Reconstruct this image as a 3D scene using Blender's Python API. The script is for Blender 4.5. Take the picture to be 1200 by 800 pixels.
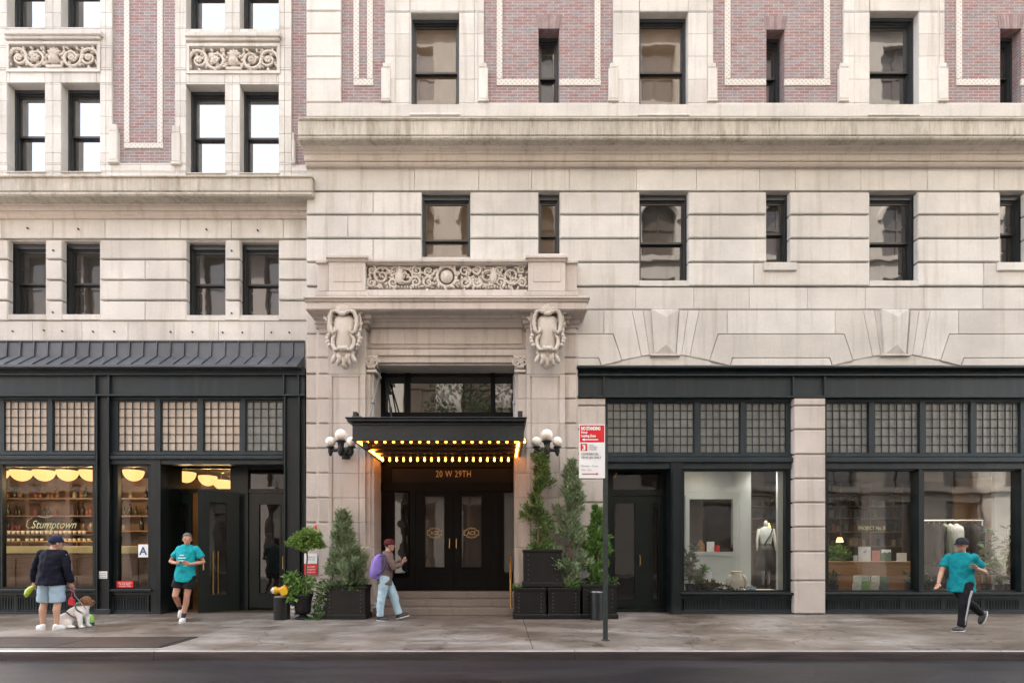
import bpy, math, random
from mathutils import Vector, Matrix, Quaternion
random.seed(7)
R = math.radians
# ------------------------------------------------------------------ clear, camera, light, exposure
for o in list(bpy.data.objects):
    bpy.data.objects.remove(o, do_unlink=True)
SC = bpy.context.scene
COL = SC.collection
CAM_D, CAM_H, FPX, VX, VY = 11.83, 1.45, 607.0, 585.0, 645.0   # distance to facade, eye height, focal length and vanishing point in 1200x800 pixels
cd = bpy.data.cameras.new('camera')
cam = bpy.data.objects.new('camera', cd)
COL.objects.link(cam)
cam.location = (0, -CAM_D, CAM_H)
cam.rotation_euler = (R(90), 0, 0)
cd.sensor_width = 36.0
cd.lens = FPX / 1200.0 * 36.0
cd.shift_x = (600 - VX) / 1200.0
cd.shift_y = (VY - 400) / 1200.0
cd.clip_start = 0.1
cd.clip_end = 500
SC.camera = cam

SUN_EL, SUN_AZ = R(57), R(-28)          # the sun stands behind the hotel: it lights the block across the street, whose bounce fills the front
w = bpy.data.worlds.new('World')
SC.world = w
w.use_nodes = True
nt = w.node_tree
nt.nodes.clear()
wo = nt.nodes.new('ShaderNodeOutputWorld')
bg = nt.nodes.new('ShaderNodeBackground')
sky = nt.nodes.new('ShaderNodeTexSky')
sky.sky_type = 'NISHITA'
sky.sun_disc = False
sky.sun_elevation = SUN_EL
sky.sun_rotation = SUN_AZ
sky.air_density = 1.0
sky.dust_density = 4.0
sky.ozone_density = 1.0
hs = nt.nodes.new('ShaderNodeHueSaturation')
hs.inputs['Saturation'].default_value = 0.36
nt.links.new(sky.outputs['Color'], hs.inputs['Color'])
nt.links.new(hs.outputs['Color'], bg.inputs['Color'])
bg.inputs['Strength'].default_value = 0.15
nt.links.new(bg.outputs['Background'], wo.inputs['Surface'])

sd = bpy.data.lights.new('sun', 'SUN')
sd.energy = 3.8
sd.angle = R(1.0)
sd.color = (1.0, 0.985, 0.965)
sun = bpy.data.objects.new('sun', sd)
COL.objects.link(sun)
_d = Vector((math.sin(SUN_AZ) * math.cos(SUN_EL), math.cos(SUN_AZ) * math.cos(SUN_EL), math.sin(SUN_EL)))
sun.rotation_euler = _d.to_track_quat('Z', 'Y').to_euler()
sun.location = _d * 60

SC.view_settings.view_transform = 'Standard'
SC.view_settings.look = 'None'
SC.view_settings.gamma = 1
SC.view_settings.use_curve_mapping = False
SC.view_settings.exposure = 3.18
SC.render.engine = 'CYCLES'
SC.cycles.use_denoising = True
SC.cycles.max_bounces = 8
SC.cycles.transparent_max_bounces = 12
SC.cycles.sample_clamp_indirect = 6.0

# ------------------------------------------------------------------ pixel <-> metre helpers (used for measuring only)
def sc(Y): return (CAM_D + Y) / FPX
def PX(px, Y=0.0): return (px - VX) * sc(Y)
def PZ(py, Y=0.0): return CAM_H + (VY - py) * sc(Y)

# ------------------------------------------------------------------ mesh builder
class MB:
    def __init__(s):
        s.v = []; s.f = []; s.m = []; s.k = 0
    def add(s, vs, fs, k=None):
        b = len(s.v)
        s.v.extend([tuple(p) for p in vs])
        for f in fs:
            s.f.append(tuple(i + b for i in f)); s.m.append(s.k if k is None else k)
        return s
    def box(s, x0, x1, y0, y1, z0, z1, k=None):
        vs = [(x0,y0,z0),(x1,y0,z0),(x1,y1,z0),(x0,y1,z0),(x0,y0,z1),(x1,y0,z1),(x1,y1,z1),(x0,y1,z1)]
        return s.add(vs, [(0,3,2,1),(4,5,6,7),(0,1,5,4),(1,2,6,5),(2,3,7,6),(3,0,4,7)], k)
    def cbox(s, x0, x1, y0, y1, z0, z1, c, k=None):
        """box whose front (-Y) edges are chamfered by c"""
        c = min(c, (x1-x0)*.45, (z1-z0)*.45, (y1-y0)*.9)
        vs = [(x0+c,y0,z0+c),(x1-c,y0,z0+c),(x1-c,y0,z1-c),(x0+c,y0,z1-c),
              (x0,y0+c,z0),(x1,y0+c,z0),(x1,y0+c,z1),(x0,y0+c,z1),
              (x0,y1,z0),(x1,y1,z0),(x1,y1,z1),(x0,y1,z1)]
        fs = [(0,1,2,3)]
        for i in range(4):
            j = (i+1) % 4
            fs += [(i+4, j+4, j, i), (i+8, j+8, j+4, i+4)]
        fs.append((11,10,9,8))
        return s.add(vs, fs, k)
    def pb(s, a, b, t, u, Yf, Yb, c=0.0, k=None):
        """box from photo pixels: x a..b, y t..u (top, bottom), measured on the plane Yf"""
        x0, x1, z0, z1 = PX(a,Yf), PX(b,Yf), PZ(u,Yf), PZ(t,Yf)
        return s.cbox(x0,x1,Yf,Yb,z0,z1,c,k) if c else s.box(x0,x1,Yf,Yb,z0,z1,k)
    def ext(s, poly, Yf, Yb, k=None, px=True):
        """polygon (pixel or metre x,z) extruded from Yf to Yb"""
        P = [(PX(a,Yf), PZ(b,Yf)) for a, b in poly] if px else list(poly)
        n = len(P)
        ar = sum(P[i][0]*P[(i+1)%n][1]-P[(i+1)%n][0]*P[i][1] for i in range(n))
        if ar < 0: P.reverse()
        vs = [(x,Yf,z) for x,z in P] + [(x,Yb,z) for x,z in P]
        fs = [tuple(range(n)), tuple(range(2*n-1, n-1, -1))]
        for i in range(n):
            j = (i+1) % n
            fs.append((i, i+n, j+n, j))
        return s.add(vs, fs, k)
    def ring(s, a, b, t, u, w, Yf, Yb, k=None, wt=None, wb=None):
        """rectangular frame ring, pixels on Yf"""
        wt = w if wt is None else wt; wb = w if wb is None else wb
        s.pb(a, a+w, t, u, Yf, Yb, 0, k); s.pb(b-w, b, t, u, Yf, Yb, 0, k)
        s.pb(a+w, b-w, t, t+wt, Yf, Yb, 0, k); s.pb(a+w, b-w, u-wb, u, Yf, Yb, 0, k)
        return s
    def loft(s, rings, k=None, cap=True):
        n = len(rings[0])
        vs = [p for r in rings for p in r]
        fs = []
        for i in range(len(rings)-1):
            for j in range(n):
                q = (j+1) % n
                fs.append((i*n+j, i*n+q, (i+1)*n+q, (i+1)*n+j))
        if cap:
            fs.append(tuple(range(n-1,-1,-1)))
            fs.append(tuple(range((len(rings)-1)*n, len(rings)*n)))
        return s.add(vs, fs, k)
    def tube(s, pts, rad, n=8, k=None, dome=False):
        pts = [Vector(p) for p in pts]
        if not isinstance(rad, (list, tuple)): rad = [rad]*len(pts)
        rad = list(rad)
        if dome:
            d0 = (pts[0]-pts[1]).normalized(); d1 = (pts[-1]-pts[-2]).normalized()
            a, b = pts[0], pts[-1]; ra, rb = rad[0], rad[-1]
            pts = [a+d0*ra*.95, a+d0*ra*.7] + pts + [b+d1*rb*.7, b+d1*rb*.95]
            rad = [ra*.25, ra*.72] + rad + [rb*.72, rb*.25]
        rings = []
        t0 = (pts[1]-pts[0]).normalized()
        u = t0.orthogonal().normalized()
        for i, p in enumerate(pts):
            if i == 0: t = t0
            elif i == len(pts)-1: t = (pts[i]-pts[i-1]).normalized()
            else: t = ((pts[i+1]-pts[i]).normalized() + (pts[i]-pts[i-1]).normalized())
            if t.length < 1e-6: t = t0
            t.normalize()
            u = (u - t*u.dot(t))
            if u.length < 1e-6: u = t.orthogonal()
            u.normalize(); v = t.cross(u)
            rings.append([p + (u*math.cos(2*math.pi*j/n) + v*math.sin(2*math.pi*j/n))*rad[i] for j in range(n)])
        return s.loft(rings, k)
    def lathe(s, prof, cx, cy, n=20, k=None, cap=True):
        """profile of (r, z) bottom to top"""
        rings = [[(cx+r*math.cos(2*math.pi*j/n), cy+r*math.sin(2*math.pi*j/n), z) for j in range(n)] for r, z in prof]
        return s.loft(rings, k, cap)
    def ball(s, c, rx, ry=None, rz=None, n=12, m=8, k=None, rot=None):
        ry = rx if ry is None else ry; rz = rx if rz is None else rz
        c = Vector(c); vs = []
        def P(x,y,z):
            p = Vector((x*rx,y*ry,z*rz))
            if rot is not None: p = rot @ p
            return c + p
        vs.append(P(0,0,-1))
        for i in range(1, m):
            a = -math.pi/2 + math.pi*i/m
            for j in range(n):
                b = 2*math.pi*j/n
                vs.append(P(math.cos(a)*math.cos(b), math.cos(a)*math.sin(b), math.sin(a)))
        vs.append(P(0,0,1))
        fs = []
        for j in range(n):
            q = (j+1) % n
            fs.append((0, 1+q, 1+j))
            fs.append((len(vs)-1, 1+(m-2)*n+j, 1+(m-2)*n+q))
            for i in range(m-2):
                fs.append((1+i*n+j, 1+i*n+q, 1+(i+1)*n+q, 1+(i+1)*n+j))
        return s.add(vs, fs, k)
    def build(s, name, mats, parent=None, smooth=False, loc=None):
        base = Vector((0,0,0))
        if parent is not None:
            q = parent
            while q is not None:
                base += q.location; q = q.parent
        if loc is not None: base = Vector(loc)
        me = bpy.data.meshes.new(name)
        me.from_pydata([(p[0]-base.x, p[1]-base.y, p[2]-base.z) for p in s.v], [], s.f)
        if not isinstance(mats, (list, tuple)): mats = [mats]
        for m in mats: me.materials.append(m)
        if len(mats) > 1: me.polygons.foreach_set('material_index', s.m)
        if smooth: me.polygons.foreach_set('use_smooth', [True]*len(me.polygons))
        me.update()
        o = bpy.data.objects.new(name, me)
        COL.objects.link(o)
        if parent is not None: o.parent = parent
        elif loc is not None: o.location = loc
        return o

def tag(o, label, cat, group=None):
    o['label'] = label; o['category'] = cat
    if group: o['group'] = group
    return o
def kind(o, k): o['kind'] = k; return o
def thing(name, label, cat, loc, group=None):
    o = bpy.data.objects.new(name, None)
    COL.objects.link(o); o.location = loc; o.empty_display_size = .2
    return tag(o, label, cat, group)
def copy_tree(o, parent=None):
    c = o.copy(); COL.objects.link(c)
    if parent is not None: c.parent = parent
    for ch in [x for x in COL.objects if x.parent == o]:
        copy_tree(ch, c)
    return c

# ------------------------------------------------------------------ materials
def nodes(name):
    m = bpy.data.materials.new(name); m.use_nodes = True
    t = m.node_tree; t.nodes.clear()
    out = t.nodes.new('ShaderNodeOutputMaterial')
    return m, t, out
def N(t, typ, **kw):
    n = t.nodes.new(typ)
    for k, v in kw.items(): setattr(n, k, v)
    return n
def mix(t, fac, a, b, mode='MIX'):
    n = N(t, 'ShaderNodeMix', data_type='RGBA', blend_type=mode)
    for sock, val in ((n.inputs[0], fac), (n.inputs[6], a), (n.inputs[7], b)):
        if hasattr(val, 'is_output'): t.links.new(val, sock)
        elif isinstance(val, (tuple, list)): sock.default_value = (*val, 1) if len(val) == 3 else val
        else: sock.default_value = val
    return n.outputs[2]
def ramp(t, src, a, b, ca=(0,0,0), cb=(1,1,1)):
    n = N(t, 'ShaderNodeValToRGB')
    n.color_ramp.elements[0].position = a; n.color_ramp.elements[0].color = (*ca, 1)
    n.color_ramp.elements[1].position = b; n.color_ramp.elements[1].color = (*cb, 1)
    t.links.new(src, n.inputs[0]); return n.outputs[0]
def noise(t, vec, scale, detail=4, rough=.55, stretch=None):
    if stretch:
        mp = N(t, 'ShaderNodeMapping'); mp.inputs['Scale'].default_value = stretch
        t.links.new(vec, mp.inputs['Vector']); vec = mp.outputs[0]
    n = N(t, 'ShaderNodeTexNoise'); n.inputs['Scale'].default_value = scale
    n.inputs['Detail'].default_value = detail; n.inputs['Roughness'].default_value = rough
    t.links.new(vec, n.inputs['Vector']); return n.outputs['Fac']
def world_pos(t): return N(t, 'ShaderNodeNewGeometry').outputs['Position']
def obj_pos(t): return N(t, 'ShaderNodeTexCoord').outputs['Object']
def island(t): return N(t, 'ShaderNodeNewGeometry').outputs['Random Per Island']
def bsdf(t, out, col, rough=.6, metal=0.0, spec=.5, bump=None, bdist=.01):
    p = N(t, 'ShaderNodeBsdfPrincipled')
    for nm, v in (('Base Color', col), ('Roughness', rough), ('Metallic', metal)):
        if hasattr(v, 'is_output'): t.links.new(v, p.inputs[nm])
        elif isinstance(v, (tuple, list)): p.inputs[nm].default_value = (*v, 1)
        else: p.inputs[nm].default_value = v
    p.inputs['Specular IOR Level'].default_value = spec
    if bump is not None:
        b = N(t, 'ShaderNodeBump'); b.inputs['Distance'].default_value = bdist; b.inputs['Strength'].default_value = .7
        t.links.new(bump, b.inputs['Height']); t.links.new(b.outputs[0], p.inputs['Normal'])
    t.links.new(p.outputs[0], out.inputs['Surface'])
    return p
def mul(c, f): return tuple(min(1, x*f) for x in c)

def pmat(name, col, rough=.55, metal=0.0, var=.12, vscale=4.0, bump=0.0, bscale=60.0, isl=0.0, spec=.5, stretch=None, world=False):
    m, t, out = nodes(name)
    pos = world_pos(t) if world else obj_pos(t)
    f = noise(t, pos, vscale, 5, .6, stretch)
    c = mix(t, ramp(t, f, .3, .7), mul(col, 1-var), mul(col, 1+var))
    if isl:
        g = island(t)
        c = mix(t, 1.0, c, ramp(t, g, 0, 1, (1-isl,)*3, (1+isl,)*3), 'MULTIPLY')
    b = noise(t, pos, bscale, 3, .6) if bump else None
    bsdf(t, out, c, rough, metal, spec, b, bump if bump else .01)
    return m

def stone(name, col, isl=.06, streak=.16, blotch=.10, moss=0.0, moss_col=(.10,.10,.035)):
    m, t, out = nodes(name)
    pos = world_pos(t)
    big = noise(t, pos, .7, 5, .6)
    fine = noise(t, pos, 22, 4, .7)
    st = noise(t, pos, 1.0, 5, .62, (5.5, 5.5, .35))
    c = mix(t, ramp(t, big, .35, .7), mul(col, 1-blotch), mul(col, 1+blotch*.5))
    c = mix(t, ramp(t, fine, .3, .75), c, mix(t, 1.0, c, (.90,.885,.86), 'MULTIPLY'))
    c = mix(t, ramp(t, st, .52, .78), c, mix(t, 1.0, c, (1-streak*1.3, 1-streak*1.5, 1-streak*1.75), 'MULTIPLY'))
    if isl:
        c = mix(t, 1.0, c, ramp(t, island(t), 0, 1, (1-isl,1-isl*1.15,1-isl*1.3), (1+isl*.6,)*3), 'MULTIPLY')
    if moss:
        ms = noise(t, pos, 1.0, 6, .7, (2.2, 2.2, .9))
        m2 = noise(t, pos, 1.0, 4, .7, (16, 16, 1.6))
        a = N(t, 'ShaderNodeMath', operation='MULTIPLY')
        t.links.new(ramp(t, ms, .45, .68), a.inputs[0]); t.links.new(ramp(t, m2, .3, .75), a.inputs[1])
        a2 = N(t, 'ShaderNodeMath', operation='MULTIPLY'); a2.inputs[1].default_value = moss
        t.links.new(a.outputs[0], a2.inputs[0])
        c = mix(t, a2.outputs[0], c, moss_col)
        c = mix(t, ramp(t, m2, .35, .9), c, mix(t, 1.0, c, (.72,.71,.68), 'MULTIPLY'))
    bsdf(t, out, c, .72, 0, .35, fine, .006)
    return m

def brick(name):
    m, t, out = nodes(name)
    pos = world_pos(t)
    sp = N(t, 'ShaderNodeSeparateXYZ'); t.links.new(pos, sp.inputs[0])
    ad = N(t, 'ShaderNodeMath', operation='ADD'); t.links.new(sp.outputs[0], ad.inputs[0]); t.links.new(sp.outputs[1], ad.inputs[1])
    cb = N(t, 'ShaderNodeCombineXYZ'); t.links.new(ad.outputs[0], cb.inputs[0]); t.links.new(sp.outputs[2], cb.inputs[1])
    def bt(c1, c2, bias):
        b = N(t, 'ShaderNodeTexBrick')
        b.inputs['Scale'].default_value = 1.0
        b.inputs['Brick Width'].default_value = .235; b.inputs['Row Height'].default_value = .0685
        b.inputs['Mortar Size'].default_value = .0085; b.inputs['Mortar Smooth'].default_value = .2
        b.inputs['Bias'].default_value = bias
        b.inputs['Color1'].default_value = (*c1,1); b.inputs['Color2'].default_value = (*c2,1)
        b.inputs['Mortar'].default_value = (.40,.365,.35,1)
        t.links.new(cb.outputs[0], b.inputs['Vector']); return b
    b = bt((.30,.150,.140), (.265,.238,.24), .05)
    f = noise(t, pos, 3.2, 5, .6); g = noise(t, pos, 9, 3, .6, (1, 1, 3))
    c = mix(t, ramp(t, f, .3, .72), b.outputs['Color'], mix(t, 1.0, b.outputs['Color'], (.82,.84,.86), 'MULTIPLY'))
    c = mix(t, ramp(t, g, .45, .8), c, mix(t, 1.0, c, (.66,.68,.72), 'MULTIPLY'))
    inv = N(t, 'ShaderNodeMath', operation='SUBTRACT'); inv.inputs[0].default_value = 1; t.links.new(b.outputs['Fac'], inv.inputs[1])
    bsdf(t, out, c, .8, 0, .3, inv.outputs[0], .008)
    return m

def glazed_strip(name):
    m, t, out = nodes(name)
    pos = world_pos(t)
    v = N(t, 'ShaderNodeTexVoronoi'); v.inputs['Scale'].default_value = 14; v.inputs['Randomness'].default_value = .15
    mp = N(t, 'ShaderNodeMapping'); mp.inputs['Rotation'].default_value = (0, R(45), 0); mp.inputs['Scale'].default_value = (1,0,1)
    t.links.new(pos, mp.inputs[0]); t.links.new(mp.outputs[0], v.inputs['Vector'])
    d = ramp(t, v.outputs['Distance'], .18, .34)
    bsdf(t, out, mix(t, d, (.36,.32,.28), (.52,.50,.46)), .5, 0, .4, v.outputs['Distance'], .01)
    return m

def mirror_pane(name, refl=.42, base=(.035,.035,.036), warp=.0016):
    """old sash glass over a dark room: reflects the street, slightly wavy"""
    m, t, out = nodes(name)
    pos = world_pos(t)
    n1 = noise(t, pos, 1.3, 2, .5)
    bp = N(t, 'ShaderNodeBump'); bp.inputs['Distance'].default_value = warp*10; bp.inputs['Strength'].default_value = .5
    t.links.new(n1, bp.inputs['Height'])
    d = N(t, 'ShaderNodeBsdfDiffuse'); d.inputs[0].default_value = (*base,1)
    g = N(t, 'ShaderNodeBsdfGlossy'); g.inputs['Roughness'].default_value = .02; g.inputs['Color'].default_value = (.97,.98,1,1)
    t.links.new(bp.outputs[0], g.inputs['Normal'])
    mx = N(t, 'ShaderNodeMixShader'); mx.inputs[0].default_value = refl
    t.links.new(d.outputs[0], mx.inputs[1]); t.links.new(g.outputs[0], mx.inputs[2]); t.links.new(mx.outputs[0], out.inputs['Surface'])
    return m

def shop_glass(name, refl=.14, tint=(.9,.92,.92)):
    m, t, out = nodes(name)
    pos = world_pos(t)
    bp = N(t, 'ShaderNodeBump'); bp.inputs['Distance'].default_value = .006; bp.inputs['Strength'].default_value = .5
    t.links.new(noise(t, pos, 1.0, 2, .5), bp.inputs['Height'])
    tr = N(t, 'ShaderNodeBsdfTransparent'); tr.inputs[0].default_value = (*tint,1)
    g = N(t, 'ShaderNodeBsdfGlossy'); g.inputs['Roughness'].default_value = .015
    t.links.new(bp.outputs[0], g.inputs['Normal'])
    fr = N(t, 'ShaderNodeFresnel'); fr.inputs['IOR'].default_value = 1.5
    ma = N(t, 'ShaderNodeMath', operation='ADD'); ma.inputs[1].default_value = refl - .04; ma.use_clamp = True
    t.links.new(fr.outputs[0], ma.inputs[0])
    mx = N(t, 'ShaderNodeMixShader')
    t.links.new(ma.outputs[0], mx.inputs[0]); t.links.new(tr.outputs[0], mx.inputs[1]); t.links.new(g.outputs[0], mx.inputs[2])
    t.links.new(mx.outputs[0], out.inputs['Surface'])
    return m

def emit(name, col, s):
    m, t, out = nodes(name)
    e = N(t, 'ShaderNodeEmission'); e.inputs[0].default_value = (*col,1); e.inputs[1].default_value = s
    f = noise(t, obj_pos(t), 5, 3, .5)
    c = mix(t, ramp(t, f, .3, .7), mul(col,.93), col); t.links.new(c, e.inputs[0])
    t.links.new(e.outputs[0], out.inputs['Surface'])
    return m

def leafmat(name, a, b, c=None, rough=.55):
    m, t, out = nodes(name)
    n = N(t, 'ShaderNodeValToRGB'); els = n.color_ramp.elements
    els[0].color = (*a,1); els[1].color = (*b,1); els[1].position = .8
    if c: e = els.new(1.0); e.color = (*c,1)
    t.links.new(island(t), n.inputs[0])
    p = bsdf(t, out, n.outputs[0], rough, 0, .4)
    tl = N(t, 'ShaderNodeBsdfTranslucent'); t.links.new(n.outputs[0], tl.inputs[0])
    mx = N(t, 'ShaderNodeMixShader'); mx.inputs[0].default_value = .25
    t.links.new(p.outputs[0], mx.inputs[1]); t.links.new(tl.outputs[0], mx.inputs[2]); t.links.new(mx.outputs[0], out.inputs['Surface'])
    return m

def cloth(name, col, var=.12, wr=.02):
    m, t, out = nodes(name)
    pos = obj_pos(t)
    f = noise(t, pos, 7, 4, .6, (1,1,.6)); fb = noise(t, pos, 160, 2, .5)
    c = mix(t, ramp(t, f, .3, .7), mul(col,1-var), mul(col,1+var))
    ad = N(t, 'ShaderNodeMath', operation='MULTIPLY_ADD'); ad.inputs[1].default_value = .06
    t.links.new(fb, ad.inputs[0]); t.links.new(f, ad.inputs[2])
    bsdf(t, out, c, .85, 0, .2, ad.outputs[0], wr)
    return m

def worn(name, col, rough, metal, var, vscale, bump, bscale, spec=.3, world=True):
    """old painted iron: uneven coat, dusty smears, a few pale scuffs and street splash low down"""
    m, t, out = nodes(name); pos = world_pos(t)
    f = noise(t, pos, vscale, 5, .62); st = noise(t, pos, 1.0, 5, .65, (7, 7, .6)); sc_ = noise(t, pos, 1.0, 6, .75, (2.2, 2.2, 9)); fine = noise(t, pos, bscale, 3, .6)
    c = mix(t, ramp(t, f, .3, .7), mul(col, 1-var), mul(col, 1+var))
    c = mix(t, ramp(t, st, .5, .78), c, tuple(x*1.35+.010 for x in col))
    c = mix(t, ramp(t, sc_, .66, .80), c, tuple(x*1.5+.045 for x in col))
    z = N(t, 'ShaderNodeSeparateXYZ'); t.links.new(pos, z.inputs[0])
    zz = N(t, 'ShaderNodeMath', operation='MULTIPLY_ADD'); zz.inputs[1].default_value = .35; t.links.new(f, zz.inputs[0]); t.links.new(z.outputs[2], zz.inputs[2])
    c = mix(t, ramp(t, zz.outputs[0], .22, .40), tuple(x*1.3+.016 for x in col), c)
    bsdf(t, out, c, ramp(t, f, .3, .7, (rough-.08,)*3, (rough+.14,)*3), metal, spec, fine, bump)
    return m

M = {}
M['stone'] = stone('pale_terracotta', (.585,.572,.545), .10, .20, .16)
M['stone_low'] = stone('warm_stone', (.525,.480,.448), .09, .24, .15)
M['stone_moss'] = stone('weathered_cornice', (.50,.47,.42), .05, .30, .16, moss=.8)
M['stone_soffit'] = stone('cornice_moulding', (.54,.49,.44), .05, .2)
M['carve'] = stone('carved_terracotta', (.57,.525,.475), 0, .2)
M['grey_stone'] = stone('grey_granite', (.33,.30,.275), .06, .2)
M['step_stone'] = stone('step_granite', (.22,.19,.17), .05, .2)
M['brick'] = brick('mottled_brick')
M['strip'] = glazed_strip('glazed_inset')
M['bronze'] = pmat('dark_bronze_frame', (.026,.030,.034), .3, 0, .2)
M['sash'] = pmat('sash_paint', (.016,.016,.017), .35, 0, .2)
M['slate_frame'] = pmat('slate_blue_frame', (.055,.075,.088), .45, 0, .15)
M['iron'] = worn('green_black_iron', (.0042,.0085,.0100), .40, 0, .25, 2.2, .002, 30, spec=.3, world=True)
M['iron_beam'] = worn('grey_green_iron', (.0135,.0215,.0255), .46, 0, .22, 1.4, .002, 24, spec=.3, world=True)
M['door'] = pmat('deep_green_paint', (.0045,.0092,.0082), .35, 0, .2, 2.0, spec=.3, world=True)
M['entry_door'] = pmat('black_door_paint', (.0035,.0033,.0031), .6, 0, .2, 2.0, spec=.12, world=True)
M['roof'] = pmat('lead_grey_roof', (.075,.082,.094), .42, .25, .2, 1.6, .002, 20, isl=.1, world=True)
M['marquee'] = pmat('marquee_iron', (.013,.018,.021), .42, .2, .25, 2, .002, 30, world=True)
M['soffit'] = pmat('marquee_soffit', (.035,.026,.018), .3, .3, .2, 5)
M['black'] = pmat('dull_black', (.010,.010,.011), .55, 0, .2)
M['pane'] = mirror_pane('sash_glass', .095, (.022,.021,.02), .00035)
M['pane_sky'] = mirror_pane('sky_bright_sash_glass', .34, (.03,.03,.03), .0002)  # reflectance raised to brighten the mirrored sky in the left windows
M['pane_dark'] = mirror_pane('door_glass', .045, (.008,.007,.006))
M['pane_entry'] = mirror_pane('entry_glass', .07, (.03,.027,.024), .0008)
M['glass'] = shop_glass('shop_glass', .085)
M['glass_left'] = shop_glass('shop_glass_warm', .028)
M['frost_warm'] = pmat('frosted_glass_peach', (.44,.375,.315), .25, 0, .15, 3, .004, 40, isl=.0, world=True)
M['frost_grey'] = pmat('frosted_glass_grey', (.16,.168,.162), .22, 0, .25, 3, .006, 30, world=True)
M['brass'] = pmat('brass', (.55,.36,.12), .3, .9, .15)
M['globe'] = pmat('opal_globe', (.80,.74,.66), .25, 0, .05)
M['bulb'] = emit('warm_bulb', (1.0,.30,.035), 3.0)
M['bowl'] = emit('lit_glass_bowl', (1.0,.56,.19), 0.19)
M['down'] = emit('added_downlight', (1.0,.78,.52), 14.0)  # glowing lens of the ceiling lamps added in the right shop
M['white'] = pmat('pale_blue_white_paint', (.50,.56,.57), .6, 0, .06, 2, world=True)
M['offwhite'] = pmat('cream_paint', (.62,.60,.54), .6, 0, .08, 3)
M['wood'] = pmat('oiled_wood', (.27,.135,.045), .45, 0, .25, 3, .002, 30, stretch=(1,1,9))
M['dark_wood'] = pmat('dark_shelf_wood', (.12,.062,.028), .5, 0, .25, 3, stretch=(1,1,9))
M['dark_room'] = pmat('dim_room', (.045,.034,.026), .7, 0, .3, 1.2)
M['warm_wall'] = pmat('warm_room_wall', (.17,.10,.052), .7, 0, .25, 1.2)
M['shop_floor'] = pmat('shop_floor', (.07,.045,.032), .4, 0, .3, 2)
M['ochre'] = pmat('ochre_panel', (.36,.19,.06), .6, 0, .15, 2)
M['red'] = pmat('red_enamel', (.62,.012,.018), .4, 0, .05)
M['signwhite'] = pmat('white_enamel', (.80,.82,.84), .4, 0, .04)
M['ink'] = pmat('dark_ink', (.05,.02,.025), .6, 0, .05)
M['greyink'] = pmat('grey_ink', (.30,.31,.33), .6, 0, .05)
M['blueink'] = pmat('blue_ink', (.02,.10,.28), .6, 0, .05)
M['gold'] = pmat('gold_leaf', (.62,.46,.20), .35, .35, .1)
M['palegold'] = pmat('cream_lettering', (.40,.40,.22), .5, 0, .05)
M['pole'] = pmat('galvanised_green_steel', (.055,.068,.066), .4, .5, .3, 5)
M['planter'] = pmat('black_lead_planter', (.0050,.0050,.0055), .5, 0, .35, 7, .004, 25, spec=.35)
M['rivet'] = pmat('worn_rivet', (.10,.10,.10), .35, .7, .2)
M['soil'] = pmat('dark_soil', (.025,.016,.010), .9, 0, .3, 20, .02, 50)
M['bark'] = pmat('grey_brown_bark', (.13,.085,.055), .8, 0, .3, 12, .006, 40)

M['pane_transom'] = pmat('transom_glass', (.006,.005,.0045), .45, 0, .2, spec=.15)
M['dull_gold'] = pmat('dull_gold_leaf', (.42,.32,.15), .5, .2, .1)
M['pane_curtain'] = mirror_pane('curtained_sash_glass', .075, (.080,.056,.036), .0004)
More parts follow.
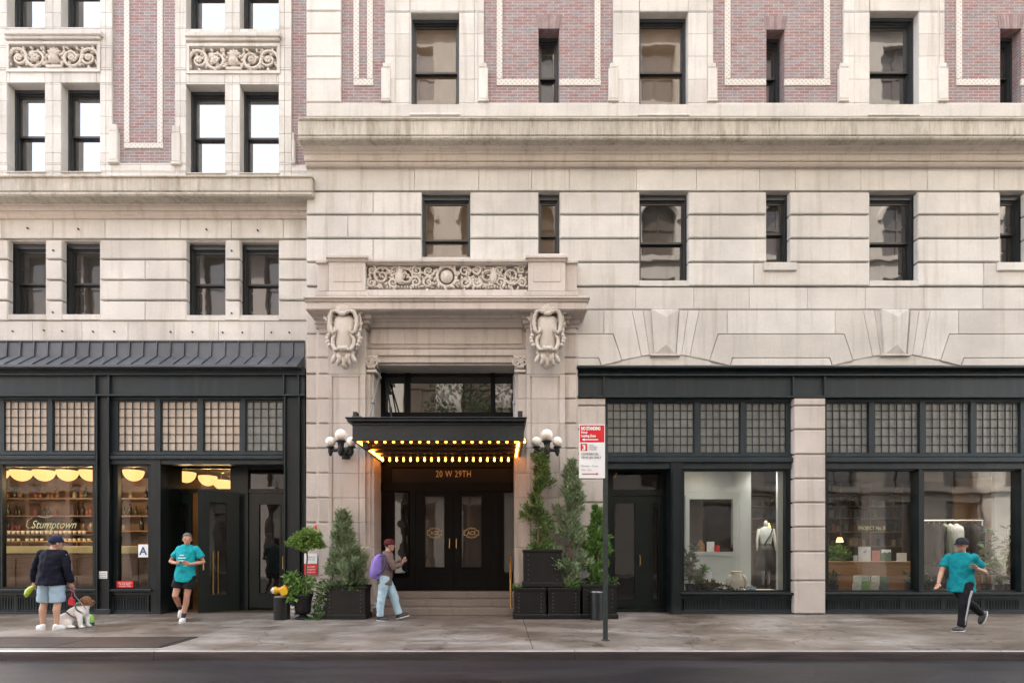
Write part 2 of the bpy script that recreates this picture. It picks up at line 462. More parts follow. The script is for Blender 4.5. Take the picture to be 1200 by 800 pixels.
# ------------------------------------------------------------------ ground
KERB_Y = -4.31
def ground():
    mb = MB()                                     # pavement flags, laid with narrow open joints over a bed
    xs = [-40, -22.1, -16.5, -10.8, -5.14, .5, 6.15, 11.8, 17.4, 40]
    for a, b in zip(xs, xs[1:]):
        mb.cbox(a+.006, b-.006, KERB_Y+.15, 1.6, -.06, 0, .004)
    m, t, out = nodes('pavement_concrete')
    pos = world_pos(t)
    f = noise(t, pos, .55, 6, .65); g = noise(t, pos, 9, 5, .7); h = noise(t, pos, 1.0, 5, .6, (.5, 1.8, 1))
    c = mix(t, ramp(t, f, .36, .66), (.105,.084,.068), (.245,.222,.200))
    sp = N(t, 'ShaderNodeSeparateXYZ'); t.links.new(pos, sp.inputs[0])
    c = mix(t, ramp(t, sp.outputs[0], 0, 1), c, c)
    c = mix(t, ramp(t, h, .48, .72), c, (.30,.28,.262))
    wt = noise(t, pos, .33, 5, .6); c = mix(t, ramp(t, wt, .47, .56), c, mix(t, 1.0, c, (.70,.64,.58), 'MULTIPLY'))
    ck = N(t, 'ShaderNodeTexVoronoi', feature='DISTANCE_TO_EDGE'); ck.inputs['Scale'].default_value = .42
    wv = N(t, 'ShaderNodeVectorMath', operation='ADD'); nn = N(t, 'ShaderNodeTexNoise'); nn.inputs['Scale'].default_value = 2.2; t.links.new(pos, nn.inputs['Vector']); t.links.new(pos, wv.inputs[0]); t.links.new(nn.outputs['Color'], wv.inputs[1]); t.links.new(wv.outputs[0], ck.inputs['Vector'])
    c = mix(t, ramp(t, ck.outputs['Distance'], .003, .010), mix(t, 1.0, c, (.42,.38,.35), 'MULTIPLY'), c)
    v = N(t, 'ShaderNodeTexVoronoi'); v.inputs['Scale'].default_value = 2.3; v.inputs['Randomness'].default_value = 1
    t.links.new(pos, v.inputs['Vector'])
    c = mix(t, ramp(t, v.outputs['Distance'], .045, .075), (.05,.045,.04), c)      # trodden gum spots
    c = mix(t, 1.0, c, ramp(t, g, .25, .75, (.70,)*3, (1.16,)*3), 'MULTIPLY')
    c = mix(t, 1.0, c, ramp(t, island(t), 0, 1, (.86,.84,.82), (1.06,)*3), 'MULTIPLY')
    bsdf(t, out, c, ramp(t, f, .3, .7, (.32,)*3, (.62,)*3), 0, .45, g, .004)
    kind(mb.build('sidewalk', m), 'structure')
    bed = MB(); bed.box(-60, 60, KERB_Y+.16, 60, -.30, -.045)
    kind(bed.build('pavement_bed', pmat('joint_dirt', (.06,.05,.042), .9, 0, .3, 8)), 'structure')
    kb = MB()
    ks = [-40, -23, -17.2, -11.3, -5.02, 1.1, 7.3, 13.5, 40]
    for a, b in zip(ks, ks[1:]):
        x0, x1 = a+.004, b-.004
        prof = [(KERB_Y+.148,-.3),(KERB_Y+.148,-.002),(KERB_Y+.03,-.002),(KERB_Y+.008,-.012),(KERB_Y,-.035),(KERB_Y-.012,-.3)]
        kb.loft([[(x, y, z) for y, z in prof] for x in (x1, x0)]); kb.m[-8+1] = 2; kb.m[-8+2] = 1
    m2, t2, o2 = nodes('steel_faced_kerb')
    p2 = world_pos(t2)
    cc = mix(t2, ramp(t2, noise(t2, p2, 1.0, 5, .65, (.8,8,8)), .35, .7), (.030,.024,.024), (.075,.062,.062))
    sz = N(t2, 'ShaderNodeSeparateXYZ'); t2.links.new(p2, sz.inputs[0])
    bsdf(t2, o2, cc, .38, .25, .5, noise(t2, p2, 30, 4, .6), .004)
    m4, t4, o4 = nodes('kerb_nose_highlight'); q4 = noise(t4, world_pos(t4), 1.0, 5, .65, (.9,9,9))  # pale colour paints in the highlight along the kerb's steel nose
    bsdf(t4, o4, mix(t4, ramp(t4, q4, .3, .7), (.26,.235,.235), (.46,.43,.435)), .35, .1, .5)
    kind(kb.build('kerb', [m2, m4, m]), 'structure')
    rd = MB(); rd.box(-80, 80, -13.6, KERB_Y-.008, -.5, -.135)
    m3, t3, o3 = nodes('worn_asphalt')
    p3 = world_pos(t3)
    f3 = noise(t3, p3, 1.0, 5, .65, (.25, 1.3, 1)); g3 = noise(t3, p3, 55, 4, .7)
    c3 = mix(t3, ramp(t3, f3, .35, .68), (.0105,.0095,.0115), (.0205,.0185,.0215))
    c3 = mix(t3, 1.0, c3, ramp(t3, g3, .25, .75, (.45,)*3, (1.6,)*3), 'MULTIPLY')
    bsdf(t3, o3, c3, ramp(t3, f3, .3, .7, (.34,)*3, (.52,)*3), 0, .45, g3, .006)
    kind(rd.build('road', m3), 'structure')
    fs = MB(); fs.box(-80, 80, -18.2, -13.6, -.5, 0)
    kind(fs.build('far_pavement', m), 'structure')
    # dark steel cellar hatch set in the pavement
    t_ = thing('cellar_hatch', 'flat dark brown steel cellar hatch let into the sidewalk by the kerb', 'hatch', (-8.6, -3.7, 0))
    hb = MB(); Ya, Yb_ = -4.02, -3.19
    for i in range(4):
        a = -11.6 + i*1.62
        hb.cbox(a+.01, a+1.61, Ya, Yb_, .001, .012, .003)
    hb.build('lid', pmat('rusty_steel_lid', (.050,.034,.030), .5, .3, .3, 3, .003, 40, world=True), t_)
    fb = MB()
    for a, b, c_, d in ((-11.7,-5.06,Ya-.06,Ya-.005),(-11.7,-5.06,Yb_+.005,Yb_+.06),(-5.11,-5.05,Ya-.005,Yb_+.005)):
        fb.box(a, b, c_, d, .0008, .009)
    fb.build('frame', M['iron'], t_)
ground()

# ------------------------------------------------------------------ wall helpers
def cuts(vals, lo, hi): return sorted({round(v, 3) for v in vals if lo < v < hi} | {lo, hi})
def grid_wall(mb, x0, x1, y0, y1, ops, Yf, Yb, jx=(), jy=(), g=0.0):
    """solid wall between pixel bounds with openings left out; with joints every cell is a stone of its own"""
    xs = cuts([o[0] for o in ops]+[o[1] for o in ops]+list(jx), x0, x1)
    ys = cuts([o[2] for o in ops]+[o[3] for o in ops]+list(jy), y0, y1)
    for t, u in zip(ys, ys[1:]):
        run = None
        for a, b in zip(xs, xs[1:]):
            hole = any(o[0]-.01 <= a and b <= o[1]+.01 and o[2]-.01 <= t and u <= o[3]+.01 for o in ops)
            if g:
                if not hole: mb.pb(a+g, b-g, t+g, u-g, Yf, Yb)
                continue
            if hole:
                if run: mb.pb(run[0], run[1], t, u, Yf, Yb); run = None
            else: run = (run[0], b) if run else (a, b)
        if run: mb.pb(run[0], run[1], t, u, Yf, Yb)
def ashlar(mb, x0, x1, y0, y1, ops, Yf, Yb, jx=(), jy=(), g=.22):
    grid_wall(mb, x0, x1, y0, y1, ops, Yf, Yf+.03, jx, jy, g)
    d = sc(Yf)/sc(Yf+.022)
    s = lambda v, c: c + (v-c)*d
    grid_wall(mb, s(x0,VX), s(x1,VX), s(y0,VY), s(y1,VY), [(s(o[0],VX), s(o[1],VX), s(o[2],VY), s(o[3],VY)) for o in ops], Yf+.022, Yb)
def course(mb, xs, t, u, Yf, Yb, g=.25, c=0.012):
    for a, b in zip(xs, xs[1:]): mb.pb(a+g, b-g, t+.98, u-.98, Yf, Yb, c)

def sash_window(parent, a, b, t, u, Yw, rev, wl=5, wr=5, wt=8, rail=.5, glass='pane'):
    """double-hung window behind a reveal: a..b, t..u is the masonry opening (pixels on wall plane Yw)"""
    Y0 = Yw + rev
    x0, x1, z0, z1 = PX(a,Yw), PX(b,Yw), PZ(u,Yw), PZ(t,Yw)
    fr = MB()
    def ring(mb, X0, X1, Z0, Z1, wx, wz0, wz1, y0, y1):
        mb.box(X0, X0+wx, y0, y1, Z0, Z1); mb.box(X1-wx, X1, y0, y1, Z0, Z1)
        mb.box(X0+wx, X1-wx, y0, y1, Z1-wz1, Z1); mb.box(X0+wx, X1-wx, y0, y1, Z0, Z0+wz0)
    e = .004
    X0, X1, Z0, Z1 = x0-.03, x1+.03, z0-.01, z1+.03
    ring(fr, X0, X1, Z0, Z1, .03+.038, .035, .03+.075, Y0, Y0+.22)
    ring(fr, X0+.068, X1-.068, Z0+.035, Z1-.105, .020, .012, .03, Y0+.045, Y0+.2)
    win = fr.build('window', M['bronze'], parent)
    ix0, ix1, iz0, iz1 = X0+.088+e, X1-.088-e, Z0+.047+e, Z1-.135-e
    zm = iz1 + (iz0-iz1)*rail
    for (za, zb, ya) in ((zm-.02, iz1, Y0+.065), (iz0, zm+.02, Y0+.115)):
        sm = MB(); ring(sm, ix0, ix1, za, zb, .032, .045, .04, ya, ya+.042)
        sh = sm.build('sash', M['sash'], win)
        pm = MB(); pm.box(ix0+.029, ix1-.029, ya+.018, ya+.026, za+.04, zb-.036)
        pm.build('pane', M[glass], win)
    return win

# carved ornament -----------------------------------------------------------------------------
def spiral(mb, cx, cz, Y, r, turns=1.6, a0=0, hand=1, w=.03, n=26, lift=0.0):
    pts, rad = [], []
    for i in range(n):
        f = i/(n-1)
        a = a0 + hand*turns*2*math.pi*f
        q = r*(1-.86*f)
        pts.append((cx+q*math.cos(a), Y-lift*f, cz+q*math.sin(a))); rad.append(w*(1-.45*f))
    mb.tube(pts, rad, 6, dome=True)
def leaf3d(mb, x, z, Y, ang, L, wdt):
    rot = Matrix.Rotation(-ang, 3, 'Y')
    mb.ball((x+math.cos(ang)*L*.5, Y, z+math.sin(ang)*L*.5), L*.5, wdt*.6, wdt*.5, 8, 6, rot=rot)
def rosette(mb, x, z, Y, r):
    for i in range(6):
        a = i*math.pi/3
        mb.ball((x+math.cos(a)*r*.55, Y, z+math.sin(a)*r*.55), r*.42, r*.30, r*.42, 8, 6)
    mb.ball((x, Y-r*.15, z), r*.32, r*.3, r*.32, 8, 6)

# ------------------------------------------------------------------ LEFT BUILDING (upper floors)
YL = .30
left = thing('brick_building', 'cream stone and brick building on the left with an iron cafe front', 'building', (-9, YL, 0))
Lw = MB()
L0, L1 = -120, 366
w_up = [(8,52.5,97,200.5),(71.5,117,97,200.5),(218,263.5,99,202),(281,326.5,99,202)]
w_top = [(8,52.5,-75,32),(71.5,117,-75,32),(218,263.5,-73,34),(281,326.5,-73,34)]
w_low = [(9,53.5,283,374),(72.5,117,283,374),(218.5,264,284,375),(281,326.5,284,375)]
bricks = [(131,205,-160,191),(341.5,366,-160,193)]
jyu = [-40,-12,15,82.5,118,136.5,157,179,200.5]
ashlar(Lw, L0, L1, -160, 206, w_up+w_top+bricks+[(11,113,53.5,79.5),(222.5,324,56,82)], YL, YL+.5, [62,124,165,211,272,333.5,-40], [q for q in jyu])
# sill band, carved panel frames
for a, b, t in ((4,118,35),(216,328,37)):
    Lw.pb(a, b, t, t+5, YL-.10, YL, .015); Lw.pb(a+1, b-1, t+5.4, t+10, YL-.06, YL, .012)
for a, b, t, u in ((7,117,48.5,84),(218.5,328,51,86)):
    Lw.ring(a, b, t, u, 3, YL-.025, YL-.001)
for a, b, t, u in ((127,137,153,187),(200.5,210.5,155,189),(341.7,345,163,188)):
    Lw.pb(a, b, t, u, YL-.05, YL+.06, .015); Lw.pb(a+.6, b-.6, t-8, t, YL-.02, YL+.06, .012); Lw.pb(a-1, b+1, u, u+3, YL-.06, YL+.06, .01)
# frieze course under the cornice and rusticated floor
course(Lw, [-120,-25,2,62,123,211,271,332,366], 256, 280, YL-.005, YL+.08, .2, .006)
cols = [(-120,9),(53.5,72.5),(117,218.5),(264,281),(326.5,366)]
for i, (t, u) in enumerate(((280,303.7),(303.7,327.8),(327.8,351.8),(351.8,376))):
    for a, b in cols:
        xs = [a, b]
        if b-a > 60 and i % 2: xs = [a, (a+b)/2+2, b]
        course(Lw, xs, t, u, YL-.035, YL+.1, .15, .018)
ashlar(Lw, L0, L1, 206, 376, w_low, YL+.075, YL+.5)
ashlar(Lw, L0, L1, 376, 432, [], YL, YL+.5, [-30,38,96,150,204,256,310], [])
for a, b, t, u in w_low: Lw.pb(a-.5, b+.5, u-6, u+.6, YL-.02, YL+.4, .01)      # sills
for a, b, t, u in w_up: Lw.pb(a-1, b+1, u, u+1.2, YL-.03, YL+.3, .006)
Lw.build('wall', M['stone'], left)
# old anchor holes
hb = MB()
for x, y in ((15,388),(51.5,387),(73,388),(109,388.5),(134,388.5),(200,389),(225.5,389),(261,389.5),(284,389.5),(318,389.5),(339,389.5),(32.5,267.5),(92,268.5),(242,269),(302,270),(62.5,293.5),(62,366),(271.5,294),(271.5,367)):
    x0, z0 = PX(x,YL-.04), PZ(y,YL-.04)
    hb.lathe([(.02, 0),(.02, .03),(.001,.031)], 0, 0, 8)
    n = 3*8
    for i in range(len(hb.v)-n, len(hb.v)):
        p = hb.v[i]; hb.v[i] = (x0+p[0], YL-.03-p[2]-.0, z0+p[1])
hb.build('anchor_bolt', pmat('rusty_bolt', (.07,.05,.04), .7, .3, .2), left)
for a, b, t, u in bricks:
    bb = MB(); bb.pb(a-.5, b+.5, t, u+.3, YL+.05, YL+.45); bb.build('brick_panel', M['brick'], left)
sm = MB()
for a in (145, 184): sm.pb(a, a+6.4, -160, 167, YL+.028, YL+.06, .006)
sm.pb(145, 191, 167.2, 173.5, YL+.028, YL+.06, .006)
sm.build('inset_strip', M['strip'], left)
cm = MB()
for (t, u, Y, c) in ((205,207.2,-.16,.02),(207.4,224,-.12,.02),(224.2,229,-.17,.03)):
    cm.pb(-140, 366, t, u, Y, YL+.02, c)
cm.build('cornice', M['stone_moss'], left)
cm = MB()
for (t, u, Y, c) in ((229.2,231.3,-.06,.03),(231.5,233.8,.0,.03),(234,236.3,.06,.03),(236.5,239.6,.11,.03),(240,246,.17,.02),(246.3,252.5,.22,.03),(252.7,255.8,.25,.012)):
    cm.pb(-140, 366, t, u, Y, YL+.02, c)
cm.build('cornice_moulding', M['stone_soffit'], left)
for a, b, t, u in ((11,113,53.5,79.5),(222.5,324,56,82)):
    fm = MB(); fm.pb(a-.3, b+.3, t-.3, u+.3, YL+.11, YL+.3)
    Yc = YL+.035
    cx, cz = PX((a+b)/2,YL), PZ((t+u)/2,YL); H = (u-t)*sc(YL); Wd = (b-a)*sc(YL)
    for s in (-1, 1):
        for k, q in enumerate((.205, .40)):
            x = cx+s*q*Wd
            spiral(fm, x, cz, Yc, H*.46, 1.5, (0 if s > 0 else math.pi), s*(1 if k else -1), .042)
            rosette(fm, x, cz, Yc-.02, H*.17)
            for j in range(7):
                an = j*.9+k; leaf3d(fm, x+math.cos(an)*H*.44, cz+math.sin(an)*H*.40, Yc, an+.9, .11, .06)
        for j in range(4):
            leaf3d(fm, cx+s*(.10+.02*j)*Wd*.7, cz+(-.3+.2*j)*H, Yc, (.5+.3*j) if s > 0 else math.pi-.5-.3*j, .14, .06)
    fm.lathe([(.03, cz-H*.32),(.10, cz-H*.22),(.13, cz-H*.05),(.08, cz+H*.08),(.11, cz+H*.14)], cx, Yc+.02, 12)
    fm.pb((a+b)/2-9, (a+b)/2+9, u-4, u-.5, YL-.02, YL+.1, .01)
    for j in range(5): leaf3d(fm, cx, cz+H*.14, Yc, math.pi/2+(j-2)*.5, .19, .07)
    rq = random.Random(3)
    for j in range(60): leaf3d(fm, cx+rq.uniform(-.46,.46)*Wd, cz+rq.uniform(-.4,.4)*H, Yc+.035, rq.uniform(0,6.28), rq.uniform(.10,.17), rq.uniform(.05,.08))
    fm.build('carved_panel', M['carve'], left, smooth=True)
for a, b, t, u in w_top+w_up: sash_window(left, a, b, t, u, YL, .20, glass='pane_sky')
for a, b, t, u in w_low: sash_window(left, a, b, t, u-6.5, YL, .17)

# ------------------------------------------------------------------ RIGHT BUILDING (upper floors)
hot = thing('hotel_building', 'large cream stone and red brick hotel front with a carved entrance portico', 'building', (4, 0, 0))
Hw = MB()
H1 = 1420
W3 = [(481.5,538,15,132.5),(749.5,806.5,14,133),(1019.5,1077,13,133),(1290,1346,13,133)]
N3 = [(631,655.5,34,121),(898,919.5,35,121),(1172,1197,34,121)]
W2 = [(494,551,226,301),(749.5,807,226,335),(1019,1076,226,335),(1290,1346,226,335)]
N2 = [(631,656,226,297),(898,926,226,307),(1172,1203,226,307)]
BR = [(399.5,451,-160,120.5),(567,718.5,-160,120.5),(836,989,-160,120.5),(1107,1258,-160,120.5)]
jyh = [-80,-40,-12,15,40,66,93,120.5]
ashlar(Hw, 359, H1, -160, 138, W3+BR, 0, .5, [430,463,480,556,560,640,690,731,749,829,905,947,1001,1019,1101,1160,1258], jyh)
for t, u in ((-67,-40),(-40,-13.4),(-13.4,13.2),(13.2,40),(40,66.7),(66.7,93.3),(93.3,120)):
    course(Hw, [359,399.5], t, u, -.02, .04, .1, .014)
for x, d in ((451.5,1),(567,-1),(718.5,1),(836,-1),(989,1),(1107,-1)):
    a, b = (x-5, x+6) if d > 0 else (x-6, x+5)
    Hw.pb(a, b, 79, 115.5, -.032, .06, .012); Hw.pb(a-.6, b+.6, 115.6, 118, -.04, .06, .008)
    Hw.pb(a+(2 if d > 0 else 0), b-(0 if d > 0 else 2), 73, 79, -.03, .06, .016)
    q = x + (12 if d > 0 else -8)
    Hw.pb(q-.4*0, q+.9, -160, 119, -.004, .02)                       # thin fillet down the pier
Hw.pb(359, H1, 122, 136.5, -.015, .05, .01)
for a, b, t, u in W3: Hw.pb(a-1.5, b+1.5, u-.5, u+2, -.04, .3, .008)
# frieze course, rusticated floor
course(Hw, [359,486,561,623,667,746,816,890,932,1009,1087,1165,1225,1300,1420], 196.5, 224, -.005, .08, .18, .006)
ashlar(Hw, 359, H1, 196, 337, W2+N2, .075, .5)
for i, (t, u) in enumerate(((224,251.3),(251.3,279.2),(279.2,307),(307,335.3))):
    segs = [(359,494),(551,631),(656,749.5),(807,898),(926,1019),(1076,1172),(1203,1290),(1346,1420)]
    if i == 3: segs = [(359,749.5),(807,1019),(1076,1290),(1346,1420)]
    for k, (a, b) in enumerate(segs):
        xs = [a, b]
        if b-a > 125: xs = [a, a+(b-a)*(.36 if i % 2 else .58), b]
        course(Hw, xs, t, u, -.035, .1, .12, .018)
for a, b, t, u in N2: Hw.pb(a-2, b+8, u, u+9.5, -.085, .2, .012); Hw.pb(a+3, b+2, u+9.5, u+11, -.05, .05, .006)
for a, b, t, u in W2[1:]: Hw.pb(a-.2, b+.2, 328.4, 335, -.02, .3, .008)
Hw.pb(677, H1, 337, 363, .012, .5); Hw.pb(359, 677, 337, 428, .012, .5)
course(Hw, [359,460,560,660,745,813,878,946,1014,1083,1152,1230,1310,1420], 335.8, 362.8, -.006, .08, .2, .008)
# flat-arch voussoirs over the shop fronts
Hw.pb(677, H1, 363, 432, .03, .5)
CS = [510, 780, 1051, 1322]
def clip_left(poly, x): return [(max(x, a), b) for a, b in poly]
for i, c in enumerate(CS):
    if i:
        for s in (1, -1):
            for p in ([(16.5,363.7),(26,363.7),(18.5,415.3),(12.6,414.6)], [(26.6,363.7),(39,363.7),(28.2,417),(19,415.4)],
                      [(39.6,363.7),(72,363.7),(72,390.6),(61.2,390.6),(51,421.5),(28.8,417.2)]):
                Hw.ext([(c+s*a, b) for a, b in p], -.006, .05)
        kz = [(c-16,361),(c+16,361),(c+12.3,414),(c-12.3,414)]
        Yk = -.09; P = [(PX(a,Yk),PZ(b,Yk)) for a, b in kz]
        vs = [(x,-.05,z) for x,z in P] + [(x,.04,z) for x,z in P] + [(PX(c+1,-.11),-.11,PZ(371,-.11)), (PX(c+.5,-.11),-.11,PZ(403,-.11))]
        Hw.add(vs, [(0,1,5,4),(1,2,6,5),(2,3,7,6),(3,0,4,7),(0,8,1),(1,8,9,2),(2,9,3),(3,9,8,0)])
        Hw.pb(c-17.5, c+17.5, 414.5, 416.5, -.06, .04, .006)
    n = CS[i+1] if i+1 < len(CS) else 1600
    lo = 677.3 if i == 0 else None
    A = [(c+72.6,363.7),(n-72.6,363.7),(n-72.6,390.6),(c+72.6,390.6)]
    B = [(c+62,391.6),(n-62,391.6),(n-51.8,422.2),(n-75,427.7),(n-78,418.6),(c+78,418.6),(c+75,427.7),(c+51.8,422.2)]
    C = [(c+79.2,419.6),(n-79.2,419.6),(n-76.4,427.7),(c+76.4,427.7)]
    if i == 0:
        A = [(677,363.7),(n-72.6,363.7),(n-72.6,390.6),(677,390.6)]
        B = [(677,391.6),(n-62,391.6),(n-51.8,422.2),(n-75,427.7),(n-78,418.6),(677,418.6)]
        C = [(677,419.6),(n-79.2,419.6),(n-76.4,427.7),(677,427.7)]
    if n == 1600: A = [(c+72.6,363.7),(1420,363.7),(1420,390.6),(c+72.6,390.6)]; B = [(c+62,391.6),(1420,391.6),(1420,418.6),(c+78,418.6),(c+75,427.7),(c+51.8,422.2)]; C = [(c+79.2,419.6),(1420,419.6),(1420,427.7),(c+76.4,427.7)]
    for p, jn in ((A,(.33,.62)),(B,(.2,.36,.78)),(C,())):
        Hw.ext(p, -.006, .05)
    if i:                                                            # tympanum of the shallow arch
        arc = [(c-56,427.7)] + [(c-50+100*k/10, 422-6.3*math.sin(math.pi*k/10)**.8) for k in range(11)] + [(c+56,427.7)]
        Hw.ext(arc, .012, .05)
Hw.build('wall', M['stone'], hot)
for (a, b, t, u), nw in zip(BR, (None,)+tuple(N3)):
    bb = MB()
    grid_wall(bb, a-.4, b+.4, t, u+.3, [nw] if nw else [], .05, .5)
    bb.build('brick_panel', M['brick'], hot)
    if nw:                                                           # fanned brick lintel
        fm = MB(); c = (nw[0]+nw[1])/2; hw = (nw[1]-nw[0])/2
        for k in range(9):
            f0, f1 = -1+2*k/9, -1+2*(k+1)/9
            fm.ext([(c+(hw+3.5)*f0+.25, nw[2]-16),(c+(hw+3.5)*f1-.25, nw[2]-16),(c+(hw+1)*f1-.2, nw[2]-.3),(c+(hw+1)*f0+.2, nw[2]-.3)], .043, .07)
        fm.build('brick_lintel', pmat('lintel_brick', (.225,.165,.162), .8, 0, .2, 6, isl=.25), hot)
def strips(l, r, nw=None):
    for a in (l, r): s_ = MB(); s_.pb(a, a+6.8, -160, 92, .026, .06, .006); s_.build('inset_strip', M['strip'], hot)
    for a, b in (((l, nw[0]),(nw[1], r+7.4)) if nw else ((l, r+7.4),)): s_ = MB(); s_.pb(a, b, 92.2, 100, .026, .06, .006); s_.build('inset_strip', M['strip'], hot)
strips(414, 430); strips(582, 697, N3[0]); strips(849.5, 966, N3[1]); strips(1121, 1236, N3[2])
cm = MB()
for (t, u, Y, c) in ((136.7,140,-.47,.025),(140.2,158.6,-.43,.02),(158.8,163,-.47,.03)):
    x0 = PX(349,Y); cm.cbox(x0, PX(1440), Y, .02, PZ(u,Y), PZ(t,Y), c)
cm.build('cornice', M['stone_moss'], hot)
cm = MB()
for (t, u, Y, c, l) in ((163.2,166.3,-.37,.03,350.5),(166.5,169.3,-.32,.03,351.5),(169.5,172.3,-.27,.03,353),(172.5,175.5,-.22,.03,354.5),(175.7,179.6,-.185,.02,355.5),(180,188,-.15,.02,356.5),(188.2,193.5,-.12,.04,357.5),(193.7,196.2,-.05,.02,358.5)):
    x0 = PX(l,Y); cm.cbox(x0, PX(1440), Y, .02, PZ(u,Y), PZ(t,Y), c)
cm.build('cornice_moulding', M['stone_soffit'], hot)
for i, (a, b, t, u) in enumerate(W3): sash_window(hot, a, b, t, u, 0, .16, glass='pane_curtain' if i in (0, 1) else 'pane')
for a, b, t, u in N3: sash_window(hot, a, b, t, u, .05, .22)
sash_window(hot, 494, 551, 226, 322, 0, .14, glass='pane_curtain')
for a, b, t, u in W2[1:]: sash_window(hot, a, b, t, u-6.6, 0, .14)
for a, b, t, u in N2: sash_window(hot, a, b, t, u+(14 if a == 631 else 0), 0, .14, glass='pane_curtain' if a == 631 else 'pane')

# ------------------------------------------------------------------ PORTICO (part of the hotel)
pm = MB()
YP = -.25                                                           # pilaster face
def q(a, b, t, u, Yf, Yb=.02, c=.01): pm.pb(a, b, t, u, Yf, Yb, c)
ROWS = [363,391.3,419,438,467,496,525,554,583,612,641,679,719.5]
# rusticated quoins either side of the portico
for i, (t, u) in enumerate(zip(ROWS, ROWS[1:])):
    if i < 2: course(pm, [359, 372], t, u, -.035, .3, .1, .015)
    else:
        e = 0 if i % 2 else 2
        course(pm, [358.6, 371.5+e], t, u, -.035, .3, .1, .015)
    course(pm, [371+(0 if i % 2 else 2), 386], t, u, -.13, .02, .1, .014)
    course(pm, [660, 675.5], t, u, -.13, .02, .1, .014)
    course(pm, [675, 677.5], t, u, -.035, .02, .05, .01)
pm.pb(370.5, 386, 384, 720, -.085, .02); pm.pb(660, 676.6, 384, 720, -.085, .02); pm.pb(359, 372, 363, 720, .03, .3)
# pilaster shafts with sunk panels
for a, b, base in ((384.5,428,1),(617,662,1)):
    for t, u in zip(ROWS[3:-1], ROWS[4:]):
        pm.pb(a, b, t+.12, u-.12, YP+.03, .02, .004)
        pm.pb(a, a+4.5, t+.12, u-.12, YP, YP+.05, .008); pm.pb(b-6, b, t+.12, u-.12, YP, YP+.05, .008)
        pm.pb(a+6.2, b-8, t+.12, u-.12, YP+.016, YP+.05, .006)
    pm.pb(a, b, 363, 437.8, YP, .02); pm.pb(a+4.6, b-6.1, 437.9, 441, YP+.004, YP+.05, .006)
    pm.pb(a-1.5, b+1.5, 709, 722.5, YP-.05, .02, .015); pm.pb(a-.8, b+.8, 704.5, 709, YP-.025, .02, .02)
    for s0, s1, Y in ((a-2,b+2,YP-.04),(a-4,b+5,YP-.10),(a-6,b+7,YP-.17)):
        k = {(a-2):(379,384),(a-4):(373,379),(a-6):(365,373)}[s0]
        pm.pb(s0, s1, k[0], k[1]-.2, Y, .02, .02)
# outer wings under the cornice
for a, b in ((371,386),(660,677)):
    for (t, u, Y) in ((379,384,-.17),(373,378.8,-.23),(366,372.8,-.30)): pm.pb(a-(.5+(-.13-Y)*22 if a < 500 else 0), b+(0 if a < 500 else (-.13-Y)*22), t, u, Y, .02, .02)
# entablature between the pilasters
q(427, 618, 365, 371, -.36, .02, .02); q(427, 618, 371.2, 376, -.22, .02, .02); q(427, 618, 376.2, 383, -.16, .02, .015)
q(427, 618, 383, 406, -.05, .02, 0)
for a, b in zip([434,474,520,571,612], [474,520,571,612]): q(a+.1, b-.1, 385, 403, -.08, -.03, .006)
q(427, 618, 406.2, 408, -.14, .02, .01); q(427, 618, 408.2, 416.3, -.11, .75, .01)
# main cornice
for (t, u, Y, a, b) in ((346.5,349.5,-.72,355,691.5),(349.7,353,-.68,356.5,690),(353.2,362.5,-.64,358,688.5),(362.7,364.5,-.58,360,686)):
    q(a, b, t, u, Y, .02, .02)
# balustrade
q(381.5, 431, 298.5, 302, -.42, .02, .012); q(383, 429.5, 302.2, 306, -.38, .02, .02); q(385, 428, 306, 341, -.34, .02)
q(382, 431, 341, 346.6, -.40, .02, .015); q(391, 423, 312, 330, -.352, -.33, .006)
q(616, 665.5, 298.5, 302, -.42, .02, .012); q(617.5, 664, 302.2, 306, -.38, .02, .02); q(619, 662.5, 306, 341, -.34, .02)
q(616, 665.5, 341, 346.6, -.40, .02, .015); q(625, 657, 312, 330, -.352, -.33, .006)
q(370, 383, 304, 308, -.25, .02, .012); q(371.5, 385, 308, 341, -.2, .02); q(369.5, 383, 341, 346.6, -.27, .02, .012)
q(664, 677.5, 304, 308, -.25, .02, .012); q(662, 676, 308, 341, -.2, .02); q(664, 678, 341, 346.6, -.27, .02, .012)
q(429, 618, 303, 306.5, -.36, .02, .012); q(429, 618, 306.7, 309.3, -.30, .02, .012); q(429, 618, 309.3, 339.3, -.11, .02)
q(429, 618, 339.3, 346.6, -.34, .02, .01)
# jambs and lintel of the doorway
for t, u in zip(ROWS[3:-1], ROWS[4:]):
    pm.pb(428, 438.3, t+.1, u-.1, -.10, .62, .006); pm.pb(603, 617.2, t+.1, u-.1, -.10, .62, .006)
    pm.pb(428.2, 434, t+.1, u-.1, -.16, -.08, .01); pm.pb(607, 617, t+.1, u-.1, -.16, -.08, .01)
pm.pb(427.6, 438.4, 708, 722, -.19, .3, .01); pm.pb(602.8, 617.4, 708, 722, -.19, .3, .01)
pm.pb(428, 617, 416.3, 424.5, -.06, .75, 0)
pm.pb(428, 437.9, 417, 439, -.09, .62); pm.pb(603.3, 617, 417, 439, -.09, .62)
pm.build('portico', M['stone_low'], hot)
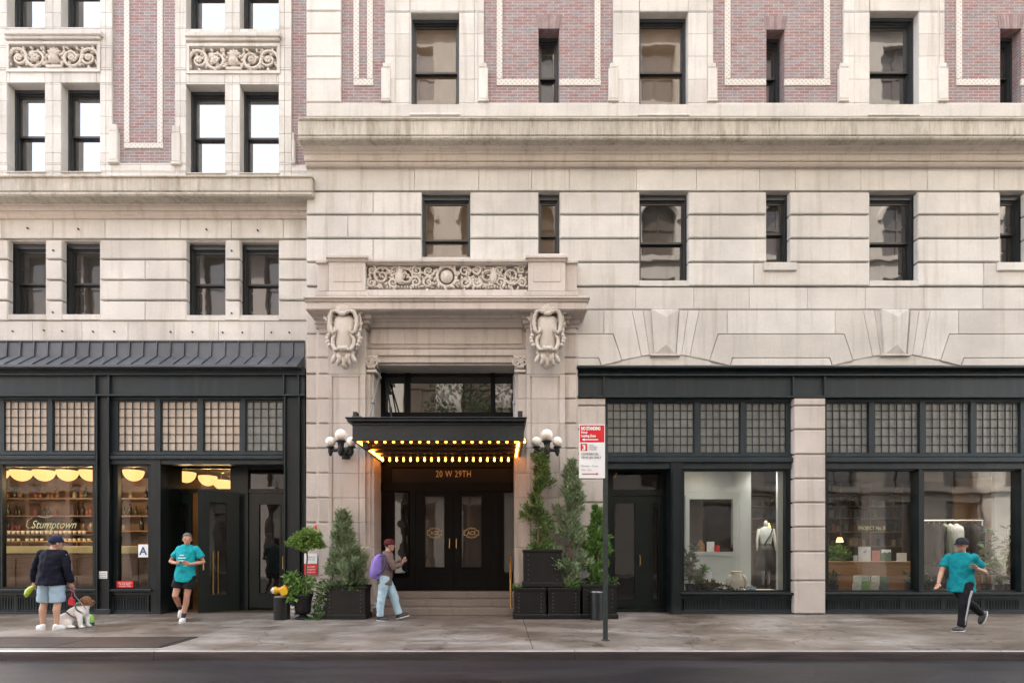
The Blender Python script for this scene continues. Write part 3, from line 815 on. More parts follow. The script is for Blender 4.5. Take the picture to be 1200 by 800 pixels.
# carved frieze over the entrance
fm = MB(); Yc = -.205; cx = PX(523.5,Yc); cz = PZ(324.3,Yc); H = 29*sc(Yc); Wd = 186*sc(Yc)
fm.ball((cx, Yc, cz), .145, .08, .15, 14, 10)
fm.tube([(cx+.215*math.cos(a*math.pi/12), Yc, cz+.225*math.sin(a*math.pi/12)) for a in range(25)], .04, 6)
for k in range(10): leaf3d(fm, cx+.22*math.cos(k*.63), cz+.22*math.sin(k*.63), Yc-.01, k*.63+.9, .13, .06)
for s in (-1, 1):
    for k, (xx, zz, r, tr, h) in enumerate(((.40,.12,.13,1.4,1),(.42,-.13,.13,1.4,-1),(.66,.14,.12,1.5,-1),(.70,-.12,.13,1.5,1),(.92,.0,.22,1.7,1),(1.18,.14,.10,1.4,-1),(1.20,-.13,.11,1.4,1),(1.46,.02,.22,1.6,-1),(1.68,.15,.10,1.4,1),(1.69,-.14,.10,1.4,-1))):
        spiral(fm, cx+s*xx, cz+zz, Yc, r, tr, k*.9, s*h, .034, 22)
        for j in range(4):
            an = k*1.3+j*1.55; leaf3d(fm, cx+s*xx+math.cos(an)*r*1.05, cz+zz+math.sin(an)*r*1.0, Yc, an+.8, .10, .05)
    fm.lathe([(.03,cz-.17),(.07,cz-.12),(.085,cz+.04),(.05,cz+.09),(.08,cz+.15)], cx+s*1.05, Yc, 10)
    for j in range(12): fm.ball((cx+s*(.62+j*.065), Yc, cz-.235), .02, .03, .035, 6, 5)
    fm.tube([(cx+s*.68, Yc, cz+.2),(cx+s*1.3, Yc, cz+.2)], .018, 6)
rq = random.Random(2)
for k in range(150):
    xx_ = rq.uniform(-.485,.485)*Wd; zz_ = rq.uniform(-.42,.42)*H
    if abs(xx_) > .25: leaf3d(fm, cx+xx_, cz+zz_, Yc+.035, rq.uniform(0,6.28), rq.uniform(.10,.18), rq.uniform(.05,.08))
fm.build('carved_frieze', M['carve'], hot, smooth=True)
# cartouches
def cartouche(px):
    cm = MB(); Y = -.50; x = PX(px,Y)
    def zz(p): return PZ(p,Y)
    def pt(dx, p, y=0): return (x+dx*sc(Y), Y+y, zz(p))
    def pair(pts, rad, y=0):
        for s in (-1, 1): cm.tube([pt(s*dx, p, y+dy) for dx, p, dy in pts], rad, 8, dome=True)
    cm.pb(px-13, px+13, 364, 412, -.42, -.2, .05)                          # body of the bracket
    rings = []
    for p, hw, dpt in ((418,5,.06),(413,10,.12),(407,12,.17),(399,11.5,.19),(391,12.5,.20),(381,14,.20),(374,13.5,.18),(369,10,.12)):
        rings.append([(x+hw*sc(Y)*math.cos(2*math.pi*j/18), Y+.08-dpt*math.sin(2*math.pi*j/18)*(1 if math.sin(2*math.pi*j/18) > 0 else .6), zz(p)) for j in range(18)])
    cm.loft(rings)                                                          # pale convex shield
    # inner strap frame: upper C-scrolls, lower C-scrolls
    pair([(2,369,-.08),(7,366,-.10),(12.5,367,-.09),(15,373,-.06),(15.5,381,-.05),(14,389,-.06),(10.5,392.5,-.10),(8.2,390,-.12),(9.4,387.3,-.12)], [.03,.045,.05,.048,.045,.045,.042,.036,.025])
    pair([(9,394,-.08),(12.2,398,-.06),(12.4,405,-.06),(9.5,411,-.09),(5.5,412,-.12),(4.3,408.5,-.13)], [.03,.04,.045,.045,.04,.028])
    # outer ribbon
    pair([(11,362,-.02),(17.2,366,-.0),(18.6,374,.02),(18.4,384,.02),(17.2,392,.02)], [.03,.035,.034,.034,.026])
    pair([(17,393,.0),(18.6,397,-.0),(17.8,403,-.01),(15,408,-.02)], [.045,.05,.05,.036])
    for s in (-1, 1):
        for p, dx in ((394.5,17.8),(398,19),(401.5,18.3),(405.5,16.5)): cm.ball(pt(s*dx,p,-.05), .048, .05, .05, 8, 6)
        spiral(cm, x+s*14.5*sc(Y), zz(362.5), Y-.05, .10, 1.4, math.pi/2, s, .042, 16)
        leaf3d(cm, x+s*7*sc(Y), zz(413), Y-.03, -math.pi/2-s*.35, .26, .13); leaf3d(cm, x+s*12*sc(Y), zz(410), Y+.02, -math.pi/2-s*.5, .20, .10)
    for j in range(7):                                                      # shell crest
        a = math.pi/2+(j-3)*.36; leaf3d(cm, x, zz(371), Y-.12, a, .25-.012*abs(j-3), .085)
    rq = random.Random(4)
    for j in range(34):
        s = rq.choice((-1,1)); p = rq.uniform(366,415); w_ = (16.5 if p < 400 else 16.5-(p-400)*.5)+rq.uniform(-2,2.5)
        leaf3d(cm, x+s*w_*sc(Y), zz(p), Y+.0, math.pi/2-s*rq.uniform(.2,1.6)*rq.choice((-1,1)), rq.uniform(.08,.14), .06)
    for j in range(5): leaf3d(cm, x+(j-2)*4.2*sc(Y), zz(417-abs(j-2)*1.5), Y-.02, -math.pi/2+(j-2)*.22, .26, .10)
    cm.ball(pt(0,370.5,-.13), .085, .05, .05, 10, 8)
    cm.ball(pt(0,411,-.12), .10, .07, .06, 10, 8)
    cm.lathe([(.03,zz(431)),(.085,zz(429.5)),(.095,zz(426.5)),(.06,zz(424.5)),(.075,zz(423)),(.13,zz(417)),(.19,zz(411))], x, Y+.06, 12)
    cm.build('cartouche', M['carve'], hot, smooth=True)
for px in (403.3, 641.2): cartouche(px)
# Ionic capitals of the doorway
for a, b in ((428,442),(602,617)):
    cm = MB(); Y = -.2; x0, x1 = PX(a,Y), PX(b,Y); xm = (x0+x1)/2; zt = PZ(416.5,Y)
    cm.cbox(x0-.01, x1+.01, Y-.02, .3, zt-.05, zt, .01)
    for xs_ in (x0+.06, x1-.06):
        pts = [(xs_+.105*(1-.8*i/20)*math.cos(i*.55), Y, zt-.15+.105*(1-.8*i/20)*math.sin(i*.55)) for i in range(20)]
        cm.tube(pts, .022, 6, dome=True)
    cm.cbox(x0+.04, x1-.04, Y+.02, .3, zt-.2, zt-.05, .01); cm.cbox(x0+.02, x1-.02, Y, .3, zt-.37, zt-.31, .01)
    for j in range(5): cm.ball((x0+.07+j*(x1-x0-.14)/4, Y, zt-.25), .025, .03, .04, 6, 5)
    cm.build('capital', M['carve'], hot, smooth=False)

# upper storeys of both buildings, above the picture
zt_ = PZ(-160,0)
for par, xa, xb, y0, zz, nm in ((hot, PX(359), PX(1420), .02, 43, 'stone'), (left, -14.5, PX(358), .32, 41, 'stone')):
    ub = MB(); ub.box(xa, xb, y0, 16, zt_-.02, zz); ub.box(xa, xb, y0-.9, y0, zz-1.4, zz-.2); ub.box(xa, xb, 1.75, 16, 4.2, zt_-.03)
    ub.build('upper_storeys', M[nm], par)
# ------------------------------------------------------------------ text
def text(name, body, px, py, Y, h_px, mt, parent=None, align='LEFT', shear=0.0, spacing=1.0, ext=.0015, bold=0.0, w_px=None):
    cu = bpy.data.curves.new(name, 'FONT'); cu.body = body; cu.align_x = align; cu.shear = shear
    cu.space_character = spacing; cu.extrude = ext; cu.offset = bold; cu.resolution_u = 3
    cu.size = h_px*sc(Y)/.70
    o = bpy.data.objects.new(name, cu); COL.objects.link(o)
    dg = bpy.context.evaluated_depsgraph_get()
    me = bpy.data.meshes.new_from_object(o.evaluated_get(dg))
    bpy.data.objects.remove(o, do_unlink=True)
    xs = [v.co.x for v in me.vertices]
    f = 1.0
    if w_px: f = w_px*sc(Y)/(max(xs)-min(xs))
    base = Vector((0,0,0)); qn = parent
    while qn is not None: base += qn.location; qn = qn.parent
    X0, Z0 = PX(px,Y), PZ(py,Y)
    for v in me.vertices:
        x, y, z = v.co
        v.co = (X0+x*f-base.x, Y-z-base.y, Z0+y-base.z)
    me.name = name; me.materials.clear(); me.materials.append(mt)
    o = bpy.data.objects.new(name, me); COL.objects.link(o)
    if parent is not None: o.parent = parent
    return o

# ------------------------------------------------------------------ shop-front helpers
def grille(parent, a, b, t, u, Y):
    g = MB(); g.ring(a, b, t, u, .9, Y, Y+.05)
    n = max(3, int((b-a)/3.2)); 
    for i in range(1, n):
        x = a+(b-a)*i/n; g.pb(x-.45, x+.45, t+.9, u-.9, Y+.012, Y+.03)
    m = max(2, int((u-t)/3.2))
    for i in range(1, m):
        y = t+(u-t)*i/m; g.pb(a+.9, b-.9, y-.45, y+.45, Y+.031, Y+.045)
    g.pb(a+.5, b-.5, t+.5, u-.5, Y+.06, Y+.07)
    return g.build('vent_grille', M['iron_beam'], parent)
def transom(parent, a, b, t, u, Y, nx, ny, mt):
    g = MB(); g.ring(a, b, t, u, 1.2, Y, Y+.06)
    for i in range(1, nx): x = a+(b-a)*i/nx; g.pb(x-.36, x+.36, t+1.2, u-1.2, Y+.005, Y+.03)
    for i in range(1, ny): y = t+(u-t)*i/ny; g.pb(a+1.2, b-1.2, y-.36, y+.36, Y+.032, Y+.045)
    w_ = g.build('transom_window', M['iron_beam'], parent)
    p = MB(); p.pb(a+.6, b-.6, t+.6, u-.6, Y+.047, Y+.055); p.build('pane', mt, w_)
    return w_
def display(parent, a, b, t, u, Y, gl):
    g = MB(); g.ring(a, b, t, u, 2.2, Y, Y+.1); g.ring(a+2.2, b-2.2, t+2.2, u-2.2, .8, Y+.03, Y+.09)
    w_ = g.build('display_window', M['iron'], parent)
    p = MB(); y = Y+.06
    x0, x1, z0, z1 = PX(a+2,y), PX(b-2,y), PZ(u-2,y), PZ(t+2,y)
    p.add([(x0,y,z0),(x1,y,z0),(x1,y,z1),(x0,y,z1)], [(0,1,2,3)]); p.build('pane', gl, w_)
    return w_
def rivets(mb, pts, Y, r=.012):
    for x, y in pts: mb.ball((PX(x,Y), Y, PZ(y,Y)), r, r*.7, r, 6, 4)

# ------------------------------------------------------------------ LEFT SHOP FRONT
YF = .0                                                             # front of the iron columns
am = MB()                                                           # pent roof with standing seams
XR = 358.0
def rowpts(py, Y): return PZ(py, Y)
yt, ym, yb = .27, .25, -.16
zt_, zm_, zb_ = PZ(400,yt), PZ(417.5,ym), PZ(427,yb)
xl, xr = PX(-140,.25), PX(356.5,.25)
am.add([(xl,yt,zt_),(xr,yt,zt_),(xr,ym,zm_),(xl,ym,zm_),(xr,yb,zb_),(xl,yb,zb_)], [(3,2,1,0),(5,4,2,3)])
am.box(xl, xr, yb, yb+.02, zb_-.05, zb_-.001); am.box(xl, xr, yb+.021, .29, zb_-.05, zb_-.03)
am.box(xl, xr, yt-.03, yt+.1, zt_-.01, zt_+.02)
am.add([(xr,yt,zt_),(xr,ym,zm_),(xr,yb,zb_),(xr,yb,zb_-.05),(xr,.29,zb_-.05),(xr,.29,zt_)], [(0,1,2,3,4,5)])
sx = PX(8.5,.25); st = 15.95*sc(.25)
k = -9
while sx+k*st < xr-.05:
    x = sx+k*st; h = .03; ww = .009
    prof = [(yt,zt_),(ym,zm_),(yb,zb_)]; up = [(yt-h,zt_),(ym-h,zm_+.006),(yb-.002,zb_+h*1.15)]
    vs = [(x-ww,*p) for p in prof]+[(x-ww,*p) for p in up]+[(x+ww,*p) for p in prof]+[(x+ww,*p) for p in up]
    am.add(vs, [(3,4,1,0),(4,5,2,1),(6,7,10,9),(7,8,11,10),(3,9,10,4),(4,10,11,5),(5,11,8,2)])
    k += 1
am.build('pent_roof', M['roof'], left)
im = MB()                                                           # iron fascia beam
im.pb(-140, 357, 430.5, 437, .06, .3); im.pb(-140, 357, 437.2, 439, -.05, .3, .006)
im.pb(-140, 357, 439, 461.5, .035, .3); im.pb(-140, 357, 461.5, 463.6, -.05, .3, .006)
for x in (110.8, 127, 332, 349.5): im.pb(x-.9, x+.9, 439.2, 461.3, -.03, .05)
im.build('fascia_beam', M['iron_beam'], left)
def column(parent, a, b, t, u):
    c = MB(); c.pb(a, b, t, u, YF+.03, .32); c.pb(a, a+1.8, t, u, YF-.03, YF+.03); c.pb(b-1.8, b, t, u, YF-.03, YF+.03)
    c.pb(a-1, b+1, u-7, u, YF-.04, .3, .01)
    return c.build('iron_column', M['iron'], parent)
column(left, 112, 127.5, 464, 720.5); column(left, 332.5, 351, 464, 719.5)
c = MB(); c.pb(351.2, 357.5, 437.3, 719.4, .06, .4); c.build('side_post', M['iron'], left)
tm = MB()                                                           # head mouldings and transom bar
for a, b in ((-140,111.8),(127.7,332.3)):
    tm.pb(a, b, 463.8, 468, .07, .3); tm.pb(a, b, 529, 533, .05, .3, .01); tm.pb(a, b, 533.2, 538, .0, .3, .02); tm.pb(a, b, 538.2, 543.5, .06, .3)
for x in (58.5, 185, 235, 284.5): tm.pb(x-2.8, x+2.8, 468, 529, .08, .3)
tm.pb(127.7, 137, 468, 529, .10, .3); tm.pb(-1, 3.5, 468, 546, .1, .3)
tm.build('transom_bar', M['iron_beam'], left)
for a, b, mt in ((-52,-1.2,'frost_warm'),(3.5,55.5,'frost_warm'),(61.3,111.5,'frost_warm'),(137,182,'frost_warm'),(188,232,'frost_warm'),(238,281.7,'frost_warm'),(287.5,332,'frost_grey')):
    transom(left, a, b, 469, 528.6, .10, 6 if b-a > 48 else 5, 6, M[mt])
dw1 = display(left, .5, 111.5, 543.6, 690, .12, M['glass_left'])
display(left, -110, -1.5, 543.6, 690, .12, M['glass_left'])
dw2 = display(left, 136, 176.5, 543.6, 690, .12, M['glass_left'])
sm = MB()
for a, b in ((-140,111.8),(127.7,176.5)):
    sm.pb(a, b, 690, 693, -.02, .3, .01); sm.pb(a, b, 693.2, 697, .06, .3); sm.pb(a, b, 697, 720.6, .14, .3); sm.pb(a, b, 716.5, 721, .05, .3, .008)
for x in (17.5, 176-3, 130): sm.pb(x-1.6, x+1.6, 697, 716.5, .08, .14)
sm.pb(127.7, 136, 543.5, 690, .13, .3); sm.pb(176.6, 188, 538, 720.5, .04, .3)
sm.build('stall_riser', M['iron'], left)
for a, b in ((-38,15.5),(19.5,111),(132,171)): grille(left, a, b, 698.5, 715.5, .075)
# recessed doorway
YD = .80
rm = MB()
x188 = PX(188,.04)
rm.box(x188-.02, x188, .3, YD+.05, 0, PZ(541,.3)); rm.box(PX(332.4,.3), PX(332.4,.3)+.03, .33, YD+.05, 0, PZ(541,.3))
rm.box(x188, PX(332.4,.3), .3, YD+.2, PZ(541,.3), PZ(541,.3)+.05)
rm.pb(198, 204, 546, 715, YD, YD+.15); rm.pb(271.5, 290.5, 546, 715.2, YD-.02, YD+.15); rm.pb(204, 271.5, 574, 577, YD, YD+.12); rm.pb(290.5, 340, 573.5, 577, YD, YD+.12)
rm.pb(198, 345, 540, 547.5, YD, YD+.14); rm.pb(290.5, 340, 712, 715.2, YD+.02, YD+.12)
rm.build('door_frame', M['door'], left)
for a, b in ((204,271.5),(290.5,335)):
    g = MB(); g.ring(a, b, 547.5, 574, 1.5, YD+.01, YD+.08); wd = g.build('transom_light', M['door'], left)
    p = MB(); y = YD+.05; p.add([(PX(a,y),y,PZ(573,y)),(PX(b,y),y,PZ(573,y)),(PX(b,y),y,PZ(548,y)),(PX(a,y),y,PZ(548,y))], [(0,1,2,3)]); p.build('pane', M['glass_left'] if a < 280 else M['pane_dark'], wd)
def leaf_door(parent, W, Hh, hinge, ang, gl, gx, handle_x, kick=.33, pane=None):
    """glazed door leaf: built flat then swung about its hinge"""
    d = MB(); T = .05
    d.box(0, gx[0], 0, T, 0, Hh); d.box(gx[1], W, 0, T, 0, Hh); d.box(gx[0], gx[1], 0, T, 0, kick); d.box(gx[0], gx[1], 0, T, Hh-.24, Hh)
    e = .03
    for a, b, z0, z1 in ((gx[0],gx[0]+e,kick,Hh-.24),(gx[1]-e,gx[1],kick,Hh-.24)): d.box(a, b, -.014, 0, z0, z1)
    d.box(gx[0]+e, gx[1]-e, -.014, 0, kick, kick+e); d.box(gx[0]+e, gx[1]-e, -.014, 0, Hh-.24-e, Hh-.24)
    p = MB(); p.add([(gx[0],T*.5,kick),(gx[1],T*.5,kick),(gx[1],T*.5,Hh-.24),(gx[0],T*.5,Hh-.24)], [(0,1,2,3)])
    h = MB(); h.tube([(handle_x,0,.98),(handle_x,-.06,1.0),(handle_x,-.06,1.28),(handle_x,0,1.30)], .013, 8)
    rot = Matrix.Rotation(ang, 3, 'Z')
    for mb in (d, p, h): mb.v = [tuple(rot @ Vector(v) + Vector(hinge)) for v in mb.v]
    o = d.build('door', M['door'], parent); p.build('pane', pane or M['glass_left'], o); h.build('handle', M['brass'], o)
    return o
zT = PZ(577,YD)-.01
leaf_door(left, PX(335,YD)-PX(290.5,YD), zT-.02, (PX(290.5,YD),YD+.02,.02), 0, None, (.24,.80), .87, .36, M['pane_dark'])
Wd_ = PX(271.5,YD)-PX(238,YD)
# open leaf: hinged at its right edge, swung towards the pavement
od = leaf_door(left, .86, zT-.02, (PX(232.3,.12),.12,.02), R(37), None, (.2,.62), .1, .36, M['pane_dark'])
pb2 = MB(); rot_ = Matrix.Rotation(R(37), 3, 'Z'); hg = Vector((PX(232.3,.12),.12,.02))
for xq in (.30, .40):
    pb2.tube([hg+rot_ @ Vector((xq,-.06,.42)), hg+rot_ @ Vector((xq,-.06,1.42))], .014, 8)
    for zq_ in (.5, 1.34): pb2.tube([hg+rot_ @ Vector((xq,.02,zq_)), hg+rot_ @ Vector((xq,-.06,zq_))], .008, 6)
pb2.build('pull_bar', M['brass'], od)
leaf_door(left, PX(224,YD)-PX(204,YD), zT-.02, (PX(204,YD),YD+.02,.02), 0, None, (.12,.32), .36, .36, M['pane_dark'])

# ------------------------------------------------------------------ RIGHT SHOP FRONT
YR = .0
im = MB()
im.pb(676.5, H1, 428.2, 430.6, -.16, .3, .008); im.pb(676.5, H1, 430.8, 437.5, .06, .3); im.pb(676.5, H1, 437.7, 440, -.06, .3, .006)
im.pb(676.5, H1, 440, 463.2, .03, .3); im.pb(676.5, H1, 463.2, 465.4, -.06, .3, .006)
for x in (708, 930, 967): im.pb(x-.9, x+.9, 440.2, 463, -.03, .05)
im.build('fascia_beam', M['iron_beam'], hot)
R2 = [465.6,475,503,532,560.5,588.5,617,646,680,719]
for a, b, Yq_, u_ in ((931,967.5,-.05,718.8),(676.5,709.5,-.02,718.6)):
    pc = MB()
    for t, u in zip(R2, R2[1:]): course(pc, [a, b], t, u, Yq_, .35, .05, .014)
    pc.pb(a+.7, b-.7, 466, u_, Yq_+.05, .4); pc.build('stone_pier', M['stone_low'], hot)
tm = MB()
for a, b in ((709.6,930.8),(967.6,1420)):
    tm.pb(a, b, 465.5, 470.5, .07, .3); tm.pb(a, b, 531, 535, .05, .3, .01); tm.pb(a, b, 535.2, 541.5, .0, .3, .02); tm.pb(a, b, 541.7, 549, .06, .3)
for x in (762, 817, 871, 1021.5, 1081, 1140.5, 1199): tm.pb(x-2.9, x+2.9, 470.5, 531, .08, .3)
for a, b in ((922.3,930.8),(709.6,711)): tm.pb(a, b, 470.5, 531, .1, .3)
tm.build('transom_bar', M['iron_beam'], hot)
for a, b in ((711,759),(765,814),(820,868),(874,922.3),(967.7,1018.5),(1024.5,1078),(1084,1137.5),(1143.5,1196),(1202,1255),(1262,1315),(1322,1420)):
    transom(hot, a, b, 471, 530.8, .10, 6, 6, M['frost_grey'])
dw3 = display(hot, 799, 923, 549, 694, .12, M['glass'])
dw4 = display(hot, 967.8, 1077, 549, 694, .12, M['glass']); dw5 = display(hot, 1080, 1197, 549, 694, .12, M['glass'])
for a, b in ((1206,1310),(1313,1420)): display(hot, a, b, 549, 694, .12, M['glass'])
sm = MB()
for a, b in ((798,930.8),(967.6,1420)):
    sm.pb(a, b, 694, 697, -.03, .3, .01); sm.pb(a, b, 697.2, 701, .06, .3); sm.pb(a, b, 701, 719, .14, .3); sm.pb(a, b, 715, 719.4, .06, .3, .008)
sm.pb(923, 930.8, 549, 694, .1, .3); sm.pb(1077, 1080, 549, 694, .05, .3); sm.pb(1197, 1206, 549, 694, .05, .3)
sm.pb(786, 798.8, 541.5, 719, .02, .35); sm.pb(788, 796, 549, 719, -.01, .02)
for x in (845, 888, 1011, 1058, 1106, 1153): sm.pb(x-1.6, x+1.6, 701, 715, .08, .14)
sm.build('stall_riser', M['iron'], hot)
for a, b in ((802,843),(847,886),(890,928),(970,1009),(1013,1056),(1060,1104),(1108,1151),(1155,1195)): grille(hot, a, b, 702, 714.5, .075)
YE = .50                                                            # recessed side door
rm = MB(); xa, xb = PX(710,.3), PX(786,.3)
rm.pb(706, 717, 541, 715.5, YE, YE+.2); rm.pb(776, 787, 541, 715.5, YE, YE+.2); rm.pb(717, 776, 541, 551.5, YE, YE+.2); rm.pb(717, 776, 575, 580, YE, YE+.2)
rm.pb(712, 787, 713.2, 716.5, YE-.1, YE+.2)
rm.box(xa, xb, .3, YE+.1, PZ(541.5,.3), PZ(541.5,.3)+.04); rm.box(xa-.05, xa, .3, YE+.1, 0, PZ(541.5,.3)); rm.box(xb, xb+.05, .3, YE+.1, 0, PZ(541.5,.3))
rm.build('door_frame', M['door'], hot)
g = MB(); g.ring(717, 776, 551.5, 575, 1.5, YE+.02, YE+.1); wd = g.build('transom_light', M['door'], hot)
p = MB(); p.pb(718, 775, 552.5, 574, YE+.05, YE+.058); p.build('pane', M['pane_dark'], wd)
text('lettering', '27', 715, 559, YE+.045, 5.5, M['gold'], wd, w_px=8)
d = MB(); Yd = YE+.03
d.pb(717, 719.5, 580, 713, Yd, Yd+.05); d.pb(745, 764, 580, 713, Yd, Yd+.05); d.pb(773, 776, 580, 713, Yd, Yd+.05)
for a, b in ((719.5,745),(764,773)):
    d.pb(a, b, 580, 588, Yd, Yd+.05); d.pb(a, b, 703, 713, Yd, Yd+.05); d.ring(a, b, 588, 703, 1, Yd-.012, Yd+.02)
dr = d.build('door', M['door'], hot)
for a, b in ((719.5,745),(764,773)):
    p = MB(); p.pb(a+.5, b-.5, 588.5, 702.5, Yd+.022, Yd+.03); p.build('pane', M['pane_dark'], dr)
h = MB(); x = PX(749.5,Yd)
h.tube([(x,Yd,PZ(663,Yd)),(x,Yd-.06,PZ(661,Yd)),(x,Yd-.06,PZ(652,Yd)),(x,Yd,PZ(650,Yd))], .014, 8); h.build('handle', M['brass'], dr)

# ------------------------------------------------------------------ HOTEL DOORWAY
YV = .60
zL = PZ(692,YV)
st = MB()
for i, (z, y) in enumerate(((zL/3,-.20),(zL*2/3,.10),(zL,.40))):
    st.cbox(PX(438,-.1)-.0, PX(603,-.1), y, YV+.3, (z-zL/3)+.001*(i > 0), z, .012)
st.build('entrance_steps', M['step_stone'], hot)
em = MB(); a0, a1 = 441, 604
em.pb(a0, 489, 424, 692, YV, YV+.15) if False else None
# fixed frame: wide dark surround, doors and sidelights
em.pb(446, 457, 545, 691.8, YV, YV+.15); em.pb(480, 486.5, 566, 691.8, YV-.02, YV+.15); em.pb(577, 586, 566, 691.8, YV-.02, YV+.15); em.pb(610, 618, 545, 691.8, YV, YV+.15)
em.pb(446, 618, 566, 575, YV-.03, YV+.15); em.pb(446, 618, 540, 546.5, YV-.02, YV+.15)
em.pb(457, 480, 676, 691.8, YV+.01, YV+.14); em.pb(586, 610, 672, 691.8, YV+.01, YV+.14)
em.pb(586, 591, 575, 672, YV+.01, YV+.14); em.pb(457, 462, 575, 676, YV+.01, YV+.14)
em.pb(440, 450, 424, 545, YV-.02, YV+.15); em.pb(603, 618, 424, 545, YV-.02, YV+.15); em.pb(440, 618, 418, 433, YV-.02, YV+.15); em.pb(440, 618, 484, 540, YV-.01, YV+.14)
em.pb(474, 480, 433, 484, YV-.02, YV+.12); em.pb(575, 580.5, 433, 484, YV-.02, YV+.12)
em.build('entrance_frame', M['entry_door'], hot)
lw = MB(); lw.ring(450, 603, 433, 484, 1.2, YV+.0, YV+.1); lw = lw.build('upper_window', M['entry_door'], hot)
p = MB(); p.pb(450, 603, 433, 484, YV+.06, YV+.07); p.build('pane', M['pane'], lw)
tw = MB(); tw.ring(457, 610, 546.5, 566, 1.2, YV+.0, YV+.1); tw = tw.build('transom_light', M['entry_door'], hot)
p = MB(); p.pb(457, 610, 546.5, 566, YV+.06, YV+.07); p.build('pane', M['pane_transom'], tw)
text('lettering', '20 W 29TH', 510.5, 558.6, YV+.05, 7.6, M['dull_gold'], tw, spacing=1.1, w_px=41)
for a, b in ((457,480),(586,610)):
    sw = MB(); sw.ring(a+1, b-1, 576, 675 if a < 500 else 671, 1, YV+.03, YV+.1); sw = sw.build('sidelight', M['entry_door'], hot)
    p = MB(); p.pb(a+1.5, b-1.5, 576.5, 671, YV+.06, YV+.07); p.build('pane', M['pane_entry'] if a > 500 else M['pane_dark'], sw)
for a, b, gx, hx in ((486.6,531.7,(498,520.5),527),(532,576.9,(541,564),535)):
    d = MB(); Yd = YV+.0
    d.pb(a, gx[0], 575.2, 691.6, Yd, Yd+.06); d.pb(gx[1], b, 575.2, 691.6, Yd, Yd+.06); d.pb(gx[0], gx[1], 575.2, 581, Yd, Yd+.06); d.pb(gx[0], gx[1], 664, 691.6, Yd, Yd+.06)
    d.ring(gx[0]-1, gx[1]+1, 580, 665, 1, Yd-.015, Yd)
    d.ring(a+6, b-6, 670, 688, .7, Yd-.012, Yd)
    dr = d.build('entrance_door', M['entry_door'], hot)
    p = MB(); p.pb(gx[0], gx[1], 581, 664, Yd+.03, Yd+.038); p.build('pane', M['pane_entry'], dr)
    h = MB(); x = PX(hx,Yd); h.tube([(x,Yd,PZ(642,Yd)),(x,Yd-.06,PZ(641,Yd)),(x,Yd-.06,PZ(632,Yd)),(x,Yd,PZ(631,Yd))], .013, 8); h.build('handle', M['brass'], dr)
    cxp = (gx[0]+gx[1])/2; Yt = Yd+.025
    lm = MB()
    def octo(w, hh): return [(cxp-w,624-hh*.55),(cxp-w*.72,624-hh*.62),(cxp-w*.62,624-hh),(cxp,624-hh*1.22),(cxp+w*.62,624-hh),(cxp+w*.72,624-hh*.62),(cxp+w,624-hh*.55),(cxp+w,624+hh*.55),(cxp+w*.72,624+hh*.62),(cxp+w*.62,624+hh),(cxp,624+hh*1.22),(cxp-w*.62,624+hh),(cxp-w*.72,624+hh*.62),(cxp-w,624+hh*.55)]
    po = octo(8.6, 4.9); pts = [(PX(x,Yt),Yt,PZ(y,Yt)) for x, y in po]
    lm.tube(pts+[pts[0]], .008, 5); po = octo(7.6, 3.9); pts = [(PX(x,Yt),Yt,PZ(y,Yt)) for x, y in po]; lm.tube(pts+[pts[0]], .004, 5)
    lm.build('emblem_border', M['dull_gold'], dr)
    text('lettering', 'ACE', cxp, 626.4, Yt, 4.6, M['dull_gold'], dr, 'CENTER', w_px=10)
# vestibule shell behind and above the doors
vm = MB(); vm.pb(436, 622, 418, 700, 1.6, 1.7); vm.build('vestibule_wall', M['black'], hot)
hr = MB()
xh = PX(602,-.3)-.06
hr.tube([(xh,.45,zL),(xh,.45,zL+.85),(xh,-.10,.80),(xh,-.10,.06)], .02, 8)
o = hr.build('handrail', M['brass']); tag(o, 'thin brass handrail at the right end of the entrance steps', 'handrail')
o.location = (0,0,0)

# ------------------------------------------------------------------ MARQUEE
YM = -1.86
mq = thing('entrance_marquee', 'dark iron entrance marquee edged with glowing yellow bulbs over the steps', 'marquee', (PX(513,YM), YM, PZ(517,YM)))
fa = MB()
zs = PZ(518,YM); z1, z2 = PZ(516.5,YM), PZ(495,YM)
x0, x1 = PX(413,YM), PX(614,YM); yB = .40
fa.box(x0, x1, YM, YM+.05, z1, z2); fa.box(x0, x0+.05, YM+.05, yB, z1, z2); fa.box(x1-.05, x1, YM+.05, yB, z1, z2)
fa.cbox(x0-.01, x1+.01, YM-.02, YM+.0, z1-.0, z1+.035, .005); fa.cbox(x0-.01, x1+.01, YM-.02, YM, z2-.05, z2-.003, .005)
fa.build('fascia', M['marquee'], mq)
tp = MB(); zt0, zt1 = PZ(495,YM)+.002, PZ(488.8,YM-.1)
tp.cbox(PX(406.5,YM-.1), PX(616.5,YM-.1), YM-.11, yB+.02, zt0, zt0+.05, .012); tp.cbox(PX(405.5,YM-.1)-.01, PX(617.5,YM-.1), YM-.14, yB+.03, zt0+.052, zt1, .015)
tp.build('cornice', M['marquee'], mq)
sf = MB(); sf.box(x0+.05, x1-.05, YM+.05, yB, z1+.06, z1+.09)
for i in range(1, 5): y = YM+.05+i*(yB-YM)/5; sf.box(x0+.05, x1-.05, y-.02, y+.02, z1+.03, z1+.06)
sf.build('soffit_panel', M['soffit'], mq)
rv = MB()
rivets(rv, [(x, y) for x in (428,443,457,474,489,503,520,535,549,567,582,597) for y in (504.3,509.8)], YM-.001, .014)
rv.build('rivet', M['marquee'], mq)
bulb = MB(); r = .026; bulb.lathe([(.012,.03),(.016,.01),(r*.8,-.005),(r,-.022),(r*.85,-.040),(r*.4,-.052),(.002,-.055)], 0, 0, 10)
proto = None
spots = []
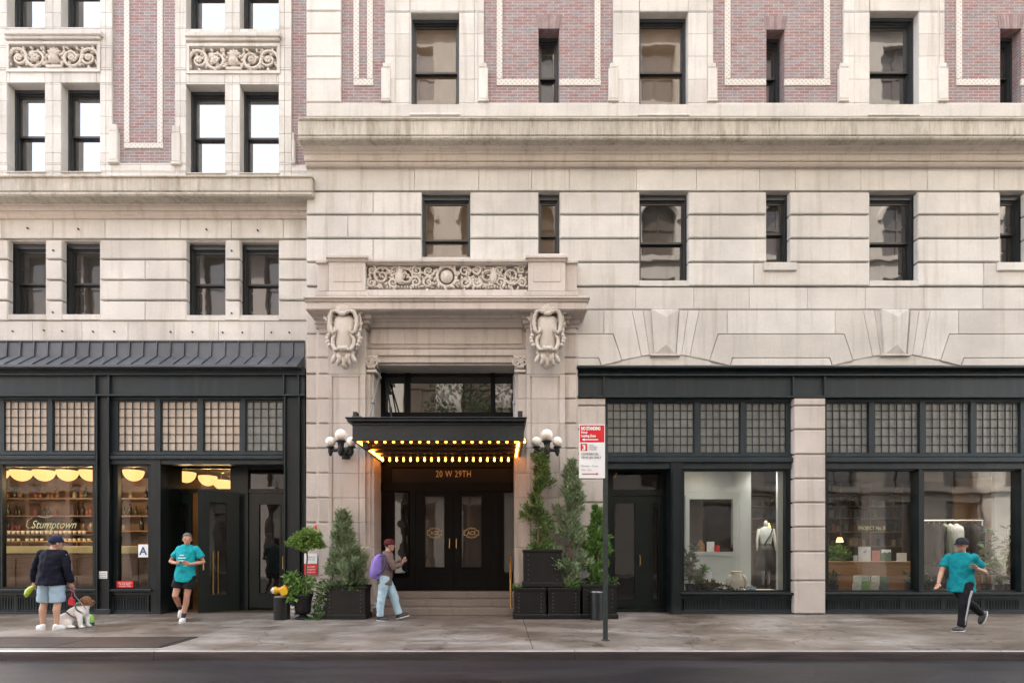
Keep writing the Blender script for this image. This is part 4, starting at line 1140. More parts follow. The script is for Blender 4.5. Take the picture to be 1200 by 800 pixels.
for i in range(20): spots.append((PX(417+i*(613-417)/19.,YM)+.03, YM+.09))
for i in range(20): spots.append((x0+.10+i*(x1-x0-.2)/19, yB-.12))
for s in (x0+.10, x1-.10):
    for j in range(11): spots.append((s, YM+.26+j*.172))
for x, y in spots:
    if proto is None: proto = bulb.build('light_bulb', M['bulb'], None, True); o = proto
    else: o = proto.copy(); COL.objects.link(o)
    o.parent = mq; o.location = Vector((x, y, z1+.03)) - mq.location
br = MB()
for px in (421, 605):
    xx = PX(px,-1); br.ext([(xx,z1-.0),(xx,z1+.0)], 0, 0) if False else None
    vs = [(xx-.03,YM+.3,z1),(xx-.03,-.1,z1),(xx-.03,-.1,z1-.55),(xx-.03,-.35,z1-.30),(xx-.03,-.9,z1-.10)]
xx = PX(424,YM)
br.box(xx, xx+.10, YM+.05, YM+.28, z1-.13, z1-.002); br.cbox(xx-.02, xx+.12, YM+.2, YM+.34, z1-.10, z1-.002, .01)
br.build('speaker', M['black'], mq)
for (pa, ya, pb_, yb_) in ((445.5,437,431,489),(455,450,463,487),(602,440,602.5,489)):
    rd = MB(); A = (PX(pa,.0), .0, PZ(ya,.0)); Bp = (PX(pb_,YM+.5), YM+.5, zt1)
    if pa == 455: A = (PX(452,.4), .4, PZ(440,.4)); Bp = (PX(462,-.4), -.4, zt1)
    rd.tube([A, Bp], .018, 6)
    mid = [A[i]*.45+Bp[i]*.55 for i in range(3)]; mid2 = [A[i]*.38+Bp[i]*.62 for i in range(3)]
    rd.tube([mid, mid2], .035, 6); rd.build('tie_rod', pmat('tie_rod_steel', (.20,.20,.20), .4, .5, .1) if pa != 455 else M['marquee'], mq)
lb = MB(); Yq = YM+.25; lb.cbox(PX(412,Yq), PX(423,Yq), Yq, Yq+.25, zt1, zt1+.12, .01); lb.box(PX(413,Yq), PX(417.5,Yq), Yq+.03, Yq+.2, zt1+.12, zt1+.21)
lb.tube([(PX(423,Yq),Yq+.1,zt1+.06),(PX(426.5,Yq),Yq+.1,zt1+.02)], .03, 6)
o = lb.build('floodlight', M['black'], None, loc=(PX(417,Yq),Yq,zt1)); tag(o, 'small black floodlight box sitting on the left end of the marquee', 'floodlight')
lb = MB(); lb.cbox(PX(607,Yq), PX(612.5,Yq), Yq, Yq+.2, zt1, zt1+.22, .01); lb.box(PX(608,Yq), PX(611,Yq), Yq-.03, Yq, zt1+.05, zt1+.18)
o = lb.build('floodlight', M['black'], None, loc=(PX(610,Yq),Yq,zt1)); tag(o, 'upright black floodlight box on the right end of the marquee', 'floodlight')

# ------------------------------------------------------------------ wall lamps
def wall_lamp(px, label):
    Y = -.62; x = PX(px,Y)
    z = lambda p: PZ(p,Y)
    r_ = thing('wall_lamp', label, 'wall lamp', (x, YP, z(525)), 'three-globe lamps beside the entrance')
    b = MB(); d = 12.3*sc(Y)
    b.lathe([(.03,z(534)),(.06,z(531)),(.085,z(527)),(.06,z(523)),(.075,z(518.5)),(.11,z(517)),(.11,z(516.3))], x, Y, 14)
    for s in (-1, 1):
        b.tube([(x,Y,z(526)),(x+s*d*.5,Y,z(527.5)),(x+s*d,Y,z(527))], .035, 8)
        b.lathe([(.02,z(534)),(.035,z(532)),(.055,z(529)),(.045,z(525.5)),(.09,z(524)),(.09,z(523.2))], x+s*d, Y, 14)
    b.tube([(x,Y,z(527)),(x,Y+.2,z(529)),(x,YP-.0,z(528))], .04, 8); b.lathe([(.0,0)]*2, 0, 0, 3) if False else None
    b.cbox(x-.09, x+.09, YP-.03, YP+.02, z(534), z(520), .01)
    b.build('bracket', M['black'], r_, True)
    for dx, p, rr in ((-d,517.4,.108),(0,509.6,.128),(d,517.4,.108)):
        g = MB(); g.ball((x+dx, Y, z(p)), rr, rr, rr, 20, 14); g.build('globe', M['globe'], r_, True)
wall_lamp(399.5, 'three-globe wall lamp with black bracket left of the entrance, beside the marquee end')
wall_lamp(640.8, 'three-globe wall lamp with black bracket right of the entrance, above the tall shrubs')
# ------------------------------------------------------------------ foliage
def rnd(a, b): return random.uniform(a, b)
def leafquad(mb, p, d, up, L, Wd, fold=.25):
    """one leaf: a folded diamond from p along d"""
    d = d.normalized(); s = d.cross(up)
    if s.length < 1e-4: s = d.orthogonal()
    s.normalize(); n = s.cross(d)
    a = p; b = p + d*L*.5 + s*Wd*.5 + n*fold*Wd; c = p + d*L; e = p + d*L*.5 - s*Wd*.5 + n*fold*Wd
    mb.add([a, b, c, e], [(0,1,2),(0,2,3)])
def sprays(mb, n, base, h, rfun, L=(.06,.14), Wd=.018, up=.8, ld=75, sd=.022, seed=1, ax=None):
    """conifer foliage: short scaly sprays packed on lumpy limbs through the crown's volume"""
    rr = random.Random(seed); bx, by, bz = base
    limbs = []
    for i in range(int(h*ld)):
        f = rr.random()**.85; z = f*h; a = rr.uniform(0, 2*math.pi); r = rfun(f, a)
        k = rr.uniform(.35, 1.3)**.8; limbs.append((Vector((math.cos(a)*r*.25, math.sin(a)*r*.25, z-.03*h)), Vector((math.cos(a)*r*k, math.sin(a)*r*k, z+rr.uniform(-.04,.14)))))
    if ax:
        for p, q_ in limbs:
            s_ = ax(max(0, min(1, q_.z/h))); p.x += s_; q_.x += s_
    for i in range(n):
        p, q_ = rr.choice(limbs); f = rr.random()**.6
        c = p.lerp(q_, f) + Vector((rr.gauss(0,sd), rr.gauss(0,sd), rr.gauss(0,sd*1.3)))
        out = (q_-p); out.z = 0
        if out.length > 1e-4: out.normalize()
        d = out*rr.uniform(.2,1) + Vector((rr.gauss(0,.4), rr.gauss(0,.4), up*rr.uniform(.3,1.3)))
        leafquad(mb, Vector(base)+c, d, Vector((rr.gauss(0,1),rr.gauss(0,1),rr.gauss(0,1))), rr.uniform(*L), Wd*rr.uniform(.7,1.4))
    return limbs
def leaves_in(mb, n, c, rx, ry, rz, L, Wd, seed=1, shell=.45, droop=0):
    rr = random.Random(seed); c = Vector(c)
    k = 0
    lumps = [(Vector((rr.gauss(0,1),rr.gauss(0,1),rr.gauss(0,1))).normalized(), rr.uniform(.75,1.12)) for _ in range(14)]
    while k < n:
        v = Vector((rr.uniform(-1,1),rr.uniform(-1,1),rr.uniform(-1,1)))
        if v.length > 1 or v.length < shell*rr.random(): continue
        g = max(lumps, key=lambda u: u[0].dot(v))[1]
        v *= g
        p = c + Vector((v.x*rx, v.y*ry, v.z*rz))
        d = v.normalized() + Vector((rr.gauss(0,.5), rr.gauss(0,.5), rr.gauss(0,.5)-droop))
        leafquad(mb, p, d, Vector((rr.gauss(0,.4),rr.gauss(0,.4),1)), L*rr.uniform(.6,1.3), Wd*rr.uniform(.7,1.2)); k += 1
M['juniper'] = leafmat('blue_green_juniper', (.10,.165,.080), (.29,.37,.21), (.46,.50,.34))
M['yew'] = leafmat('dark_green_yew', (.045,.095,.030), (.18,.27,.08), (.32,.40,.15))
M['cypress'] = leafmat('bright_cypress', (.06,.16,.032), (.16,.30,.065), (.25,.40,.11))
M['topiary'] = leafmat('topiary_leaf', (.08,.19,.03), (.22,.36,.075), (.36,.40,.14))
M['shrub'] = leafmat('broad_leaf_green', (.05,.14,.024), (.17,.31,.065), (.28,.43,.13), .4)
M['ivy'] = leafmat('ivy_leaf', (.030,.075,.022), (.10,.19,.06), (.26,.34,.14), .4)
M['house_plant'] = leafmat('house_plant_leaf', (.012,.040,.012), (.045,.10,.03), (.08,.15,.05), .35)
M['dry_leaf'] = leafmat('dry_leaves', (.06,.05,.02), (.16,.12,.05), (.10,.14,.05))
M['street_leaf'] = leafmat('street_tree_leaf', (.035,.085,.02), (.09,.17,.045), (.14,.24,.07))

# ------------------------------------------------------------------ across the street (seen mirrored in the window glass)
def opposite(name, label, x0, x1, H, bay, st, wm, seed):
    root = thing(name, label, 'building', ((x0+x1)/2, -18.2, 0))
    Yf = -18.2
    wb = MB(); nb = int((x1-x0)/bay); bay = (x1-x0)/nb
    ns = int((H-5.2)/st); st = (H-5.2)/ns
    wl = MB()
    def bx(a, b, y0, y1, c, d): wb.box(a, b, y0, y1, c, d)
    bx(x0, x1, -30, Yf-.5, 0, H)
    for i in range(nb+1):
        x = x0+i*bay
        bx(x-.8, x+.8, Yf-.49, Yf+.02, .0, H-.7)
        if i % 2 == 0: bx(x-.7, x+.7, Yf-.3, Yf+.25, 0, 5.0)
    for k in range(ns+1):
        z = 5.2+k*st
        bx(x0, x1, Yf-.48, Yf, z-1.3 if k else 4.3, z-.02)
        bx(x0-.02, x1+.02, Yf-.3, Yf+(.45 if k in (0, ns-1) else .18), z-.35, z-.05)
    bx(x0-.2, x1+.2, Yf-.6, Yf+1.0, H-1.0, H)
    for i in range(nb):
        xa = x0+i*bay+.55; xb = x0+(i+1)*bay-.55; xm = (xa+xb)/2; rr = (xb-xa)/2
        for k in range(0, ns, 3):                                   # round-headed windows every third floor
            z = 5.2+(k+1)*st-1.3-.0
            for j in range(8):
                a0, a1 = math.pi*j/8, math.pi*(j+1)/8
                P = [(xm+rr*math.cos(a), z-rr+rr*math.sin(a)) for a in (a0, a1)]
                wb.ext([P[0], P[1], (P[1][0], z+.01), (P[0][0], z+.01)] if abs(P[0][0]-P[1][0]) > .02 else [P[0], P[1], (xm+rr*(1 if j < 4 else -1)*1.0, z+.01)], Yf-.3, Yf-.02, px=False)
            wb.tube([(xm+rr*.95*math.cos(math.pi*j/12), Yf+.02, z-rr+rr*.95*math.sin(math.pi*j/12)) for j in range(13)], .16, 6)
    wb.build('wall', wm, root)
    rr_ = random.Random(seed); cnt = 0
    for i in range(nb):
        xa = x0+i*bay+.55; xb = x0+(i+1)*bay-.55
        for k in range(ns):
            if cnt >= 96: break
            z = 5.2+k*st; cnt += 1
            g = MB(); g.box(xa+.02, xb-.02, Yf-.36, Yf-.34, z, z+st-1.3)
            g.box((xa+xb)/2-.06, (xa+xb)/2+.06, Yf-.33, Yf-.28, z+.0, z+st-1.3); g.box(xa+.02, xb-.02, Yf-.32, Yf-.27, z+(st-1.3)*.5-.05, z+(st-1.3)*.5+.05)
            g.build('window', M['opp_win'], root)
    for i in range(nb):
        xa = x0+i*bay+.72; xb = x0+(i+1)*bay-.72
        g = MB(); g.box(xa, xb, Yf-.46, Yf-.4, .5, 4.1); g.box(xa, xb, Yf-.46, Yf-.3, 0, .5); g.build('shop_front', M['opp_win'], root)
    return root
M['opp_stone'] = stone('tan_stone', (.50,.44,.37), 0, .2)
M['opp_left'] = stone('buff_brick', (.30,.25,.22), 0, .15)
M['opp_win'] = mirror_pane('far_window_glass', .10, (.10,.075,.055))
opposite('office_building', 'tall tan stone block facing the hotel across the street', -6.6, 36, 37, 3.55, 4.2, M['opp_stone'], 3)
opposite('loft_building', 'lower buff brick block facing the cafe across the street', -44, -7.6, 20.5, 3.6, 3.9, M['opp_left'], 5)
def street_tree(x, y, h, seed, label):
    r_ = thing('street_tree', label, 'tree', (x, y, 0))
    t = MB(); t.tube([(x,y,0),(x+.05,y,h*.25),(x-.08,y+.05,h*.5),(x+.1,y,h*.8)], [.17,.13,.09,.03], 8)
    rr = random.Random(seed)
    for i in range(9):
        a = rr.uniform(0,6.28); z = h*rr.uniform(.35,.75); L = h*.22
        t.tube([(x,y,z),(x+math.cos(a)*L*.5,y+math.sin(a)*L*.5,z+L*.4),(x+math.cos(a)*L,y+math.sin(a)*L,z+L*.7)], [.06,.04,.015], 6)
    t.build('trunk', M['bark'], r_, True)
    c = MB()
    for i in range(16):
        a = rr.uniform(0,6.28); q_ = rr.uniform(0,.24)*h
        leaves_in(c, 260, (x+math.cos(a)*q_, y+math.sin(a)*q_, h*rr.uniform(.5,.95)), .95, .95, .75, .22, .12, seed*31+i, .2)
    c.build('crown', M['street_leaf'], r_)
street_tree(-1.7, -16.2, 13.6, 4, 'leafy street tree across the road, mirrored in the window over the marquee')

# ------------------------------------------------------------------ left shop interior
def shell(parent, x0, x1, y0, y1, z0, z1, wm, fm, cm):
    w_ = MB(); w_.box(x0-.1, x0, y0, y1+.1, z0, z1); w_.box(x1, x1+.1, y0, y1+.1, z0, z1); w_.box(x0, x1, y1, y1+.1, z0, z1)
    w_.build('room_wall', wm, parent)
    f = MB(); f.box(x0, x1, y0, y1, z0-.1, z0); f.build('room_floor', fm, parent)
    c = MB(); c.box(x0-.1, x1+.1, y0, y1+.1, z1, z1+.1); c.build('room_ceiling', cm, parent)
zc = PZ(543,.3)+.02
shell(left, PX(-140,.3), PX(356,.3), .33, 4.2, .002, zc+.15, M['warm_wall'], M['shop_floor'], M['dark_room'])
def pendant(px, Y, label, r=.228):
    x = PX(px,Y); z = 3.30
    t = thing('pendant_lamp', label, 'lamp', (x, Y, z), 'glowing bowl lamps in the cafe')
    b = MB(); prof = [(.012,z-.135)]+[(r*math.sin(a), z+.115-.25*math.cos(a)) for a in [i*math.pi/16 for i in range(1,9)]]+[(r*.97,z+.125),(r*.1,z+.12)]
    b.lathe(prof, x, Y, 24, cap=True); b.build('shade', M['bowl'], t, True)
    d = MB(); d.tube([(x,Y,z+.12),(x,Y,zc+.15)], .014, 6); d.lathe([(.06,z+.126),(.05,z+.15),(.02,z+.17)], x, Y, 12); d.lathe([(.02,zc+.11),(.07,zc+.13),(.07,zc+.149)], x, Y, 12)
    d.build('rod', M['brass'], t)
    ld = bpy.data.lights.new('bulb', 'POINT'); ld.energy = 2.4; ld.color = (1,.66,.33); ld.shadow_soft_size = .08
    lo = bpy.data.objects.new('bulb', ld); COL.objects.link(lo); lo.parent = t; lo.location = (0,0,-.22)
for px, Y, lb in ((-3,.95,'glowing half-bowl lamp cut off by the left picture edge'),(25,.95,'first whole glowing half-bowl lamp from the left in the big cafe window'),(51.5,.95,'second whole glowing half-bowl lamp in the big cafe window'),(79,.95,'third whole glowing half-bowl lamp in the big cafe window'),
                  (105.5,.95,'glowing half-bowl lamp partly hidden by the iron column'),(156.5,.95,'single glowing half-bowl lamp in the narrow cafe window'),(218,1.25,'largest glowing bowl lamp above the open cafe door'),(243.5,1.9,'second glowing bowl lamp above the open cafe door'),(259.5,2.7,'third, smaller glowing bowl lamp above the open cafe door'),(269.5,3.5,'smallest, farthest glowing bowl lamp above the open cafe door')):
    pendant(px, Y, lb)
YS = 2.6
su = thing('shelf_unit', 'dark wooden wall shelving full of jars and bottles behind the cafe counter', 'shelves', (PX(50,YS), YS, 0))
s_ = MB(); bp = MB()
for py in (583, 603.5, 621): s_.pb(-60, 182, py, py+1.6, YS-.05, YS+.35); 
s_.build('shelf_board', M['wood'], su)
u_ = MB()
for px in (-22, 32, 79, 128, 176): u_.pb(px-2.2, px+2.2, 566, 700, YS+.0, YS+.36)
u_.build('upright', M['dark_wood'], su)
bp.pb(-60, 182, 560, 700, YS+.365, YS+.38); bp.build('back_panel', M['warm_wall'], su)
JM = [pmat('jar_amber', (.16,.07,.02), .2, 0, .2), pmat('jar_dark', (.025,.016,.012), .2, 0, .2), pmat('jar_tin', (.30,.25,.17), .35, .3, .2), pmat('jar_green', (.03,.05,.025), .2, 0, .2), pmat('jar_red', (.20,.035,.02), .35, 0, .2)]
jars = []
for k, mt in enumerate(JM):
    b = MB()
    if k % 2 == 0: b.lathe([(.055,0),(.06,.01),(.06,.14),(.045,.165),(.045,.19),(.0,.192)], 0, 0, 12)
    else: b.lathe([(.04,0),(.045,.01),(.045,.16),(.018,.22),(.016,.29),(.0,.292)], 0, 0, 12)
    jars.append((b, mt))
JLAB = ['amber squat jar on the cafe wall shelves', 'dark long-necked bottle on the cafe wall shelves', 'pale tin on the cafe wall shelves', 'green long-necked bottle on the cafe wall shelves', 'red squat jar on the cafe wall shelves']
JN = ['jar', 'bottle', 'tin', 'bottle', 'jar']
rr = random.Random(11); prot = {}
for py in (583, 603.5, 621):
    px = -8
    while px < 176:
        px += rr.uniform(4.2, 8.5)
        if abs((px-32)) < 4 or abs(px-79) < 4 or abs(px-128) < 4 or rr.random() < .22 or px > 174: continue
        k = rr.randrange(5)
        L = (PX(px,YS+.12), YS+.12+rr.uniform(-.05,.08), PZ(py,YS-.05)+.001)
        if k not in prot:
            b, mt = jars[k]; b.v = [(v[0]+L[0], v[1]+L[1], v[2]+L[2]) for v in b.v]
            o = b.build(JN[k], mt, None, True, loc=L); prot[k] = o; tag(o, JLAB[k], JN[k], 'jars, tins and bottles on the cafe shelves: '+JLAB[k].split(' on ')[0])
        else: o = prot[k].copy(); COL.objects.link(o)
        o.location = L; f = rr.uniform(.8, 1.35); o.scale = (f*.95, f*.95, f)
# counter with a pale stone edge
YC = 1.15
ct = thing('cafe_counter', 'long cafe counter with a pale yellow edge behind the big window', 'counter', (PX(60,YC), YC, 0))
b = MB(); b.pb(-60, 186, 639.5, 648, YC, YC+.7, .012); b.build('worktop', pmat('pale_onyx', (.46,.40,.18), .3, 0, .15, 2), ct)
b = MB(); b.pb(-60, 186, 649, 700, YC+.08, YC+.6); 
for i in range(11): b.pb(-50+i*24, -50+i*24+20, 654, 694, YC+.06, YC+.08, .01)
b.build('panel', M['dark_wood'], ct)
b = MB()
for x0_ in (4, 25, 62, 90): b.tube([(PX(x0_,YC+.1),YC+.1,PZ(639.5,YC)),(PX(x0_,YC+.1),YC+.1,PZ(634,YC))], .012, 6)
b.tube([(PX(0,YC+.1),YC+.1,PZ(634,YC)),(PX(112,YC+.1),YC+.1,PZ(634,YC))], .012, 6)
b.build('rail', M['brass'], ct)
YK = 1.7
ck = thing('cup_rack', 'two-tier dark rack of stacked cups on the cafe back bar', 'rack', (PX(40,YK), YK, PZ(648,YK)))
b = MB()
for py in (625.5, 634.5): b.pb(2, 110, py, py+1.2, YK-.08, YK+.2)
for px in (3, 56, 108): b.pb(px, px+1.2, 616, 652, YK+.14, YK+.18)
b.build('shelf', M['dark_wood'], ck)
b = MB(); b.pb(-40, 186, 652, 655, YK-.15, YK+.4); b.pb(-40, 186, 655, 705, YK-.1, YK+.4); o = b.build('back_bar', M['dark_wood']); tag(o, 'dark back bar carrying the cup rack in the cafe', 'counter'); o.location = (0,0,0)
cup = MB(); cup.lathe([(.028,0),(.033,.005),(.042,.085),(.040,.085),(.03,.012),(.0,.011)], 0, 0, 12)
cp = None
for j, py in enumerate((625.5, 634.5)):
    for i in range(19):
        if rr.random() < .15: continue
        L = (PX(5.5+i*5.5+rr.uniform(-.5,.5),YK), YK-.01, PZ(py,YK)+.001)
        if cp is None: cp = cup.build('cup', M['offwhite'], None, True); tag(cp, 'cream cup on the two-tier rack in the cafe', 'cup', 'cups on the cafe rack'); o = cp
        else: o = cp.copy(); COL.objects.link(o)
        o.location = L
# glass lettering and window cards
lt = MB(); Yt = .16
text('lettering', 'Stumptown', 36, 618.6, Yt, 9.2, M['palegold'], dw1, shear=.42, w_px=53)
lt.tube([(PX(37,Yt)+.02,Yt,PZ(606,Yt)),(PX(32,Yt),Yt,PZ(610,Yt)),(PX(31,Yt),Yt,PZ(616,Yt)),(PX(34,Yt),Yt,PZ(619,Yt)),(PX(39,Yt),Yt,PZ(616,Yt))], .006, 5)
lt.tube([(PX(45,Yt),Yt,PZ(604.5,Yt)),(PX(54,Yt),Yt,PZ(606.5,Yt)),(PX(61,Yt),Yt,PZ(604.6,Yt))], .006, 5)
lt.tube([(PX(60,Yt),Yt,PZ(619,Yt)),(PX(57,Yt),Yt,PZ(624,Yt)),(PX(59.5,Yt),Yt,PZ(625.5,Yt)),(PX(63,Yt),Yt,PZ(618,Yt))], .006, 5)
lt.build('flourish', M['palegold'], dw1)
text('lettering', 'COFFEE ROASTERS', 62, 624, Yt, 2.2, M['palegold'], dw1, 'CENTER', spacing=1.2, w_px=36)
def card(name, label, cat, a, b, t, u, Y, mt, extra=None):
    m_ = MB(); m_.pb(a, b, t, u, Y, Y+.004)
    o = m_.build(name, mt, None, loc=(PX((a+b)/2,Y), Y, PZ(u,Y)))
    tag(o, label, cat); return o
Yg = .155
o = card('grade_card', 'white grade card with a blue letter A in the narrow cafe window', 'card', 162, 173.5, 637.5, 652.5, Yg, M['signwhite'])
text('lettering', 'A', 167.7, 649.5, Yg-.004, 9, M['blueink'], o, 'CENTER', bold=.006)
o = card('notice', 'small red notice at the foot of the narrow cafe window', 'notice', 136.8, 155.8, 680.3, 688, .1, M['red'])
for k, (s_t, wv) in enumerate((('NO SMOKING',15),('IN THIS AREA',12),('THANK YOU',14))): text('lettering', s_t, 146.3, 683.2+k*2, .096, 1.3, M['signwhite'], o, 'CENTER', w_px=wv)
o = card('plaque', 'small white lettered plaque on the iron column beside the cafe window', 'plaque', 114.3, 126.2, 669, 677.5, -.004+.03, M['signwhite'])
for k in range(3): text('lettering', ('STANDPIPE','CONNECTION','IN BASEMENT')[k], 120.2, 672+k*2.3, .024, 1.4, M['greyink'], o, 'CENTER', w_px=9)

# ------------------------------------------------------------------ right shop interior
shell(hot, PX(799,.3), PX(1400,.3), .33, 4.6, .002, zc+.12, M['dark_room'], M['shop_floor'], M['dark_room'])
pl = MB(); zp = PZ(692.5,.3)
pl.box(PX(799,.3)+.01, PX(922,.3), .22, 1.10, .003, zp); pl.build('display_platform', M['offwhite'], hot)
pl = MB(); pl.box(PX(968,.3), PX(1400,.3), .22, 1.3, .003, zp-.02); pl.build('display_platform', M['dark_wood'], hot)
Yw = 1.12
wp = MB(); grid_wall(wp, 770, 880, 535, 700, [(808,859,584.5,646)], Yw, Yw+.12)
wp.ring(803.5, 863.5, 580, 650.5, 4.4, Yw-.05, Yw-.001)
wp.box(PX(799,.3), PX(799,.3)+.02, .33, Yw, .0, zc)
wp.build('display_partition', M['white'], hot)
wp = MB(); wp.pb(911.5, 921, 535, 700, .7, .78); wp.build('display_partition', M['white'], hot)
def added_fixture(px, Y, lab, E=30):  # added lamp, out of sight behind the beam, to brighten the shop display
    x = PX(px,Y); z = zc+.10
    t = thing('added_ceiling_spot', lab, 'lamp', (x, Y, z), 'added unseen ceiling lamps in the shop')
    b = MB(); b.lathe([(.10,z-.05),(.115,z-.04),(.115,z+.02)], x, Y, 16); b.build('housing', M['black'], t)
    d = MB(); d.lathe([(.001,z-.056),(.088,z-.056),(.088,z-.051)], x, Y, 16); d.build('lens', M['down'], t)
    ld = bpy.data.lights.new('bulb', 'SPOT'); ld.energy = E; ld.color = (1,.9,.78); ld.shadow_soft_size = .25; ld.spot_size = R(155); ld.spot_blend = 1
    lo = bpy.data.objects.new('bulb', ld); COL.objects.link(lo); lo.parent = t; lo.location = (0,0,-.07)
M['down'].node_tree.nodes['Emission'].inputs[1].default_value = 5
for px, Y, lb in ((830,.5,'added unseen ceiling lamp over the white display wall'),(897,1.05,'added unseen ceiling lamp over the mannequin'),(1000,.9,'added unseen ceiling lamp over the wooden desk'),(1115,1.0,'added unseen ceiling lamp over the clothes rail'),(1180,.8,'added unseen ceiling lamp over the tall potted plants')):
    added_fixture(px, Y, lb, 5 if px == 830 else 8 if px == 1180 else 26)
# shelves deep in the shop
YB = 3.6
bs = thing('wall_shelves', 'dark shelving with lit compartments at the back of the shop', 'shelves', (PX(985,YB), YB, 0))
b = MB()
for py in (578, 592, 606, 622, 639): b.pb(880, 1060, py, py+1.3, YB, YB+.35)
for px in (881, 910, 945, 985, 1020, 1058): b.pb(px-.8, px+.8, 566, 690, YB+.01, YB+.36)
b.build('board', M['dark_wood'], bs)
bb = [pmat('stock_%s' % n, c, .5, 0, .2) for n, c in (('cream',(.20,.16,.11)),('rust',(.13,.045,.02)),('olive',(.05,.055,.022)),('blue',(.025,.04,.065)),('brown',(.06,.03,.014)))]
SN = ('cream','rust red','olive','blue','brown')
rr = random.Random(5); pb_ = {}
for py in (592, 606, 622, 639):
    px = 884
    while px < 1050:
        px += rr.uniform(5, 9)
        if rr.random() < .25 or min(abs(px-q_) for q_ in (910,945,985,1020,1058)) < 3: continue
        k = rr.randrange(5); L = (PX(px,YB+.1), YB+.1, PZ(py,YB)+.001)
        if k not in pb_:
            b = MB(); b.cbox(L[0]-.055, L[0]+.055, L[1]-.07, L[1]+.07, L[2], L[2]+.19, .012); b.cbox(L[0]-.058, L[0]+.058, L[1]-.073, L[1]+.073, L[2]+.14, L[2]+.193, .01)
            o = b.build('box', bb[k], None, loc=L); tag(o, SN[k]+' lidded box on the dark shelves at the back of the shop', 'box', SN[k]+' boxes on the shop shelves'); pb_[k] = o
        else: o = pb_[k].copy(); COL.objects.link(o)
        o.location = L; f = rr.uniform(.7, 1.25); o.scale = (rr.uniform(.8,1.3), 1, f)
def tablelamp(px, Y, py, label):
    x, z = PX(px,Y), PZ(py,Y)
    t = thing('shelf_lamp', label, 'lamp', (x, Y, z))
    b = MB(); b.lathe([(.05,z),(.05,z+.02),(.012,z+.03),(.012,z+.12)], x, Y, 12); b.build('stem', M['brass'], t)
    b = MB(); b.lathe([(.10,z+.10),(.06,z+.24)], x, Y, 16); b.build('shade', emit('lamp_shade_glow', (1,.60,.22), .4), t)
tablelamp(984, 3.3, 639, 'small lit lamp with amber shade among the shelves behind the desk')
tablelamp(899, 3.3, 622, 'small lit lamp on the shelves behind the mannequin')
# mannequin
YQ = 1.75; x = PX(897.5,YQ); S = sc(YQ)
def zq(p): return PZ(p,YQ)
mn = thing('mannequin', 'headless shop mannequin in a white top and black skirt between white partitions', 'mannequin', (x, YQ, 0))
def ell(cx, cy, z, rx, ry, n=18): return [(cx+rx*math.cos(2*math.pi*j/n), cy+ry*math.sin(2*math.pi*j/n), z) for j in range(n)]
b = MB(); b.loft([ell(x,YQ,zq(641),.155,.11),ell(x,YQ,zq(636),.13,.10),ell(x,YQ,zq(628),.17,.12),ell(x,YQ,zq(621),.185,.10),ell(x,YQ,zq(618.5),.13,.08),ell(x,YQ,zq(616.5),.06,.055)]); b.build('top', M['white'], mn, True)
b = MB(); b.loft([ell(x,YQ,zq(617),.055,.05),ell(x,YQ,zq(612),.05,.05),ell(x,YQ,zq(609.5),.02,.02)])
for s in (-1,1): b.tube([(x+s*.19,YQ,zq(621)),(x+s*.23,YQ,zq(632)),(x+s*.25,YQ-.03,zq(644))], [.045,.036,.022], 8, dome=True); b.tube([(x+s*.07,YQ,zq(662)),(x+s*.07,YQ,zq(684))], [.05,.03], 8)
b.build('body', M['offwhite'], mn, True)
b = MB(); b.loft([ell(x,YQ,zq(668),.27,.22),ell(x,YQ,zq(655),.235,.19),ell(x,YQ,zq(645),.19,.15),ell(x,YQ,zq(637),.135,.11)]); b.build('skirt', M['black'], mn, True)
b = MB(); b.tube([(x+.15,YQ-.06,zq(619)),(x+.04,YQ-.13,zq(628)),(x-.09,YQ-.115,zq(637))], .015, 6); b.build('strap', M['black'], mn)
b = MB(); b.lathe([(.2,.004),(.2,.02),(.03,.03),(.02,zq(684)),(.02,zq(668))], x, YQ, 16); b.build('stand', M['black'], mn)
# items on the sill and platform of the white display
def item(name, label, cat, fn, mt, loc, smooth=False, group=None):
    b = MB(); fn(b); o = b.build(name, mt, None, smooth, loc=loc); tag(o, label, cat, group); return o
zsil = PZ(646,Yw-.05); Ys = Yw-.02
xx = PX(833.5,Ys); item('card', 'pale blue card standing on the white display sill', 'card', lambda b: b.box(xx-.10, xx+.09, Ys+.03, Ys+.04, zsil, zsil+.25), M['signwhite'], (xx,Ys,zsil))
xx = PX(840.2,Ys); item('candle_jar', 'small red candle jar on the white display sill', 'jar', lambda b: b.lathe([(.055,zsil),(.065,zsil+.01),(.065,zsil+.10),(.05,zsil+.11),(.06,zsil+.12),(.06,zsil+.155)], xx, Ys, 14), M['red'], (xx,Ys,zsil))
xx = PX(849.5,Ys); item('notebook_pile', 'low pile of dark notebooks on the white display sill', 'notebooks', lambda b: [b.cbox(xx-.13+.01*i, xx+.13-.012*i, Ys-.01, Ys+.1, zsil+.022*i, zsil+.022*i+.02, .004) for i in range(3)], M['black'], (xx,Ys,zsil))
xx = PX(858,Ys); item('small_bottle', 'small dark red bottle at the right of the display sill', 'bottle', lambda b: b.lathe([(.03,zsil),(.034,zsil+.01),(.034,zsil+.08),(.012,zsil+.12),(.012,zsil+.17)], xx, Ys, 12), pmat('wine_glass_red', (.12,.01,.015), .2), (xx,Ys,zsil))
xx = PX(822,Ys); item('toy_house', 'small bare wooden house on the white display sill', 'toy house', lambda b: b.ext([(xx-.08,zsil),(xx+.08,zsil),(xx+.08,zsil+.17),(xx,zsil+.30),(xx-.08,zsil+.17)], Ys, Ys+.1, px=False), M['wood'], (xx,Ys,zsil))
